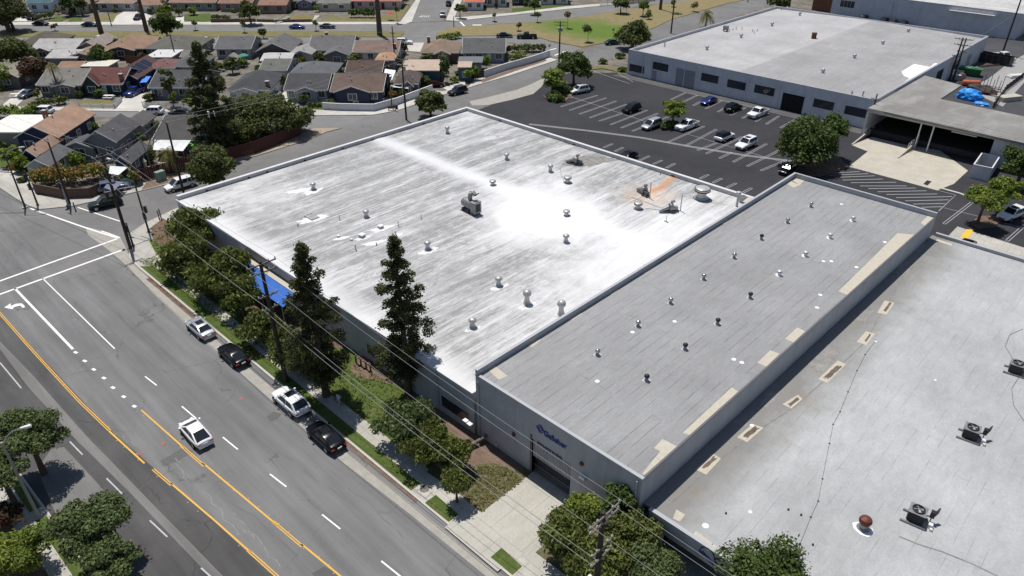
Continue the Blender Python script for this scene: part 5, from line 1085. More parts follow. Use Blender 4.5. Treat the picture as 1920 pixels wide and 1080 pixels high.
house('navy bungalow with brown roof and brick chimney on the corner', 618, 718, 170, 12, 'gx', 2.0, (108,92,84), (48,54,76), wins=3, wings=[(624,694,172,1.6,'gy',2.8,1.2,'join')], chimney=(.42,.02,.7))
house('small house with dark roof and steep white gable by the pole', 738, 785, 156, 8, 'hip', 1.3, (92,84,84), (100,95,95), wins=1, wings=[(752,776,160,1.5,'gy',2.6,1.0,'join')])
# fifth group, south of the branch street
house('big navy two part house with wide tan roof', 24, 110, 256, 12.5, 'gy', 1.9, (170,138,118), (32,44,82), 3.2, wins=2, oh=.4, sidewin=3, chimney=(.25,.55,1.4))
house('low navy wing with its own tan roof in front of the big navy house', 36, 68, 292, 8, 'gy', 1.1, (168,138,120), (32,44,82), 2.6, wins=0, oh=.25)
house('small grey roofed white garage above the flowering hedge', 44, 93, 311, 7, 'gy', 1.1, (100,103,108), (150,152,160), 2.4, wins=0, sidewin=1, cat='garage', oh=.25)
house('two storey looking grey house with slate roof behind the lawn', 150, 218, 264, 8.5, 'gy', 1.8, (92,94,100), (120,120,130), 3.6, wins=2, sidewin=3, wings=[(121,180,271,3.5,'gy',2.7,.9,'join')])
house('grey shingled back house with narrow roof', 222, 268, 234, 5, 'gy', 1.0, (100,98,100), (128,126,135), 2.8, wins=0, sidewin=2)
house('grey house with broad slate roof beside the tall conifer', 284, 392, 261, 13, 'gx', 2.0, (84,84,86), (95,100,125), 2.9, wins=3, sidewin=3)
house('slate roofed garage with blue doors beside the shade sail', 210, 246, 304, 7, 'gy', 1.1, (92,94,100), (75,85,115), 2.5, wins=0, sidewin=2, cat='garage', oh=.3)
house('white flat roofed carport at the left edge', -40, 52, 250, 9, 'flat', .2, (218,218,210), (130,125,118), 2.6, wins=0, sidewin=0, cat='carport', vents=0)
# shade sails and awnings
def sail(label, px, zs, m, cat='shade sail', name='shade_sail'):
    P = [G(x, y, z) for (x, y), z in zip(px, zs)]; c = sum(P, Vector())/len(P); t = thing(name, label, cat, (c.x, c.y, 0))
    n = 5; A, B, C, D = P if len(P) == 4 else (P[0], P[1], P[2], P[2]); mb = MB(); vs = []
    for i in range(n+1):
        for j in range(n+1):
            u, v = i/n, j/n; p = (A*(1-u)+B*u)*(1-v)+(D*(1-u)+C*u)*v; sag = -.35*math.sin(math.pi*u)*math.sin(math.pi*v); vs.append((p.x-c.x, p.y-c.y, p.z+sag))
    k = len(vs); lo = [(a, b, z-.03) for a, b, z in vs]; fs = [(i*(n+1)+j, (i+1)*(n+1)+j, (i+1)*(n+1)+j+1, i*(n+1)+j+1) for i in range(n) for j in range(n)]
    mb.add(vs+lo, fs+[tuple(q+k for q in f[::-1]) for f in fs]); mb.build('canvas', m, t, True)
    for p in P: MB().tube([(p.x-c.x, p.y-c.y, 0), (p.x-c.x, p.y-c.y, p.z)], .05, 5).build('post', M_STEEL, t)
M_SAIL = mat('white_canvas', (.72,.75,.76), .8, .05)
sail('white shade sail on posts behind the corner hedge', [(204,325),(222,328),(240,313),(206,311)], (2.4,2.4,2.8,2.8), M_SAIL)
sail('white patio cover sloping from the grey house eave', [(287,281),(343,283),(358,263),(290,262)], (2.1,2.1,2.8,2.8), mat('white_patio_cover', (.70,.70,.70)), 'patio cover', 'patio_cover')
sail('white peaked canopy between the brown house and the pole', [(718,146),(735,150),(742,132),(722,129)], (2.3,2.3,2.9,2.9), M_WHITE)
sail('white gazebo canopy below the steep white gable', [(736,163),(766,166),(765,154),(742,153)], (2.2,2.2,2.5,2.5), M_SAIL)
sail('bright blue tarpaulin over the blue pickup', [(262,155),(275,154),(283,143),(270,143)], (2.0,2.0,2.1,2.1), mat('sky_blue_tarp', (.08,.25,.75)))
sail('grey blue car cover canopy at the corner of the side street', [(195,352),(212,358),(232,341),(205,338)], (1.6,1.6,1.7,1.7), mat('slate_cover', (.16,.17,.24)))
def parasol(label, px, r, c, h=2.3):
    p = G(px[0], px[1], 0); t = thing('parasol', label, 'parasol', p); n = 8
    MB().lathe([(r,h-.3),(r*.5,h),(.03,h+.2)], n).build('canopy', mat('parasol_cloth', c), t); MB().tube([(0,0,0),(0,0,h+.1)], .03, 5).build('pole', M_TRIM, t)
parasol('red parasol beside the dark slate gabled house', (553,100), 1.3, (.45,.04,.03)); parasol('small red parasol on the slope by the pinkish house', (732,38), 1.2, (.55,.03,.05)); parasol('teal parasol in the garden next to the tall conifer', (459,119), 1.3, (.05,.25,.20))
parasol('lime green parasol near the broad slate roofed house', (357,290), 1.5, (.12,.55,.03))

# ================================================================ FENCES AND YARD WALLS
def fence(label, px, h, m, cat='fence', kind='board', capm=None, z=.1, wpx=None):
    P = wpx or [G(x, y, z) for x, y in px]; o = P[0]; t = thing('fence' if kind != 'wall' else 'yard_wall', label, cat, (o.x, o.y, 0)); ps = MB(); pn = MB()
    for i in range(len(P)-1):
        a, b = P[i]-o, P[i+1]-o; L = (b-a).length; d = (b-a)/L; nn = Vector((-d.y, d.x, 0)); n = max(1, int(L/2.4))
        if kind == 'wall': q = nn*.1; pn.prism([tuple((a-q)[:2]), tuple((b-q)[:2]), tuple((b+q)[:2]), tuple((a+q)[:2])], 0, h)
        elif kind == 'board':
            k = max(2, int(L/.32))
            for j in range(k): u, v = a+d*(L*j/k), a+d*(L*(j+.93)/k); q = nn*.025; hh = h+.02*((j*7)%3); pn.prism([tuple((u-q)[:2]), tuple((v-q)[:2]), tuple((v+q)[:2]), tuple((u+q)[:2])], .05, hh)
        else:                                   # picket / rail
            for zz in (.25, h*.8): pn.tube([(a.x, a.y, zz), (b.x, b.y, zz)], .05, 4)
            k = int(L/.28)
            for j in range(k+1): u = a+d*(L*j/max(k, 1)); pn.box(u.x-.04, u.y-.04, .08, u.x+.04, u.y+.04, h)
        for j in range(n+1): u = a+d*(L*j/n)+nn*.07; ps.box(u.x-.06, u.y-.06, 0, u.x+.06, u.y+.06, h+.06)
    pn.build('panel', m, t)
    if kind != 'wall': ps.build('post', m, t)
    elif capm:
        for i in range(len(P)-1):
            a, b = P[i]-o, P[i+1]-o; d = (b-a).normalized(); q = Vector((-d.y, d.x, 0))*.14; c = MB(); c.prism([tuple((a-q)[:2]), tuple((b-q)[:2]), tuple((b+q)[:2]), tuple((a+q)[:2])], h, h+.06); c.build('capping', capm, t)
    return t
M_REDW = mat('dark_red_fence_boards', (.085,.032,.026), .85, .2, 1.5); M_BRN = mat('brown_wall_stucco', (.11,.07,.055), .9, .15, .8); M_PICK = mat('white_fence_paint', (.66,.66,.67), .7, .08); M_BLKW = mat('pale_block_wall', (.58,.58,.60), .85, .10, 1)
fence('dark red board fence behind the utility cabinet', [(247,346),(272,339),(300,331),(345,320),(400,306)], 2.2, M_REDW)
fence('dark red board fence running behind the olive tree to the corner', [(430,300),(480,287),(520,272),(562,254),(566,246)], 2.3, M_REDW)
fence('brown stucco corner wall under the flowering hedge', [(64,352),(69,362),(120,372),(172,370),(212,351)], 1.7, M_BRN, 'wall', 'wall')
fence('white picket fence around the maroon roofed house', [(127,200),(150,203),(216,204),(229,190)], 1.1, M_PICK, kind='picket', z=.05)
fence('low white picket fence with arbor before the lilac bungalow', [(268,200),(300,202),(312,203)], 1.1, M_PICK, kind='picket', z=.05)
fence('pale garden fence right of the front path of the lilac bungalow', [(322,203),(345,202),(382,200)], 1.1, M_PICK, kind='picket', z=.05)
fence('white block wall around the navy corner bungalow', [(606,205),(640,207),(702,208),(745,196),(811,171)], 1.5, M_BLKW, 'wall', 'wall', M_WHT)
fence('long pale block wall beside the red kerb and hedge', [(908,145),(950,131),(1000,117),(1031,106)], 1.7, M_BLKW, 'wall', 'wall', M_WHT)
fence('dark plank fence beside the two clipped bushes', [(866,142),(907,145)], 1.7, mat('dark_planks', (.05,.045,.045)))
fence('brown terraced brick wall at the foot of the taupe house', [(396,42),(480,41)], 1.1, M_BRN, 'wall', 'wall')
fence('low brick retaining wall left of the long front steps', [(482,41),(520,42),(585,41)], .9, M_BRN, 'wall', 'wall')
fence('white picket fence at the top right of the lawn', [(1125,11),(1152,8)], 1.2, M_PICK, kind='picket')
fence('dark gate fence beside the white picket at the top', [(1156,11),(1228,1)], 1.6, M_BLACK, kind='picket')
fence('board fence between the silver roofed garage and the reds', [(236,113),(268,92)], 2.0, mat('tan_fence', (.35,.25,.18)))
fence('rusty brown back fence behind the tan hipped roof', [(237,118),(262,121),(272,112)], 2.0, mat('rust_fence', (.18,.08,.05)))
fence('black rail fence at the edge of the rear yard', [(1862,202),(1885,170),(1925,140)], 1.4, M_BLACK, kind='picket')
# ================================================================ VEGETATION
def leafmat(name, a, b, c, rough=.65):
    a, b, c = (tuple(x*k_ for x, k_ in zip(q, (1.75, 1.68, 1.25))) for q in (a, b, c))
    s = NT(name); g = s.N.new('ShaderNodeNewGeometry'); r = g.outputs['Random Per Island']
    n = s.noise(.55, 3, .6)
    k = s.mix(s.math('POWER', r, 1.3), tuple(x*.6 for x in a), tuple(x*1.25 for x in b)); k = s.mix(s.ramp(n, (.40, .62, 0, .9)), k, tuple(c)); s.col(k); s.rough(rough, 0, .25)
    tr = s.n('ShaderNodeBsdfTranslucent'); s.link(k, tr.inputs['Color']); mx = s.n('ShaderNodeMixShader'); mx.inputs[0].default_value = .3
    s.link(s.b.outputs[0], mx.inputs[1]); s.link(tr.outputs[0], mx.inputs[2]); s.link(mx.outputs[0], s.N['Material Output'].inputs['Surface']); return s.m
LM = {'oak': leafmat('olive_leaves', (.045,.062,.022), (.085,.105,.04), (.06,.075,.03)),
      'dark': leafmat('dark_needles', (.028,.040,.020), (.055,.066,.032), (.05,.055,.025)),
      'ficus': leafmat('round_tree_leaves', (.038,.065,.022), (.07,.105,.035), (.052,.075,.025)),
      'lush': leafmat('yellow_green_leaves', (.10,.15,.03), (.17,.20,.045), (.08,.12,.03)),
      'weep': leafmat('feathery_leaves', (.052,.075,.026), (.12,.14,.045), (.075,.092,.032)),
      'grey': leafmat('grey_green_leaves', (.055,.08,.04), (.10,.135,.065), (.07,.095,.045)),
      'purple': leafmat('purple_leaves', (.05,.022,.025), (.08,.035,.035), (.05,.04,.03)),
      'hedge': leafmat('hedge_leaves', (.075,.12,.02), (.13,.18,.03), (.09,.13,.025)),
      'vine': leafmat('flowering_vine_leaves', (.07,.09,.02), (.13,.14,.03), (.17,.085,.03)),
      'palm': leafmat('palm_fronds', (.07,.085,.03), (.13,.13,.05), (.16,.13,.06)),
      'young': leafmat('sapling_leaves', (.05,.09,.025), (.09,.14,.04), (.06,.09,.03)),
      'rust': leafmat('brown_leaves', (.08,.055,.03), (.12,.08,.045), (.10,.09,.04))}
M_BARK = mat('tree_bark', (.10,.075,.055), .95, .3, 3, bump=.5); M_BARKG = mat('grey_bark', (.17,.15,.13), .95, .25, 3, bump=.4)
def leaves(name, blobs, count, size, m, parent, seed, aspect=1.5, droop=0.0, shell=.55):
    """blobs: (x,y,z,rx,ry,rz). Leaf shaped faces spread through the outer part of each blob"""
    rg = np.random.default_rng(seed); B = np.array(blobs, float); wgt = (B[:,3]*B[:,4]+B[:,4]*B[:,5]+B[:,3]*B[:,5]); wgt /= wgt.sum()
    idx = rg.choice(len(B), count, p=wgt); d = rg.normal(size=(count, 3)); d /= np.linalg.norm(d, axis=1)[:, None]
    d[:, 2] = np.where(d[:, 2] < -.35, -d[:, 2]*.6, d[:, 2]); rr = shell+(1.06-shell)*rg.random(count)**.6+np.where(rg.random(count) < .16, rg.random(count)*.42, 0)
    P = B[idx, :3]+d*B[idx, 3:]*rr[:, None]
    nn = d*.75+rg.normal(size=(count, 3))*.55; nn[:, 2] += .25; nn /= np.linalg.norm(nn, axis=1)[:, None]
    t = np.cross(nn, rg.normal(size=(count, 3))); 
    if droop: t = t*(1-droop)+np.array([0, 0, -1.])*droop+d*[.5, .5, 0]*droop
    t /= np.linalg.norm(t, axis=1)[:, None]; b = np.cross(nn, t); b /= np.linalg.norm(b, axis=1)[:, None]
    s = size*(.6+.8*rg.random(count))[:, None]; L, W = t*s*aspect*.5, b*s*.5
    bend = nn*s*.12
    V = np.stack([P-L, P+W*.9-L*.1+bend, P+L, P-W*.9-L*.1+bend], 1).reshape(-1, 3)
    me = bpy.data.meshes.new(name); me.vertices.add(count*4); me.vertices.foreach_set('co', V.ravel())
    me.loops.add(count*4); me.loops.foreach_set('vertex_index', np.arange(count*4, dtype=np.int32)); me.polygons.add(count)
    me.polygons.foreach_set('loop_start', np.arange(0, count*4, 4, dtype=np.int32)); me.polygons.foreach_set('loop_total', np.full(count, 4, np.int32))
    me.update(calc_edges=True); me.materials.append(m); o = bpy.data.objects.new(name, me); COL.objects.link(o); o.parent = parent; return o
def trunk(parent, h, r, blobs, m, rnd, lean=(0,0), n=7):
    mb = MB(); top = Vector((lean[0], lean[1], h)); pts = [Vector((0,0,-.05)), Vector((lean[0]*.3+rnd.uniform(-.08,.08)*r*4, lean[1]*.3, h*.35)), Vector((lean[0]*.7, lean[1]*.7+rnd.uniform(-.08,.08)*r*4, h*.7)), top]
    mb.tube(pts, [r*1.35, r, r*.8, r*.5], 8)
    for b in rnd.sample(list(blobs), min(n, len(blobs))):
        e = Vector(b[:3]); s = pts[2]*.5+pts[1]*.5 if e.z < h*.9 else pts[2]; mid = (s+e)/2+Vector((0,0,.12*(e-s).length)); mb.tube([s, mid, e], [r*.45, r*.3, r*.12], 6)
    return mb.build('trunk', m, parent, True)
TN = [0]
TN = [0]
def tree(label, cx, cy, rpx, hz, kind='oak', sq=.8, n=9, dens=1.0, name='tree', cat='tree', group=None, leaf=None, trunk_h=None, rx=1.0, bark=None, sub=.46, aspect=1.5, droop=0, wide=None, lean=(0,0)):
    """crown centre at photo point (cx,cy), height hz, half width rpx pixels"""
    n = int(n*1.7); sub *= .82; TN[0] += 1; rnd = random.Random(TN[0]*7+1); c = G(cx, cy, hz); R = rpx/ppm(c); t = thing(name, label, cat, (c.x, c.y, .1), rnd.uniform(0, 6) if rx == 1 else RANG, group)
    hz -= .1; RZ_ = min(R*sq*1.12, hz*.95); bl = []
    for i in range(n):
        a = 2.4*i+rnd.uniform(-.4,.4); q = math.sqrt((i+.5)/n); zz = rnd.uniform(-.85, .72)*(1-q*.35); rs = R*sub*rnd.uniform(.8, 1.2)
        q *= rnd.choice((.8, .95, 1.0, 1.0, 1.18)) if R > 1.6 else 1
        bl.append((math.cos(a)*(R-rs*.85)*q*rx, math.sin(a)*(R-rs*.85)*q, hz+zz*(RZ_-rs*.5), rs*rx**.5, rs, rs*min(1, sq*1.05)))
    ps = ppm(c)*1024/1920; ls = leaf or max(.16, min(.55, 1.9/ps)); area = sum(4*3.14*b[3]*b[4] for b in bl)
    cnt = int(min(15000, max(160, dens*area*1.15/(ls*ls*aspect*.5))))
    leaves('crown', bl, cnt, ls, LM[kind], t, TN[0], aspect, droop)
    if R > .5: trunk(t, trunk_h or max(hz-RZ_*.35, .4), max(.06, R*.075), bl, bark or M_BARK, rnd, lean)
    return t
def conifer(label, base, top_y, wpx, kind='dark', prof=None, name='conifer', dens=1.0, leaf=None, seed=1, group=None, bare=.12):
    """tall irregular columnar conifer; base: photo point at ground"""
    TN[0] += 1; rnd = random.Random(seed); b = G(*base, .1); h = top_of((b.x, b.y), top_y)-.1; t = thing(name, label, 'tree', b, 0, group)
    R = wpx/ppm((b.x, b.y, h*.4)); bl = []; prof = prof or [(0,.35),(.15,.75),(.35,1),(.6,.75),(.8,.5),(1,.12)]
    def W(u):
        for (u0, w0), (u1, w1) in zip(prof, prof[1:]):
            if u0 <= u <= u1: return w0+(w1-w0)*(u-u0)/(u1-u0)
        return prof[-1][1]
    n = 74
    for i in range(n):
        u = (i+.3)/n; a = i*2.39996+rnd.uniform(-.3,.3); w_ = W(u)*R*rnd.choice((.6,.85,1.0,1.15,1.3))*rnd.uniform(.9,1.1); rs = max(.34, R*.26*(1-.4*u)*rnd.uniform(.8,1.2)); z = h*(bare+(1-bare)*u)
        bl.append((math.cos(a)*max(w_-rs, 0), math.sin(a)*max(w_-rs, 0), z, rs, rs, rs*1.05))
        if i % 2: bl.append((math.cos(a)*w_*.35, math.sin(a)*w_*.35, z-.1*h/n, rs*.9, rs*.9, rs*1.2))
    bl.append((0,0,h-.5,.3,.3,.8))
    ps = ppm((b.x, b.y, h*.5))*1024/1920; ls = leaf or max(.13, 1.5/ps); area = sum(12.6*q[3]*q[4] for q in bl)
    leaves('crown', bl, int(min(30000, dens*area*.6/(ls*ls*.6))), ls, LM[kind], t, seed+50, 1.8, 0, .35)
    mb = MB(); mb.tube([(0,0,-.05),(.1,0,h*.3),(-.05,.1,h*.7),(0,0,h*.97)], [R*.12+.06, R*.09+.05, R*.05+.03, .03], 8)
    for q in bl[::3]: mb.tube([(0,0,q[2]-.5), (q[0]*.9, q[1]*.9, q[2])], [.07, .03], 5, False)
    mb.build('trunk', M_BARK, t, True); return t
def palm(label, base, h, fr, nf=26, name='palm_tree', kind='palm', r=.18, skirt=False):
    TN[0] += 1; rnd = random.Random(TN[0]); b = G(*base, .1); t = thing(name, label, 'palm tree', b)
    MB().tube([(0,0,-.05),(r*.6,0,h*.5),(0,0,h)], [r*1.5, r, r*.9], 9).build('trunk', M_BARK, t, True)
    mb = MB()
    for k in range(nf):
        a = 2*math.pi*k/nf*2.618; el = rnd.uniform(-.35, 1.25); L = fr*rnd.uniform(.85,1.1); d = Vector((math.cos(a), math.sin(a), 0)); S = []
        for j in range(7): u = j/6; S.append(Vector((0,0,h))+d*L*u*math.cos(el)*(1-.15*u)+Vector((0,0,L*(u*math.sin(el)-u*u*.75))))
        sd_ = d.cross(Vector((0,0,1)))
        for j in range(1, 7):
            w_ = L*.20*math.sin(math.pi*(.15+.8*j/7)); 
            for sg in (-1, 1):
                for q in (0, .5): s0 = S[j-1].lerp(S[j], q); mb.add([s0, s0+(S[j]-S[j-1])*.35, s0+sd_*sg*w_+(S[j]-S[j-1])*.9-Vector((0,0,w_*.45))], [(0,1,2)])
    mb.build('crown', LM[kind], t); return t

# parking lot trees
tree('small pale tree on the lot corner island, left of the larger round one', 1036, 146, 24, 3.6, 'lush', .8, 8, name='small_tree')
tree('large round dense tree on the island by the lot entrance', 1077, 124, 34, 4.6, 'ficus', .85, 11, 1.2)
tree('small open tree on the mid lot island between two white cars', 1264, 205, 23, 3.4, 'lush', .75, 8, .8, name='small_tree')
tree('big dark round tree at the back corner of the grey roofed building', 1517, 264, 57, 4.8, 'ficus', .92, 13, 1.2)
tree('second dark round tree touching the big one at its upper right', 1560, 246, 36, 5.0, 'ficus', .9, 9, 1.2)
tree('dark tree cut by the right edge near the bin enclosure', 1925, 298, 42, 5.0, 'ficus', .9, 9, 1.1)
tree('bright spreading tree on the island beside the white parked car, lower part', 1850, 372, 36, 4.2, 'lush', .6, 9, 1.1)
tree('olive spreading tree behind the bright one near the right edge', 1888, 352, 32, 4.6, 'lush', .6, 8, 1.1)
tree('large dense tree at the street corner of the far warehouse', 1188, 62, 34, 4.2, 'oak', 1.1, 12, 1.2)
for lb, x, y, r in (('clipped round bush by the lot entrance driveway',1131,114,9), ('dark bush at the corner of the far warehouse',1163,104,10), ('dark low bush just below the warehouse corner bush',1167,130,9), ('clipped flat bush beside the white suv near the entrance',1054,166,22),
                    ('dark low bush under the small pale lot tree',1040,181,20), ('clipped bush under the mid lot tree',1258,232,15), ('second clipped bush left of it on the same island',1246,236,9)):
    tree(lb, x, y, r, .7 if r < 12 else .8, 'ficus', .7, 6, 1.2, 'bush', 'bush')
# street side row along the warehouse front (feathery trees)
gS = 'feathery trees along the warehouse front'
for lb, x, y, r, z, sq in (('feathery tree nearest the street corner by the mulch bed',362,428,56,3.6,.7), ('feathery tree second from the corner, overhanging the lawn',345,478,48,2.8,.7), ('dark feathery tree hugging the wall behind the second one',430,500,50,3.9,.75), ('feathery tree spreading over the sidewalk by the silver car',398,520,55,3.0,.7),
                          ('feathery tree beside the tall utility pole, left of it',448,548,42,3.4,.8), ('low feathery tree directly behind the utility pole',486,610,42,2.4,.8), ('feathery tree right of the utility pole under the blue canopy',538,648,40,3.2,.9), ('feathery tree in the shadow left of the first conifer',560,660,44,2.8,.8)):
    tree(lb, x, y, r, z, 'weep', sq, 13, .85, 'street_tree', 'tree', gS, aspect=2.2, droop=.45, sub=.42)
for lb, x, y, r, z in (('feathery tree below the second conifer',762,780,60,3.2), ('feathery tree beside the concrete sidewalk, right of the last black car',800,830,52,2.6), ('low feathery tree at the edge of the groundcover bed',845,850,42,2.2), ('small leaning feathery tree over the last grass strip',855,905,30,2.4)):
    tree(lb, x, y, r, z, 'weep' if x != 762 else 'grey', .7, 13, .85, 'street_tree', 'tree', gS, aspect=2.2, droop=.45, sub=.42)
conifer('left tall dark conifer rising in front of the white roof', (612,742), 462, 58, 'dark', [(0,.25),(.12,.75),(.3,1.0),(.5,.85),(.7,.6),(.88,.35),(1,.12)], seed=3, bare=.1)
conifer('right tall dark conifer with ragged crown in front of the white roof', (766,738), 446, 56, 'dark', [(0,.45),(.1,.85),(.25,.9),(.42,.95),(.55,.7),(.7,.55),(.82,.5),(.93,.3),(1,.15)], seed=9, bare=.14)
conifer('tall dark conifer standing among the houses', (413,288), 84, 44, 'dark', [(0,.6),(.15,.95),(.35,1),(.55,.8),(.75,.5),(.9,.3),(1,.08)], seed=5, bare=.05, dens=1.2)
# clump at the foot of the lettered building
tree('tall bushy dark green tree against the lettered wall', 1158, 938, 34, 4.6, 'ficus', 1.1, 10, 1.1, leaf=.2)
tree('wispy olive tree beside the driveway at the bottom', 1066, 992, 62, 3.2, 'weep', .8, 15, .6, 'street_tree', aspect=2.4, droop=.3)
tree('bright green leafy tree in the middle of the bottom clump', 1098, 950, 40, 4.0, 'lush', .8, 9, .8)
tree('dusty olive tree right of the bottom utility pole', 1188, 990, 54, 3.4, 'weep', .75, 12, .65)
tree('broad olive tree at the bottom edge below the pole', 1115, 1065, 72, 2.8, 'weep', .7, 15, .7, 'street_tree', aspect=2.2, droop=.3)
tree('grey green bushy tree under the dark opening at the bottom', 1225, 1060, 56, 2.8, 'grey', .7, 12, 1.0)
tree('dark dense pine crown poking up at the bottom edge before the pale roof', 1440, 1092, 92, 6.5, 'ficus', .85, 16, 1.3, 'pine_tree')
# left side of the arterial
tree('big street tree around the curved lamp at the left edge', 48, 815, 68, 4.6, 'grey', .62, 14, 1.3, 'street_tree', sub=.36)
tree('left part of the street tree crown cut by the left edge', -10, 870, 60, 4.6, 'grey', .62, 10, 1.2, 'street_tree', sub=.36)
tree('big layered street tree at the bottom left', 168, 980, 74, 4.4, 'grey', .7, 15, 1.3, 'street_tree', sub=.34)
tree('lower right neighbour of the big layered tree, at the bottom edge', 205, 1045, 52, 4.0, 'grey', .6, 10, 1.3, 'street_tree', sub=.36)
tree('bright yellow green leafy tree in the bottom left corner', 22, 1035, 62, 2.6, 'lush', .7, 12, 1.0, name='shrub_tree')
tree('dark purple leaved bush above the bottom left corner', 8, 965, 34, 1.6, 'purple', .7, 8, 1.0, 'bush', 'bush')
# side street, corner lot
tree('round dense olive street tree behind the white van', 396, 308, 44, 4.2, 'oak', .9, 14, 1.3)
tree('round olive tree on the side street right of the thin pole', 806, 190, 29, 3.2, 'oak', .9, 11, 1.3)
tree('wide spreading flowering tree between the conifer and red fence', 490, 212, 62, 4.0, 'oak', .75, 18, 1.3)
tree('lower spreading bough tree overhanging the red fence end', 545, 222, 40, 3.2, 'oak', .7, 10, 1.3)
tree('dark bushy tree at the foot of the tall conifer', 448, 245, 40, 2.6, 'oak', .8, 10, 1.2)
def hedge(label, a, b, h, wd, kind, hz=None, z0=0, name='hedge', cat='hedge', dens=1.0):
    TN[0] += 1; A, B = G(*a, z0+h*.5), G(*b, z0+h*.5); L = (B-A).length; c = (A+B)/2; t = thing(name, label, cat, (c.x, c.y, z0+.05), math.atan2((B-A).y, (B-A).x)); rnd = random.Random(TN[0])
    n = max(3, int(L/(wd*.55))); bl = [(-L/2+L*(i+.5)/n, rnd.uniform(-.1,.1)*wd, h*.5, L/n*.75, wd*.55, h*.52*rnd.uniform(.9,1.12)) for i in range(n)]
    ps = ppm(c)*1024/1920; ls = max(.16, min(.5, 1.8/ps)); area = sum(12.6*q[3]*q[5] for q in bl); leaves('foliage', bl, int(min(9000, dens*area*1.4/(ls*ls*.75))), ls, LM[kind], t, TN[0], 1.5, 0, .5)
    m = MB(); [m.tube([(q[0], 0, 0), (q[0]+.1, 0, h*.7)], .05, 5) for q in bl[::2]]; m.build('stem', M_BARK, t); return t
hedge('sprawling yellow green and rust vine hedge on the corner wall, left half', (62,333), (128,327), 2.8, 3.2, 'vine'); hedge('sprawling vine hedge with rust tips on the corner wall, right half', (128,332), (196,318), 2.6, 3.0, 'vine')
hedge('bright clipped hedge at the left edge, upper one', (-10,212), (32,208), 2.4, 2.2, 'hedge'); hedge('bright clipped hedge slanting down to the carport', (22,228), (62,205), 2.2, 2.0, 'hedge')
hedge('tall dark clipped hedge in front of the pinkish house', (655,25), (702,25), 2.6, 2.0, 'ficus'); hedge('bright vine hedge beside the side of the street mouth', (822,72), (862,66), 1.6, 2.2, 'hedge'); hedge('long green hedge behind the pale block wall', (960,92), (1022,90), 1.8, 2.6, 'oak'); hedge('bright clipped hedge at the block wall foot', (958,108), (984,101), 1.2, 1.8, 'hedge')
hedge('yellow bush beside the shade sail', (236,322), (246,318), 2.2, 1.6, 'vine'); hedge('green garden hedge before the lilac bungalow', (275,183), (305,178), 1.2, 1.6, 'oak'); hedge('low flowering hedge right of the lilac bungalow door', (342,190), (375,188), .9, 1.4, 'hedge'); hedge('shrubs in front of the blue grey bungalow', (576,197), (606,196), .9, 1.4, 'oak'); hedge('yellow green shrubs behind the pale slate house', (420,120), (458,118), 2.0, 2.2, 'hedge'); hedge('terrace shrubs above the brown brick wall', (398,32), (430,34), 1.2, 1.6, 'oak'); hedge('shrub row before the garage at the left', (62,198), (92,190), 1.4, 1.8, 'oak'); hedge('shrub clump right of the left palm', (100,192), (124,186), 1.6, 1.8, 'oak'); hedge('dark shrubs beside the upper left driveway', (66,33), (100,28), 1.8, 2.4, 'oak')
hedge('ivy column against the teal building', (828,132), (839,130), 6.0, 2.6, 'ficus', name='ivy_column', cat='ivy'); 
T_ = (('dark tree mass at the top left corner with heavy trunk',14,22,38,5.5,'dark'), ('broad dark tree at the left behind the light grey roof',28,95,38,4.0,'oak'), ('purple leaved tree beside the left palm',62,130,28,3.6,'purple'), ('green tree before the left edge house',4,140,20,3.0,'lush'),
      ('bushy tree between the tan roofed garages',188,103,22,3.4,'ficus'), ('tall wispy eucalyptus before the lilac bungalow',312,146,15,6.0,'oak'), ('large round dark tree on the grass median',308,42,29,4.4,'ficus'), ('small green tree in the yard of the grey green house',305,22,16,3.4,'lush'), ('tree right of the beige gabled house at the top',148,5,14,4.0,'oak'),
      ('dark tree behind the grey lilac house',125,2,16,4.5,'ficus'), ('round shrub tree left of the grey green house door',334,20,8,1.8,'oak'), ('bright round shrub by the grey green house door',361,19,9,1.6,'hedge'), ('large tree on the right end of the terraced wall',466,18,20,4.4,'oak'), ('dark bare looking shrub behind the long slate house',492,60,8,1.8,'oak'), ('dark green tree between back gardens',433,118,14,2.6,'oak'), ('small dark tree beside the pale slate house',598,108,12,2.8,'oak'),
      ('bushy tree at the wall of the long slate house',662,112,16,2.6,'oak'), ('tree at the left wall of the peaked tan house',800,110,10,2.0,'oak'), ('first clipped conical bush by the plank fence',879,138,9,2.0,'hedge'), ('second clipped conical bush by the plank fence',891,133,9,2.2,'hedge'), ('dark tree beside the orange tiled house',862,15,10,3.2,'oak'), ('tree by the dark green cottage',1003,8,12,3.2,'oak'), ('dark tree at the top right of the lawn street',1165,4,14,3.6,'ficus'), ('dark bushy tree on the verge at the top by the far road',1460,3,22,3.0,'oak'),
      ('bright tree at the top of the lawn left of the dark one',1207,10,11,3.4,'young'), ('shrub at the garden corner of the navy house',42,305,18,1.8,'hedge'), ('shrub in the side yard of the navy house',20,290,20,2.0,'hedge'), ('palm like shrub at the red fence corner',252,330,12,1.6,'vine'), ('ragged shrub in the yard of the brick chimney house',735,165,10,1.6,'oak'), ('dark tree behind the hipped dark grey roof',385,140,14,2.8,'oak'))
for lb, x, y, r, z, k in T_: tree(lb, x, y, r, z, k, .85 if 'eucalyptus' not in lb else 2.0, 9 if 'eucalyptus' not in lb else 7, 1.15, 'tree' if r > 11 else 'shrub', 'tree' if r > 11 else 'shrub')
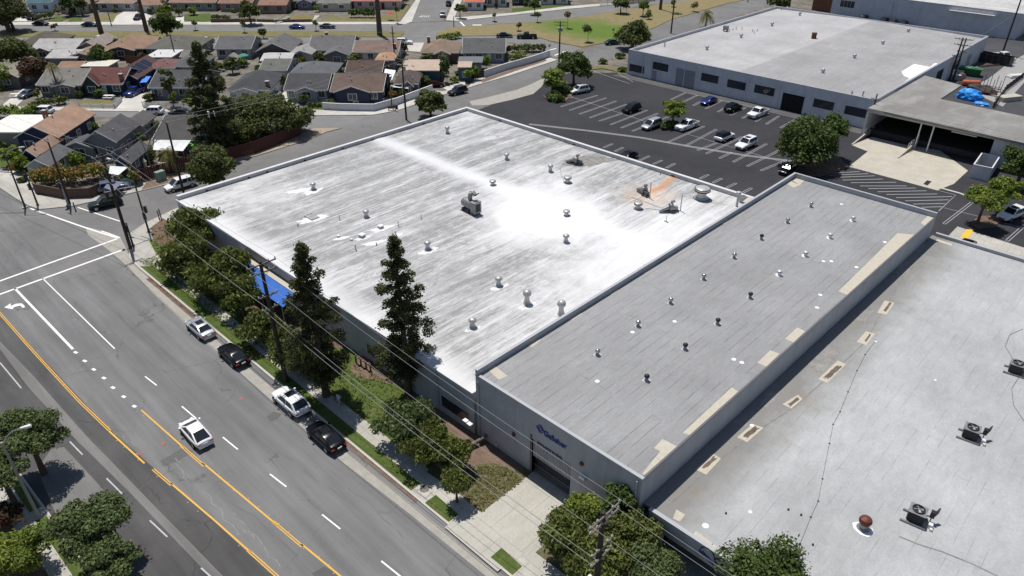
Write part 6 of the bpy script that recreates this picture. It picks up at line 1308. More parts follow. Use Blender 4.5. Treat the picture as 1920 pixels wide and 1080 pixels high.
# thin leafless tree
bt = thing('bare_tree', 'leafless pale branched tree beside the slate roofed garage', 'tree', G(282,312,.1)); rnd = random.Random(2); mb = MB()
def br_(p, d, L, r, k):
    e = p+d*L; mb.tube([p, e], [r, r*.65], 5, False)
    if k: [br_(e, (d+Vector((rnd.uniform(-.6,.6), rnd.uniform(-.6,.6), rnd.uniform(-.1,.3)))).normalized(), L*rnd.uniform(.6,.85), r*.62, k-1) for _ in range(3)]
br_(Vector((0,0,0)), Vector((0,0,1)), 2.4, .14, 4); mb.build('trunk', M_BARKG, bt)
bt2 = thing('bare_shrub', 'leafless twiggy shrub by the sidewalk at the bottom left', 'shrub', G(62,1005,.1)); mb = MB(); br_(Vector((0,0,0)), Vector((.1,0,1)), .7, .05, 4); mb.build('twigs', M_BARKG, bt2)
# saplings on the median lawn, each its own
S_ = (((104,58),46,6),((367,57),38,6),((459,61),38,6),((593,58),40,5),((972,58),42,6),((1008,42),22,6),((1064,53),24,6),((1102,79),46,11),((1174,26),6,6),((1216,36),20,8),((1301,22),6,7),((1262,13),2,5),((745,44),14,5),((927,40),26,4))
for i, (b, ty, r) in enumerate(S_):
    TN[0] += 1; p = G(*b, .1); hh = max(2.0, top_of((p.x, p.y), ty)); R = r/ppm(p); lb = ['at the far left end','left of the terraced brown wall','in front of the terraced brown wall','near the dark parked car','at the left tip of the big lawn','on the dry left part of the big lawn','upper left of the green lawn','nearest the intersection on the green lawn','at the top of the lawn','just behind the large corner tree','by the far road at the upper right','at the very top by the bare pole','beside the sloping street kerb','on the sidewalk right of the sloping street'][i]
    t = thing('sapling', 'young thin street tree '+lb, 'sapling', p, 0, 'young trees planted on the grass median'); bl = [(random.Random(i*9+k).uniform(-.5,.5)*R, random.Random(i*5+k).uniform(-.5,.5)*R, hh-R*.9+random.Random(i+k*3).uniform(-.5,.6)*R, R*.6, R*.6, R*.65) for k in range(5)]
    leaves('crown', bl, 260 if r < 9 else 500, .32, LM['young' if r > 8 or i % 2 else 'rust'], t, 300+i); MB().tube([(0,0,-.02),(.03,0,hh-R*.8)], [.07,.04], 5).build('trunk', M_BARK, t); MB().lathe([(.8,0),(.6,.05),(.01,.06)], 10).build('mulch_ring', mat('dark_mulch', (.05,.035,.025)), t)
# palms
palm('palm with drooping crown in front of the ash grey bungalow', (113,178), 6.2, 2.3); palm('feather palm behind the red fence near the white patio cover', (322,322), 3.6, 2.6); palm('low spreading palm poking over the far warehouse parapet', (1322,52), 4.0, 3.4, 34); palm('short palm before the grey green house', (310,22), 4.0, 1.8)
for lb, b, r in (('very tall palm trunk running off the top, left of the pair', (190,62), .5), ('very tall palm trunk running off the top, right of the pair', (275,58), .45), ('very tall thick palm trunk rising beside the sloping street', (712,66), .55), ('thick leaning trunk at the far left of the median', (18,60), .5), ('dark palm trunk cut by the top edge beyond the green lawn', (1238,18), .35)):
    palm(lb, b, 24 if b[0] > 100 else 12, 3.0, 24, r=r)
# small ground plants around the arterial bed
rg = random.Random(11)
pc = []
cnt = MB()
M_TUFT = LM['hedge']
def tufts(name, region, n, size, m, seed):
    rg = random.Random(seed); xs = [p[0] for p in region]; ys = [p[1] for p in region]; P = [G(*p, .14) for p in region]; mb = MB()
    def inside(x, y):
        c = False; j = len(P)-1
        for i in range(len(P)):
            if (P[i].y > y) != (P[j].y > y) and x < (P[j].x-P[i].x)*(y-P[i].y)/(P[j].y-P[i].y)+P[i].x: c = not c
            j = i
        return c
    x0, x1 = min(p.x for p in P), max(p.x for p in P); y0, y1 = min(p.y for p in P), max(p.y for p in P); k = 0
    while k < n:
        x, y = rg.uniform(x0, x1), rg.uniform(y0, y1)
        if not inside(x, y): continue
        k += 1
        for q in range(4):
            a = rg.uniform(0, 6.28); s = size*rg.uniform(.5, 1.2); d = Vector((math.cos(a), math.sin(a), 0)); e = Vector((-d.y, d.x, 0)); o = Vector((x, y, .14))+d*s*.3
            mb.add([o-e*s*.35, o+d*s*.2+e*s*.35, o+d*s*.9+Vector((0,0,s*.7))], [(0,1,2)])
    return tag(mb.build(name, m), {'ivy': 'patchy low groundcover plants in the bed left of the driveway', 'lawn_tufts': 'short grass tufts on the narrow lawns by the kerb'}.get(name, 'scattered weeds in the beds along the warehouse front'), 'ground cover', kind='stuff')
tufts('ground_cover', [(862,928),(870,880),(925,872),(985,884),(996,888),(903,960)], 620, .15, leafmat('groundcover_leaves', (.05,.07,.02), (.10,.11,.04), (.13,.12,.06)), 1)
tufts('lawn_tufts', [(262,490),(290,480),(640,800),(800,930),(770,912),(600,760)], 1600, .12, LM['hedge'], 2)
tufts('bed_weeds', [(285,430),(330,420),(560,600),(760,740),(850,820),(800,870),(640,760),(300,520)], 2600, .2, LM['weep'], 3)
# ================================================================ VEHICLES
def carpaint(name, rgb, metal=.0, rough=.28):
    k = ('car', name)
    if k in _mc: return _mc[k]
    s = NT(name+'_car_paint'); L = lin(rgb); s.col(s.mix(s.noise(.9, 3), tuple(x*.93 for x in L), tuple(min(1, x*1.05) for x in L))); s.rough(rough, metal, .5)
    dk = sum(L) < .12; s.rough(.22 if dk else rough, 0 if dk else metal, .22 if dk else .5); s.b.inputs['Coat Weight'].default_value = .0 if dk else .4; s.b.inputs['Coat Roughness'].default_value = .08; _mc[k] = s.m; return s.m
M_TYRE = mat('tyre_rubber', (.018,.018,.018), .85, .2, 5); M_RIM = mat('alloy_rim', (.35,.35,.36), .35, .1, 5, .7); M_CGL = _glass('car_window_glass', (.012,.014,.018), .06); M_TRIMB = mat('black_car_trim', (.02,.02,.02), .6, .1, 5)
M_HEADL = mat('headlight_lens', (.65,.67,.70), .15, .05, 5); M_TAIL = mat('tail_light_lens', (.30,.015,.012), .2, .1, 5); M_PLATE = mat('number_plate', (.6,.6,.6), .5, .05)
# belt: list of (x, z, halfwidth fraction); cabin: rear base, rear top, front top, front base (x), roof z, roof halfwidth fraction
CT = {'sedan': dict(L=4.75, W=1.84, H=1.43, belt=[(-1,.60,.66),(-.975,.84,.82),(-.86,.97,.94),(-.62,1.0,1),(-.2,.96,1),(.3,.95,1),(.55,.92,.99),(.82,.80,.93),(.95,.68,.78),(1,.50,.58)], cab=(-1.85,-1.0,.30,1.12), roofw=.70, doors=2, wb=(-1.40,1.42), wr=.33),
      'hatch': dict(L=4.5, W=1.76, H=1.50, belt=[(-1,.60,.68),(-.975,.88,.84),(-.9,1.0,.93),(-.5,1.0,1),(.2,.95,1),(.55,.93,.99),(.80,.80,.93),(.94,.66,.78),(1,.48,.56)], cab=(-2.12,-.95,.25,1.35), roofw=.68, doors=2, wb=(-1.3,1.4), wr=.32),
      'suv': dict(L=4.75, W=1.92, H=1.72, belt=[(-1,.60,.86),(-.99,.98,.95),(-.9,1.06,.98),(-.3,1.05,1),(.3,1.04,1),(.5,1.03,.99),(.84,.95,.96),(.97,.80,.88),(1,.55,.82)], cab=(-2.18,-1.85,.25,1.02), roofw=.76, doors=3, wb=(-1.38,1.45), wr=.37),
      'coupe_suv': dict(L=4.95, W=1.98, H=1.66, belt=[(-1,.62,.72),(-.975,.98,.86),(-.88,1.08,.95),(-.5,1.06,1),(.2,1.02,1),(.5,1.0,.99),(.82,.92,.93),(.95,.78,.80),(1,.55,.62)], cab=(-2.28,-1.55,.35,1.2), roofw=.72, doors=2, wb=(-1.45,1.5), wr=.39),
      'minivan': dict(L=5.0, W=1.95, H=1.76, belt=[(-1,.6,.88),(-.99,.98,.95),(-.9,1.04,.98),(.2,1.0,1),(.55,.98,.99),(.85,.86,.95),(.97,.7,.88),(1,.5,.8)], cab=(-2.32,-2.05,.55,1.55), roofw=.78, doors=3, wb=(-1.5,1.55), wr=.34),
      'pickup': dict(L=5.7, W=2.0, H=1.85, belt=[(-1,.55,.95),(-.995,1.0,.97),(-.2,1.05,1),(.1,1.08,1),(.42,1.10,.99),(.5,1.12,.98),(.9,1.05,.95),(.98,.9,.9),(1,.6,.88)], cab=(-.72,-.55,.62,1.25), roofw=.76, doors=2, wb=(-1.75,1.85), wr=.40, bed=True)}
def car(kind, paint, label, ctr=None, head=0.0, pos=None, group=None, sunroof=False, roofpaint=None, rack=False, cat='car', z=.02, scale=1.0, flat=False):
    T = CT[kind]; L, W, H = T['L'], T['W'], T['H']; hw = W/2; zg = z+.6
    p = G(*ctr, zg) if ctr else pos
    t = thing('parked_car' if cat == 'car' else cat.replace(' ', '_'), label, cat, (p.x, p.y, z), head, group); t.scale = (scale,)*3
    pm = paint
    b = MB(); rows = []; xs = [(q[0]*L/2, q[1], q[2]*hw) for q in T['belt']]
    bedx = T['cab'][0]-.05
    if T.get('bed'): xs = sorted(xs+[(bedx-.02,1.05,hw),(bedx,1.05,hw)])
    for x, zb, w_ in xs:
        z0 = .24 if abs(x) < L/2*.9 else .32
        zz = zb if not (T.get('bed') and x < bedx-.01) else .62
        rows.append([(x, -w_*.93, z0), (x, -w_, (z0+zb)/2 if zz == zb else .5), (x, -w_*.985, zz-.10), (x, -w_*.88, zz), (x, 0, zz+.035 if zz == zb else zz), (x, w_*.88, zz), (x, w_*.985, zz-.10), (x, w_, (z0+zb)/2 if zz == zb else .5), (x, w_*.93, z0)])
    n = 9; vs = [v for r in rows for v in r]; fs = []
    for i in range(len(rows)-1):
        for k in range(n-1): fs.append((i*n+k, (i+1)*n+k, (i+1)*n+k+1, i*n+k+1))
        fs.append((i*n+n-1, (i+1)*n+n-1, (i+1)*n, i*n))
    fs.append(tuple(range(n))); fs.append(tuple(range((len(rows)-1)*n, len(rows)*n))[::-1]); b.add(vs, fs)
    body = b.build('body', pm, t, True); ss = body.modifiers.new('smooth', 'SUBSURF') if not T.get('bed') else None
    if ss: ss.levels = ss.render_levels = 1
    if T.get('bed'):
        w_ = MB(); x0 = -L/2*.985; w_.box(x0, -hw*.97, .6, bedx, -hw*.86, 1.06); w_.box(x0, hw*.86, .6, bedx, hw*.97, 1.06); w_.box(x0, -hw*.86, .6, x0+.1, hw*.86, 1.05); w_.build('cargo_bed', pm, t, bevel=.02)
        MB().box(x0+.1, -hw*.86, .625, bedx, hw*.86, .64).build('bed_liner', M_TRIMB if not flat else M_WHT, t)
    # cabin
    r0, r1, f1, f0 = T['cab']; zb = 1.0 if kind in ('sedan','hatch') else 1.05; zb = min(q[1] for q in T['belt'] if -.9 < q[0] < .5)-.04; rw = T['roofw']*hw; bw = hw*.93
    P = [Vector(v) for v in [(r0,-bw*.93,zb),(f0,-bw*.93,zb),(f0,bw*.93,zb),(r0,bw*.93,zb),(r1,-rw,H-.04),(f1,-rw,H-.04),(f1,rw,H-.04),(r1,rw,H-.04)]]
    mid = (r0+f0)/2; B0 = [Vector((mid,-bw,zb)), Vector((mid,bw,zb))]
    cb = MB(); cb.add(P+[Vector(((r1+f1)/2,-rw*.55,H)), Vector(((r1+f1)/2,rw*.55,H))], [(0,1,5,4),(1,2,6,5),(2,3,7,6),(3,0,4,7),(4,5,8),(5,6,9,8),(6,7,9),(7,4,8,9),(3,2,1,0)])
    cb.build('cabin', roofpaint or pm, t, True, bevel=.06)
    def quad(A, B, C, D, m0, m1, t0, t1, name, mm=None):
        def bl(u, v): return (A*(1-u)+B*u)*(1-v)+(D*(1-u)+C*u)*v
        nn = (B-A).cross(D-A).normalized(); Q = [bl(m0,t0), bl(m1,t0), bl(m1,t1), bl(m0,t1)]
        return MB().hexa([q-nn*.02 for q in Q], [q+nn*.014 for q in Q]).build(name, mm or M_CGL, t)
    quad(P[1], P[2], P[6], P[5], .06, .94, .08, .95, 'windscreen'); quad(P[3], P[0], P[4], P[7], .08, .92, .12, .93, 'rear_window')
    k = T['doors']
    for A, B, C, D in ((P[0],P[1],P[5],P[4]), (P[2],P[3],P[7],P[6])):
        for i in range(k):
            g = .02; m0 = .07+.86*i/k+g; m1 = .07+.86*(i+1)/k-g; quad(A, B, C, D, m0, m1, .12, .88, 'side_window')
    if sunroof: MB().box(f1-.95, -rw*.62, H-.02, f1-.12, rw*.62, H+.012).build('sunroof', M_CGL, t)
    if rack:
        rr = MB(); [rr.box(r1+.15, s*rw*.92-.02, H-.02, f1-.1, s*rw*.92+.02, H+.05) for s in (-1,1)]; rr.build('roof_rack', M_RIM, t)
    for sx in T['wb']:
        for sy in (-1, 1):
            wr = T['wr']; wy = sy*(hw-.10)
            wh_ = MB().lathe([(wr*.8,-.115),(wr,-.08),(wr,.08),(wr*.8,.115)], 16, (sx, wy, wr), 'y').build('wheel', M_TYRE, t, True)
            MB().lathe([(.02,0),(wr*.62,.008),(wr*.66,.0)], 12, (sx, wy+sy*.117, wr), 'y').build('rim', M_RIM, wh_)
    fx = L/2
    for s in (-1, 1):
        MB().box(fx*.90, s*hw*.50, .54, fx*.958, s*hw*.78, .68).build('headlight', M_HEADL, t, bevel=.02)
        MB().box(-fx*.985-.01, s*hw*.52, .68, -fx*.93, s*hw*.86, .80).build('tail_light', M_TAIL, t, bevel=.015)
        MB().box(f0-.45, s*(hw*.98), zb+.02, f0-.25, s*(hw+.16), zb+.16).build('mirror', pm, t, bevel=.03)
    MB().box(fx*.985, -hw*.45, .40, fx+.012, hw*.45, .60).build('grille', M_TRIMB, t); MB().box(-fx-.015, -.22, .62, -fx*.98, .22, .76).build('number_plate', M_PLATE, t)
    MB().box(-fx-.02, -hw*.75, .34, -fx*.97, hw*.75, .48).build('rear_bumper', M_TRIMB if kind in ('suv','coupe_suv','pickup') else pm, t)
    return t
WH = carpaint('white', (232,232,232)); SI = carpaint('silver', (176,180,186), .35, .3); BK = carpaint('black', (16,17,20)); DG = carpaint('dark_grey', (52,55,60), .3); BL = carpaint('blue', (20,45,120), .2); OL = carpaint('dark_olive', (40,46,40), .2); NV = carpaint('navy', (22,30,55), .2); GB = carpaint('grey_blue', (88,98,115), .3); TE = carpaint('dark_teal', (30,62,66), .2); RD = carpaint('dark_red', (60,20,20), .2)
gA = 'cars parked along the arterial kerb'
dirW = math.pi
car('hatch', WH, 'white hatchback driving alone in the traffic lanes by the yellow lines', (366,810), dirW-.03)
bpy.data.objects[-1] if False else None
car('sedan', SI, 'silver sedan with sunroof, farthest of the cars parked along the kerb', (375,614), dirW-.01, group=gA, sunroof=True)
car('sedan', BK, 'black sedan parked right behind the silver sedan at the kerb', (437,664), dirW-.01, group=gA)
car('coupe_suv', WH, 'white sloping backed suv parked at the kerb beside the utility pole', (545,752), dirW-.01, group=gA, sunroof=True)
car('sedan', BK, 'black sedan at the end of the kerb row, nearest the camera', (610,817), dirW-.01, group=gA, sunroof=True)
a1 = math.atan2(-1, -.03)
car('suv', OL, 'dark olive suv turning out of the side street at the crosswalk', (197,381), math.atan2(-1, -.16), rack=True)
car('minivan', WH, 'white minivan under the olive tree on the side street', (338,346), math.radians(-92))
car('suv', DG, 'dark grey suv parked on the side street by the clipped bushes', (858,171), math.radians(-95), rack=True)
car('suv', WH, 'white suv parked on the branch street before the lilac bungalow', (284,209), RANG+math.pi); car('sedan', DG, 'dark grey sedan parked behind the white suv on the branch street', (337,211), RANG+math.pi)
car('pickup', BL, 'blue pickup nose out in the driveway of the maroon roofed house', (252,172), RANG-math.pi/2-.15, cat='pickup truck')
car('sedan', GB, 'grey blue car parked nose out in the left driveway', (51,176), RANG-math.pi/2-.2); car('suv', WH, 'white car half hidden by the hedge on the branch street', (78,208), RANG+math.pi*.98)
car('sedan', SI, 'silver car in the driveway beside the charcoal roofed bungalow', (512,178), RANG-math.pi/2-.2)
car('sedan', BL, 'blue sedan parked by the brick retaining wall', (557,50), RANG); car('sedan', DG, 'dark car parked right of the blue sedan below the lawn', (614,49), RANG)
car('sedan', NV, 'dark navy sedan parked on the far lane by the first palm trunk', (168,46), RANG); car('sedan', BK, 'black car parked left of the navy sedan near the upper left driveway', (76,44), RANG); car('suv', WH, 'white suv in the upper left driveway', (51,29), RANG-math.pi/2); car('suv', BK, 'black suv beside the white one in the upper left driveway', (62,33), RANG-math.pi/2)
car('suv', DG, 'dark suv nose out in the wide driveway beside the second palm trunk', (260,33), RANG-math.pi/2); car('suv', WH, 'white suv parked behind the mauve grey gable', (196,74), RANG); car('sedan', BK, 'black car behind the white travel trailer', (386,75), RANG); car('sedan', BK, 'dark car at the side of the dark slate gabled house', (556,79), RANG-math.pi/2); car('suv', WH, 'white suv at the mouth of the median crossing', (758,79), RANG)
car('suv', SI, 'silver suv parked on the right side of the sloping street', (830,27), RANG+math.pi/2+.1); car('suv', BK, 'dark suv parked farther up the sloping street', (841,7), RANG+math.pi/2+.1)
car('sedan', BK, 'black sedan on the near lane left of the dark pickup', (946,66), RANG); car('pickup', OL, 'dark pickup truck parked on the near lane beside the dry lawn', (988,68), RANG+math.pi, cat='pickup truck'); car('sedan', TE, 'dark teal sedan parked beside the green lawn corner', (1149,79), RANG+.35)
car('sedan', BK, 'dark car under the carport canopy by the corner pole', (742,172), RANG+.1); car('sedan', RD, 'dark red car parked behind the white block wall', (815,158), RANG+.2)
car('suv', GB, 'grey car under the slate blue cover behind the corner wall', (214,350), RANG+.5, z=.1)
gL = 'cars in the parking lot'
S = -math.pi/2
for kd_, pt, lb, c, h, kw in (('suv', WH, 'white suv beside the entrance island of the lot', (1086,169), S-.28, dict(rack=True)), ('suv', BK, 'black suv alone in the striped stalls left of the minivan', (1184,204), S-.05, {}), ('minivan', SI, 'silver minivan left of the mid lot island tree', (1222,234), S-.05, dict(rack=True)),
        ('sedan', BL, 'bright blue sedan backed against the far warehouse', (1329,189), S-.05, {}), ('suv', BK, 'black suv with spare wheel right of the blue sedan', (1375,202), S+math.pi-.05, {}), ('suv', WH, 'white and black offroad car with dark top in the middle row', (1359,256), S+math.pi-.05, dict(roofpaint=BK)),
        ('suv', WH, 'long white suv right of the offroad car in the middle row', (1399,270), S-.05, dict(sunroof=True, scale=1.08)), ('suv', WH, 'white suv with dark roof window at the right edge of the lot', (1896,402), S-.3, dict(sunroof=True)), ('sedan', BK, 'dark car in the shade under the big round tree', (1478,316), S, {}), ('sedan', BK, 'dark car hidden behind the parapet of the white roof', (1176,293), S, {}), ('sedan', BK, 'dark car peeping over the corner of the pale roof', (1810,463), S, {})):
    car(kd_, pt, lb, c, h, group=gL, **kw)
for pt, lb, c, h, kw in ((WH, 'white pickup truck right of the mid lot island tree', (1288,235), S-.05, {}), (WH, 'white pickup with black bed cover parked by the warehouse doorway', (1421,212), S-.05, {}), (WH, 'white pickup peeping out above the big round tree', (1516,235), S-.05, {})):
    car('pickup', pt, lb, c, h, group=gL, cat='pickup truck', **kw)
# row behind the far warehouse
for i, x in enumerate((1608,1622)): pass
for x, y, pt, lb in ((1619,33,BK,'black car behind the far warehouse, leftmost'), (1658,38,BK,'black car behind the far warehouse, left of the white fronted one'), (1674,41,DG,'dark grey car in the middle behind the far warehouse'), (1694,44,BK,'black car behind the far warehouse, rightmost')):
    car('sedan', pt, lb, (x, y), S, group='cars parked behind the far warehouse')
# work truck in the yard
wt = car('pickup', WH, 'white work truck behind the black container in the yard', (1880,108), math.radians(-35), cat='work truck', flat=True, scale=1.15)
# travel trailer
p = G(368, 90, .5); tr_ = thing('travel_trailer', 'white travel trailer parked between the slate roofs', 'trailer', (p.x, p.y, .05), RANG+.45)
MB().box(-3.6,-1.2,.5,3.4,1.2,2.9).build('body', M_WHT, tr_, True, bevel=.18); 
for x in (-2.2, 0, 2): MB().box(x-.4,-1.23,1.5,x+.4,-1.19,2.1).build('window', M_CGL, tr_)
for x in (-.5, .4):
    for s in (-1, 1): MB().lathe([(.34,-.1),(.34,.1)], 12, (x, s*1.1, .34), 'y').build('wheel', M_TYRE, tr_)
MB().box(-1,-.5,2.9,-.2,.5,3.1).build('roof_unit', M_WHT, tr_, bevel=.05); MB().tube([(3.4,0,.5),(4.4,0,.45)], .06, 5).build('hitch', M_BLACK, tr_)
# ================================================================ POLES, LAMPS, SIGNALS, WIRES
M_POLE = mat('creosoted_pole', (.055,.042,.034), .95, .3, 2, bump=.3); M_ARM = mat('crossarm_timber', (.16,.14,.12), .9, .2, 3); M_CER = mat('white_insulator', (.55,.55,.54), .4, .1, 6); M_WIRE = mat('aluminium_wire', (.30,.30,.30), .55, 0)
M_GALV = mat('grey_pole_metal', (.32,.32,.32), .5, .1, 3, .4); M_DRK = mat('dark_pole_metal', (.07,.065,.06), .6, .2, 3)
def upole(label, base, h, arms, ang, r=.17, xf=0, lean=(0,0), wpos=None, ladder=False):
    """arms: list of (height fraction drop from top, half length)"""
    p = wpos or G(*base, .1); t = thing('utility_pole', label, 'utility pole', (p.x, p.y, .1), ang); T = []
    MB().tube([(0,0,-.1),(lean[0]*.5,lean[1]*.5,h*.5),(lean[0],lean[1],h)], [r*1.15, r, r*.72], 10).build('pole', M_POLE, t, True)
    for dz, hl in arms:
        z = h-dz; a = MB(); f = z/h; ox, oy = lean[0]*f, lean[1]*f; a.box(ox-hl, oy-.22, z-.06, ox+hl, oy-.12, z+.06); a.tube([(ox-hl*.45, oy-.17, z-.05), (ox, oy-.1, z-.55)], .025, 4); a.tube([(ox+hl*.45, oy-.17, z-.05), (ox, oy-.1, z-.55)], .025, 4); ar = a.build('crossarm', M_ARM, t)
        for q in (-.95, -.5, .5, .95):
            MB().lathe([(.05,.06),(.075,.12),(.04,.17),(.075,.22),(.03,.3)], 8, (ox+hl*q, oy-.17, z)).build('insulator', M_CER, ar); T.append((q, dz, t.matrix_basis @ Vector((ox+hl*q, oy-.17, z+.3))))
    for k in range(xf): a = 2.2*k; MB().lathe([(.2,0),(.26,.06),(.26,.8),(.2,.86),(.05,.95)], 12, (.42*math.cos(a), .42*math.sin(a), h-2.4)).build('transformer', M_GALV, t, True)
    if ladder: s = MB(); [s.box(-.28,-.02,z,.28,.02,z+.04) for z in [h*.5+i*.45 for i in range(4)]]; s.build('pole_step', M_ARM, t)
    return t, T
def ang_of(a, b): d = b-a; return math.atan2(d.y, d.x)
P1, P4 = G(245,466,.1), G(537,716,.1); aY = math.radians(90)
h4 = top_of((P4.x, P4.y), 497); h1 = top_of((P1.x, P1.y), 292)
_, W4 = upole('tall utility pole with several crossarms standing in the grass strip behind the white suv', None, h4, [(.25,1.5),(1.1,1.35),(3.6,1.0),(5.0,.9)], aY, .21, wpos=P4, lean=(.15,.6))
_, W1 = upole('tall utility pole at the street corner with a white stripe at its foot', None, h1, [(.3,1.3),(1.2,1.1)], aY, .20, wpos=P1, lean=(.2,.5))
P5 = Vector((-16.2, 26.2, .1)); 
def solve5():
    best = None
    for i in range(400):
        x = -40+i*.1
        q = Vector((x, 26.3, .1)); h = top_of((q.x, q.y), 962)
        v = np.array([x, 26.3, h-HCAM]); px_ = 960+FPX*np.dot(v, _rt)/np.dot(v, _fw)
        d = abs(px_-1131)+(0 if 9 < h < 14.5 else 50)
        if best is None or d < best[0]: best = (d, q, h)
    return best
_b, P5, h5 = solve5()
_, W5 = upole('dark utility pole at the bottom edge with two crossarms and white ring insulators', None, h5, [(.2,1.55),(.75,1.5),(3.2,1.1),(4.2,1.1)], aY, .22, wpos=P5)
MB().box(-.2,-.22,.0,.2,.22,1.0)
_, W2 = upole('utility pole on the side street in front of the white minivan', (344,360), top_of(tuple(G(344,360,.1))[:2], 227), [(.2,1.1)], math.radians(0), .17, lean=(.1,.1))
_, W3 = upole('utility pole standing in the flowering hedge on the corner wall', (131,382), top_of(tuple(G(131,382,.1))[:2], 262), [(.3,.6)], math.radians(10), .15)
p6 = G(762,224,.1); _, W6 = upole('utility pole with crossarms between the corner bungalow and the white roof', (762,224), top_of(tuple(p6)[:2], 110), [(.2,1.4),(1.3,1.2),(8,.6)], math.radians(30), .17, xf=1)
p7 = G(741,118,.1); _, W7 = upole('bare topped utility pole beside the tall thick palm trunk', (741,120), top_of(tuple(p7)[:2], 48), [(1.6,.8)], math.radians(30), .15)
p8 = G(1048,115,.1); _, W8 = upole('utility pole carrying a bunch of dark transformers behind the lot entrance trees', (1048,118), top_of(tuple(p8)[:2], 38), [(.2,1.6),(.9,1.4)], math.radians(40), .2, xf=3)
p9 = G(331,112,.1); _, W9 = upole('thin utility pole rising from the grey roofed back houses', (331,116), top_of(tuple(p9)[:2], 60), [(.4,.6)], RANG, .15)
p10 = G(1626,246,.1); _, W10 = upole('black pole at the corner between the far warehouse and the dock', (1626,247), top_of(tuple(p10)[:2], 176), [(1.0,.8)], 0, .15)
p11 = G(1777,150,.1); _, W11 = upole('left one of the twin utility poles in the yard', (1779,152), top_of(tuple(p11)[:2], 70), [(.3,1.6),(1.5,1.4),(4,1.0)], math.radians(5), .2, lean=(.1,.2))
_, W11b = upole('right one of the twin utility poles in the yard', (1787,150), top_of(tuple(p11)[:2], 72), [(.3,1.5),(1.6,1.3),(3,1.0)], math.radians(5), .18)
p12 = G(1879,100,.1); _, W12 = upole('tall utility pole by the white work truck cut by the top edge', (1879,101), 18, [(3,1.4),(4.2,1.4)], math.radians(0), .2)
_, W13 = upole('utility pole on the far lawn edge running off the top', (1258,62), 11, [(1.2,.9)], 0, .2); _, W14 = upole('bare dark pole at the street by the grey storage wall', (1402,4), 7, [(.5,.5)], 0, .12)
def wires(label, A, B, n, sag, r=.022, cat='overhead wire'):
    """one thing per run: n parallel spans between matching insulators"""
    m = MB()
    for a, b in zip(A[:n], B[:n]):
        a, b = Vector(a), Vector(b); m.tube([a.lerp(b, i/14)-Vector((0,0,sag*4*(i/14)*(1-i/14))) for i in range(15)], r, 4, False)
    return m
def run(label, A, B, sag, r=.02, grp=None):
    for i, (a, b) in enumerate(zip(A, B)):
        a, b = Vector(a), Vector(b); m = MB(); m.tube([a.lerp(b, k/14)-Vector((0,0,sag*4*(k/14)*(1-k/14))) for k in range(15)], r, 4, False)
        tag(m.build('overhead_wire', M_WIRE), label[i] if isinstance(label, (list, tuple)) else label, 'overhead wire', grp)
gw_ = 'overhead wires along the arterial'
nm = ['wall side top wire', 'second top wire from the wall', 'third top wire from the wall', 'street side top wire']
sel = lambda W, lv: [w_[2] for w_ in W if abs(w_[1]-lv) < .01]
a4, b4 = sel(W4, .25), sel(W5, .2)
run(['outer pale wire spanning between the two big arterial poles, '+x for x in ('street side','middle','wall side')], [a4[0], a4[2], a4[3]], [b4[0], b4[2], b4[3]], .55, .016, gw_)
a1_ = sel(W1, .3)
run(['pale wire from the corner pole to the tall pole behind the white suv, '+x for x in ('street side','middle','wall side')], [a1_[0], a1_[2], a1_[3]], [a4[0], a4[2], a4[3]], .5, .018, gw_)
lo4, lo5, lo1 = sel(W4, 5.0), sel(W5, 4.2), sel(W1, 1.2)
run(['low communication cable between the big poles, left strand', 'low communication cable between the big poles, right strand'], [lo4[0], lo4[1]], [lo5[0], lo5[1]], .7, .02, gw_)
run(['low cable from the corner pole to the tall pole'], [lo1[1]-Vector((0,0,2.2))], [lo4[1]], .6, .022, gw_)
b5 = [v+Vector((45, 1.5, 0)) for v in b4]; run(['wire leaving the bottom pole towards the bottom edge, '+x for x in ('street side','middle','wall side')], [b4[0], b4[2], b4[3]], [b5[0], b5[2], b5[3]], .8, .016, gw_)
off = [v+Vector((-45, -8, 1.0)) for v in a1_]; run(['wire leaving the corner pole across the intersection, '+x for x in ('first','second')], [a1_[0], a1_[3]], [off[0], off[3]], .6, .022, gw_)
gh = 'wires among the houses'
run(['thin wire from the corner pole to the minivan pole'], [a1_[3]], [W2[0][2]], .5, .018, gh); run(['wire from the minivan pole over the red fence to the corner bungalow pole, left strand', 'wire from the minivan pole over the red fence to the corner bungalow pole, right strand'], [W2[0][2], W2[3][2]], [W6[0][2], W6[3][2]], .9, .022, gh)
run(['wire between the corner bungalow pole and the bare topped pole'], [W6[0][2]], [W7[0][2]], .4, .02, gh); run(['wire from the corner bungalow pole to the transformer pole'], [W6[3][2]], [W8[0][2]], 1.0, .02, gh); run(['wire from the back house pole to the bare topped pole'], [W9[3][2]], [W7[0][2]], .8, .02, gh); run(['wire from the hedge pole towards the minivan pole'], [W3[3][2]], [W2[1][2]], .4, .018, gh)
run(['thin black wire over the dock roof to the right edge'], [W10[3][2]], [W10[3][2]+Vector((32,-3,-.5))], .5, .03, gh); run(['wire from the twin poles to the truck pole'], [W11b[3][2]], [W12[3][2]-Vector((0,0,3))], .6, .025, gh)
# white foot stripe on the corner pole and the mail sized box
sb = thing('utility_cabinet', 'pale green utility cabinet on the verge before the red fence', 'utility cabinet', G(303,338,.1), math.radians(100)); MB().box(-.75,-.45,.12,.75,.45,1.6).build('body', mat('pale_green_paint', (.22,.30,.25), .6), sb, bevel=.04); MB().box(-.85,-.55,0,.85,.55,.12).build('plinth', M_KERB, sb); MB().box(-.02,-.47,.2,.02,-.451,1.5).build('door_seam', M_CAPD, sb)
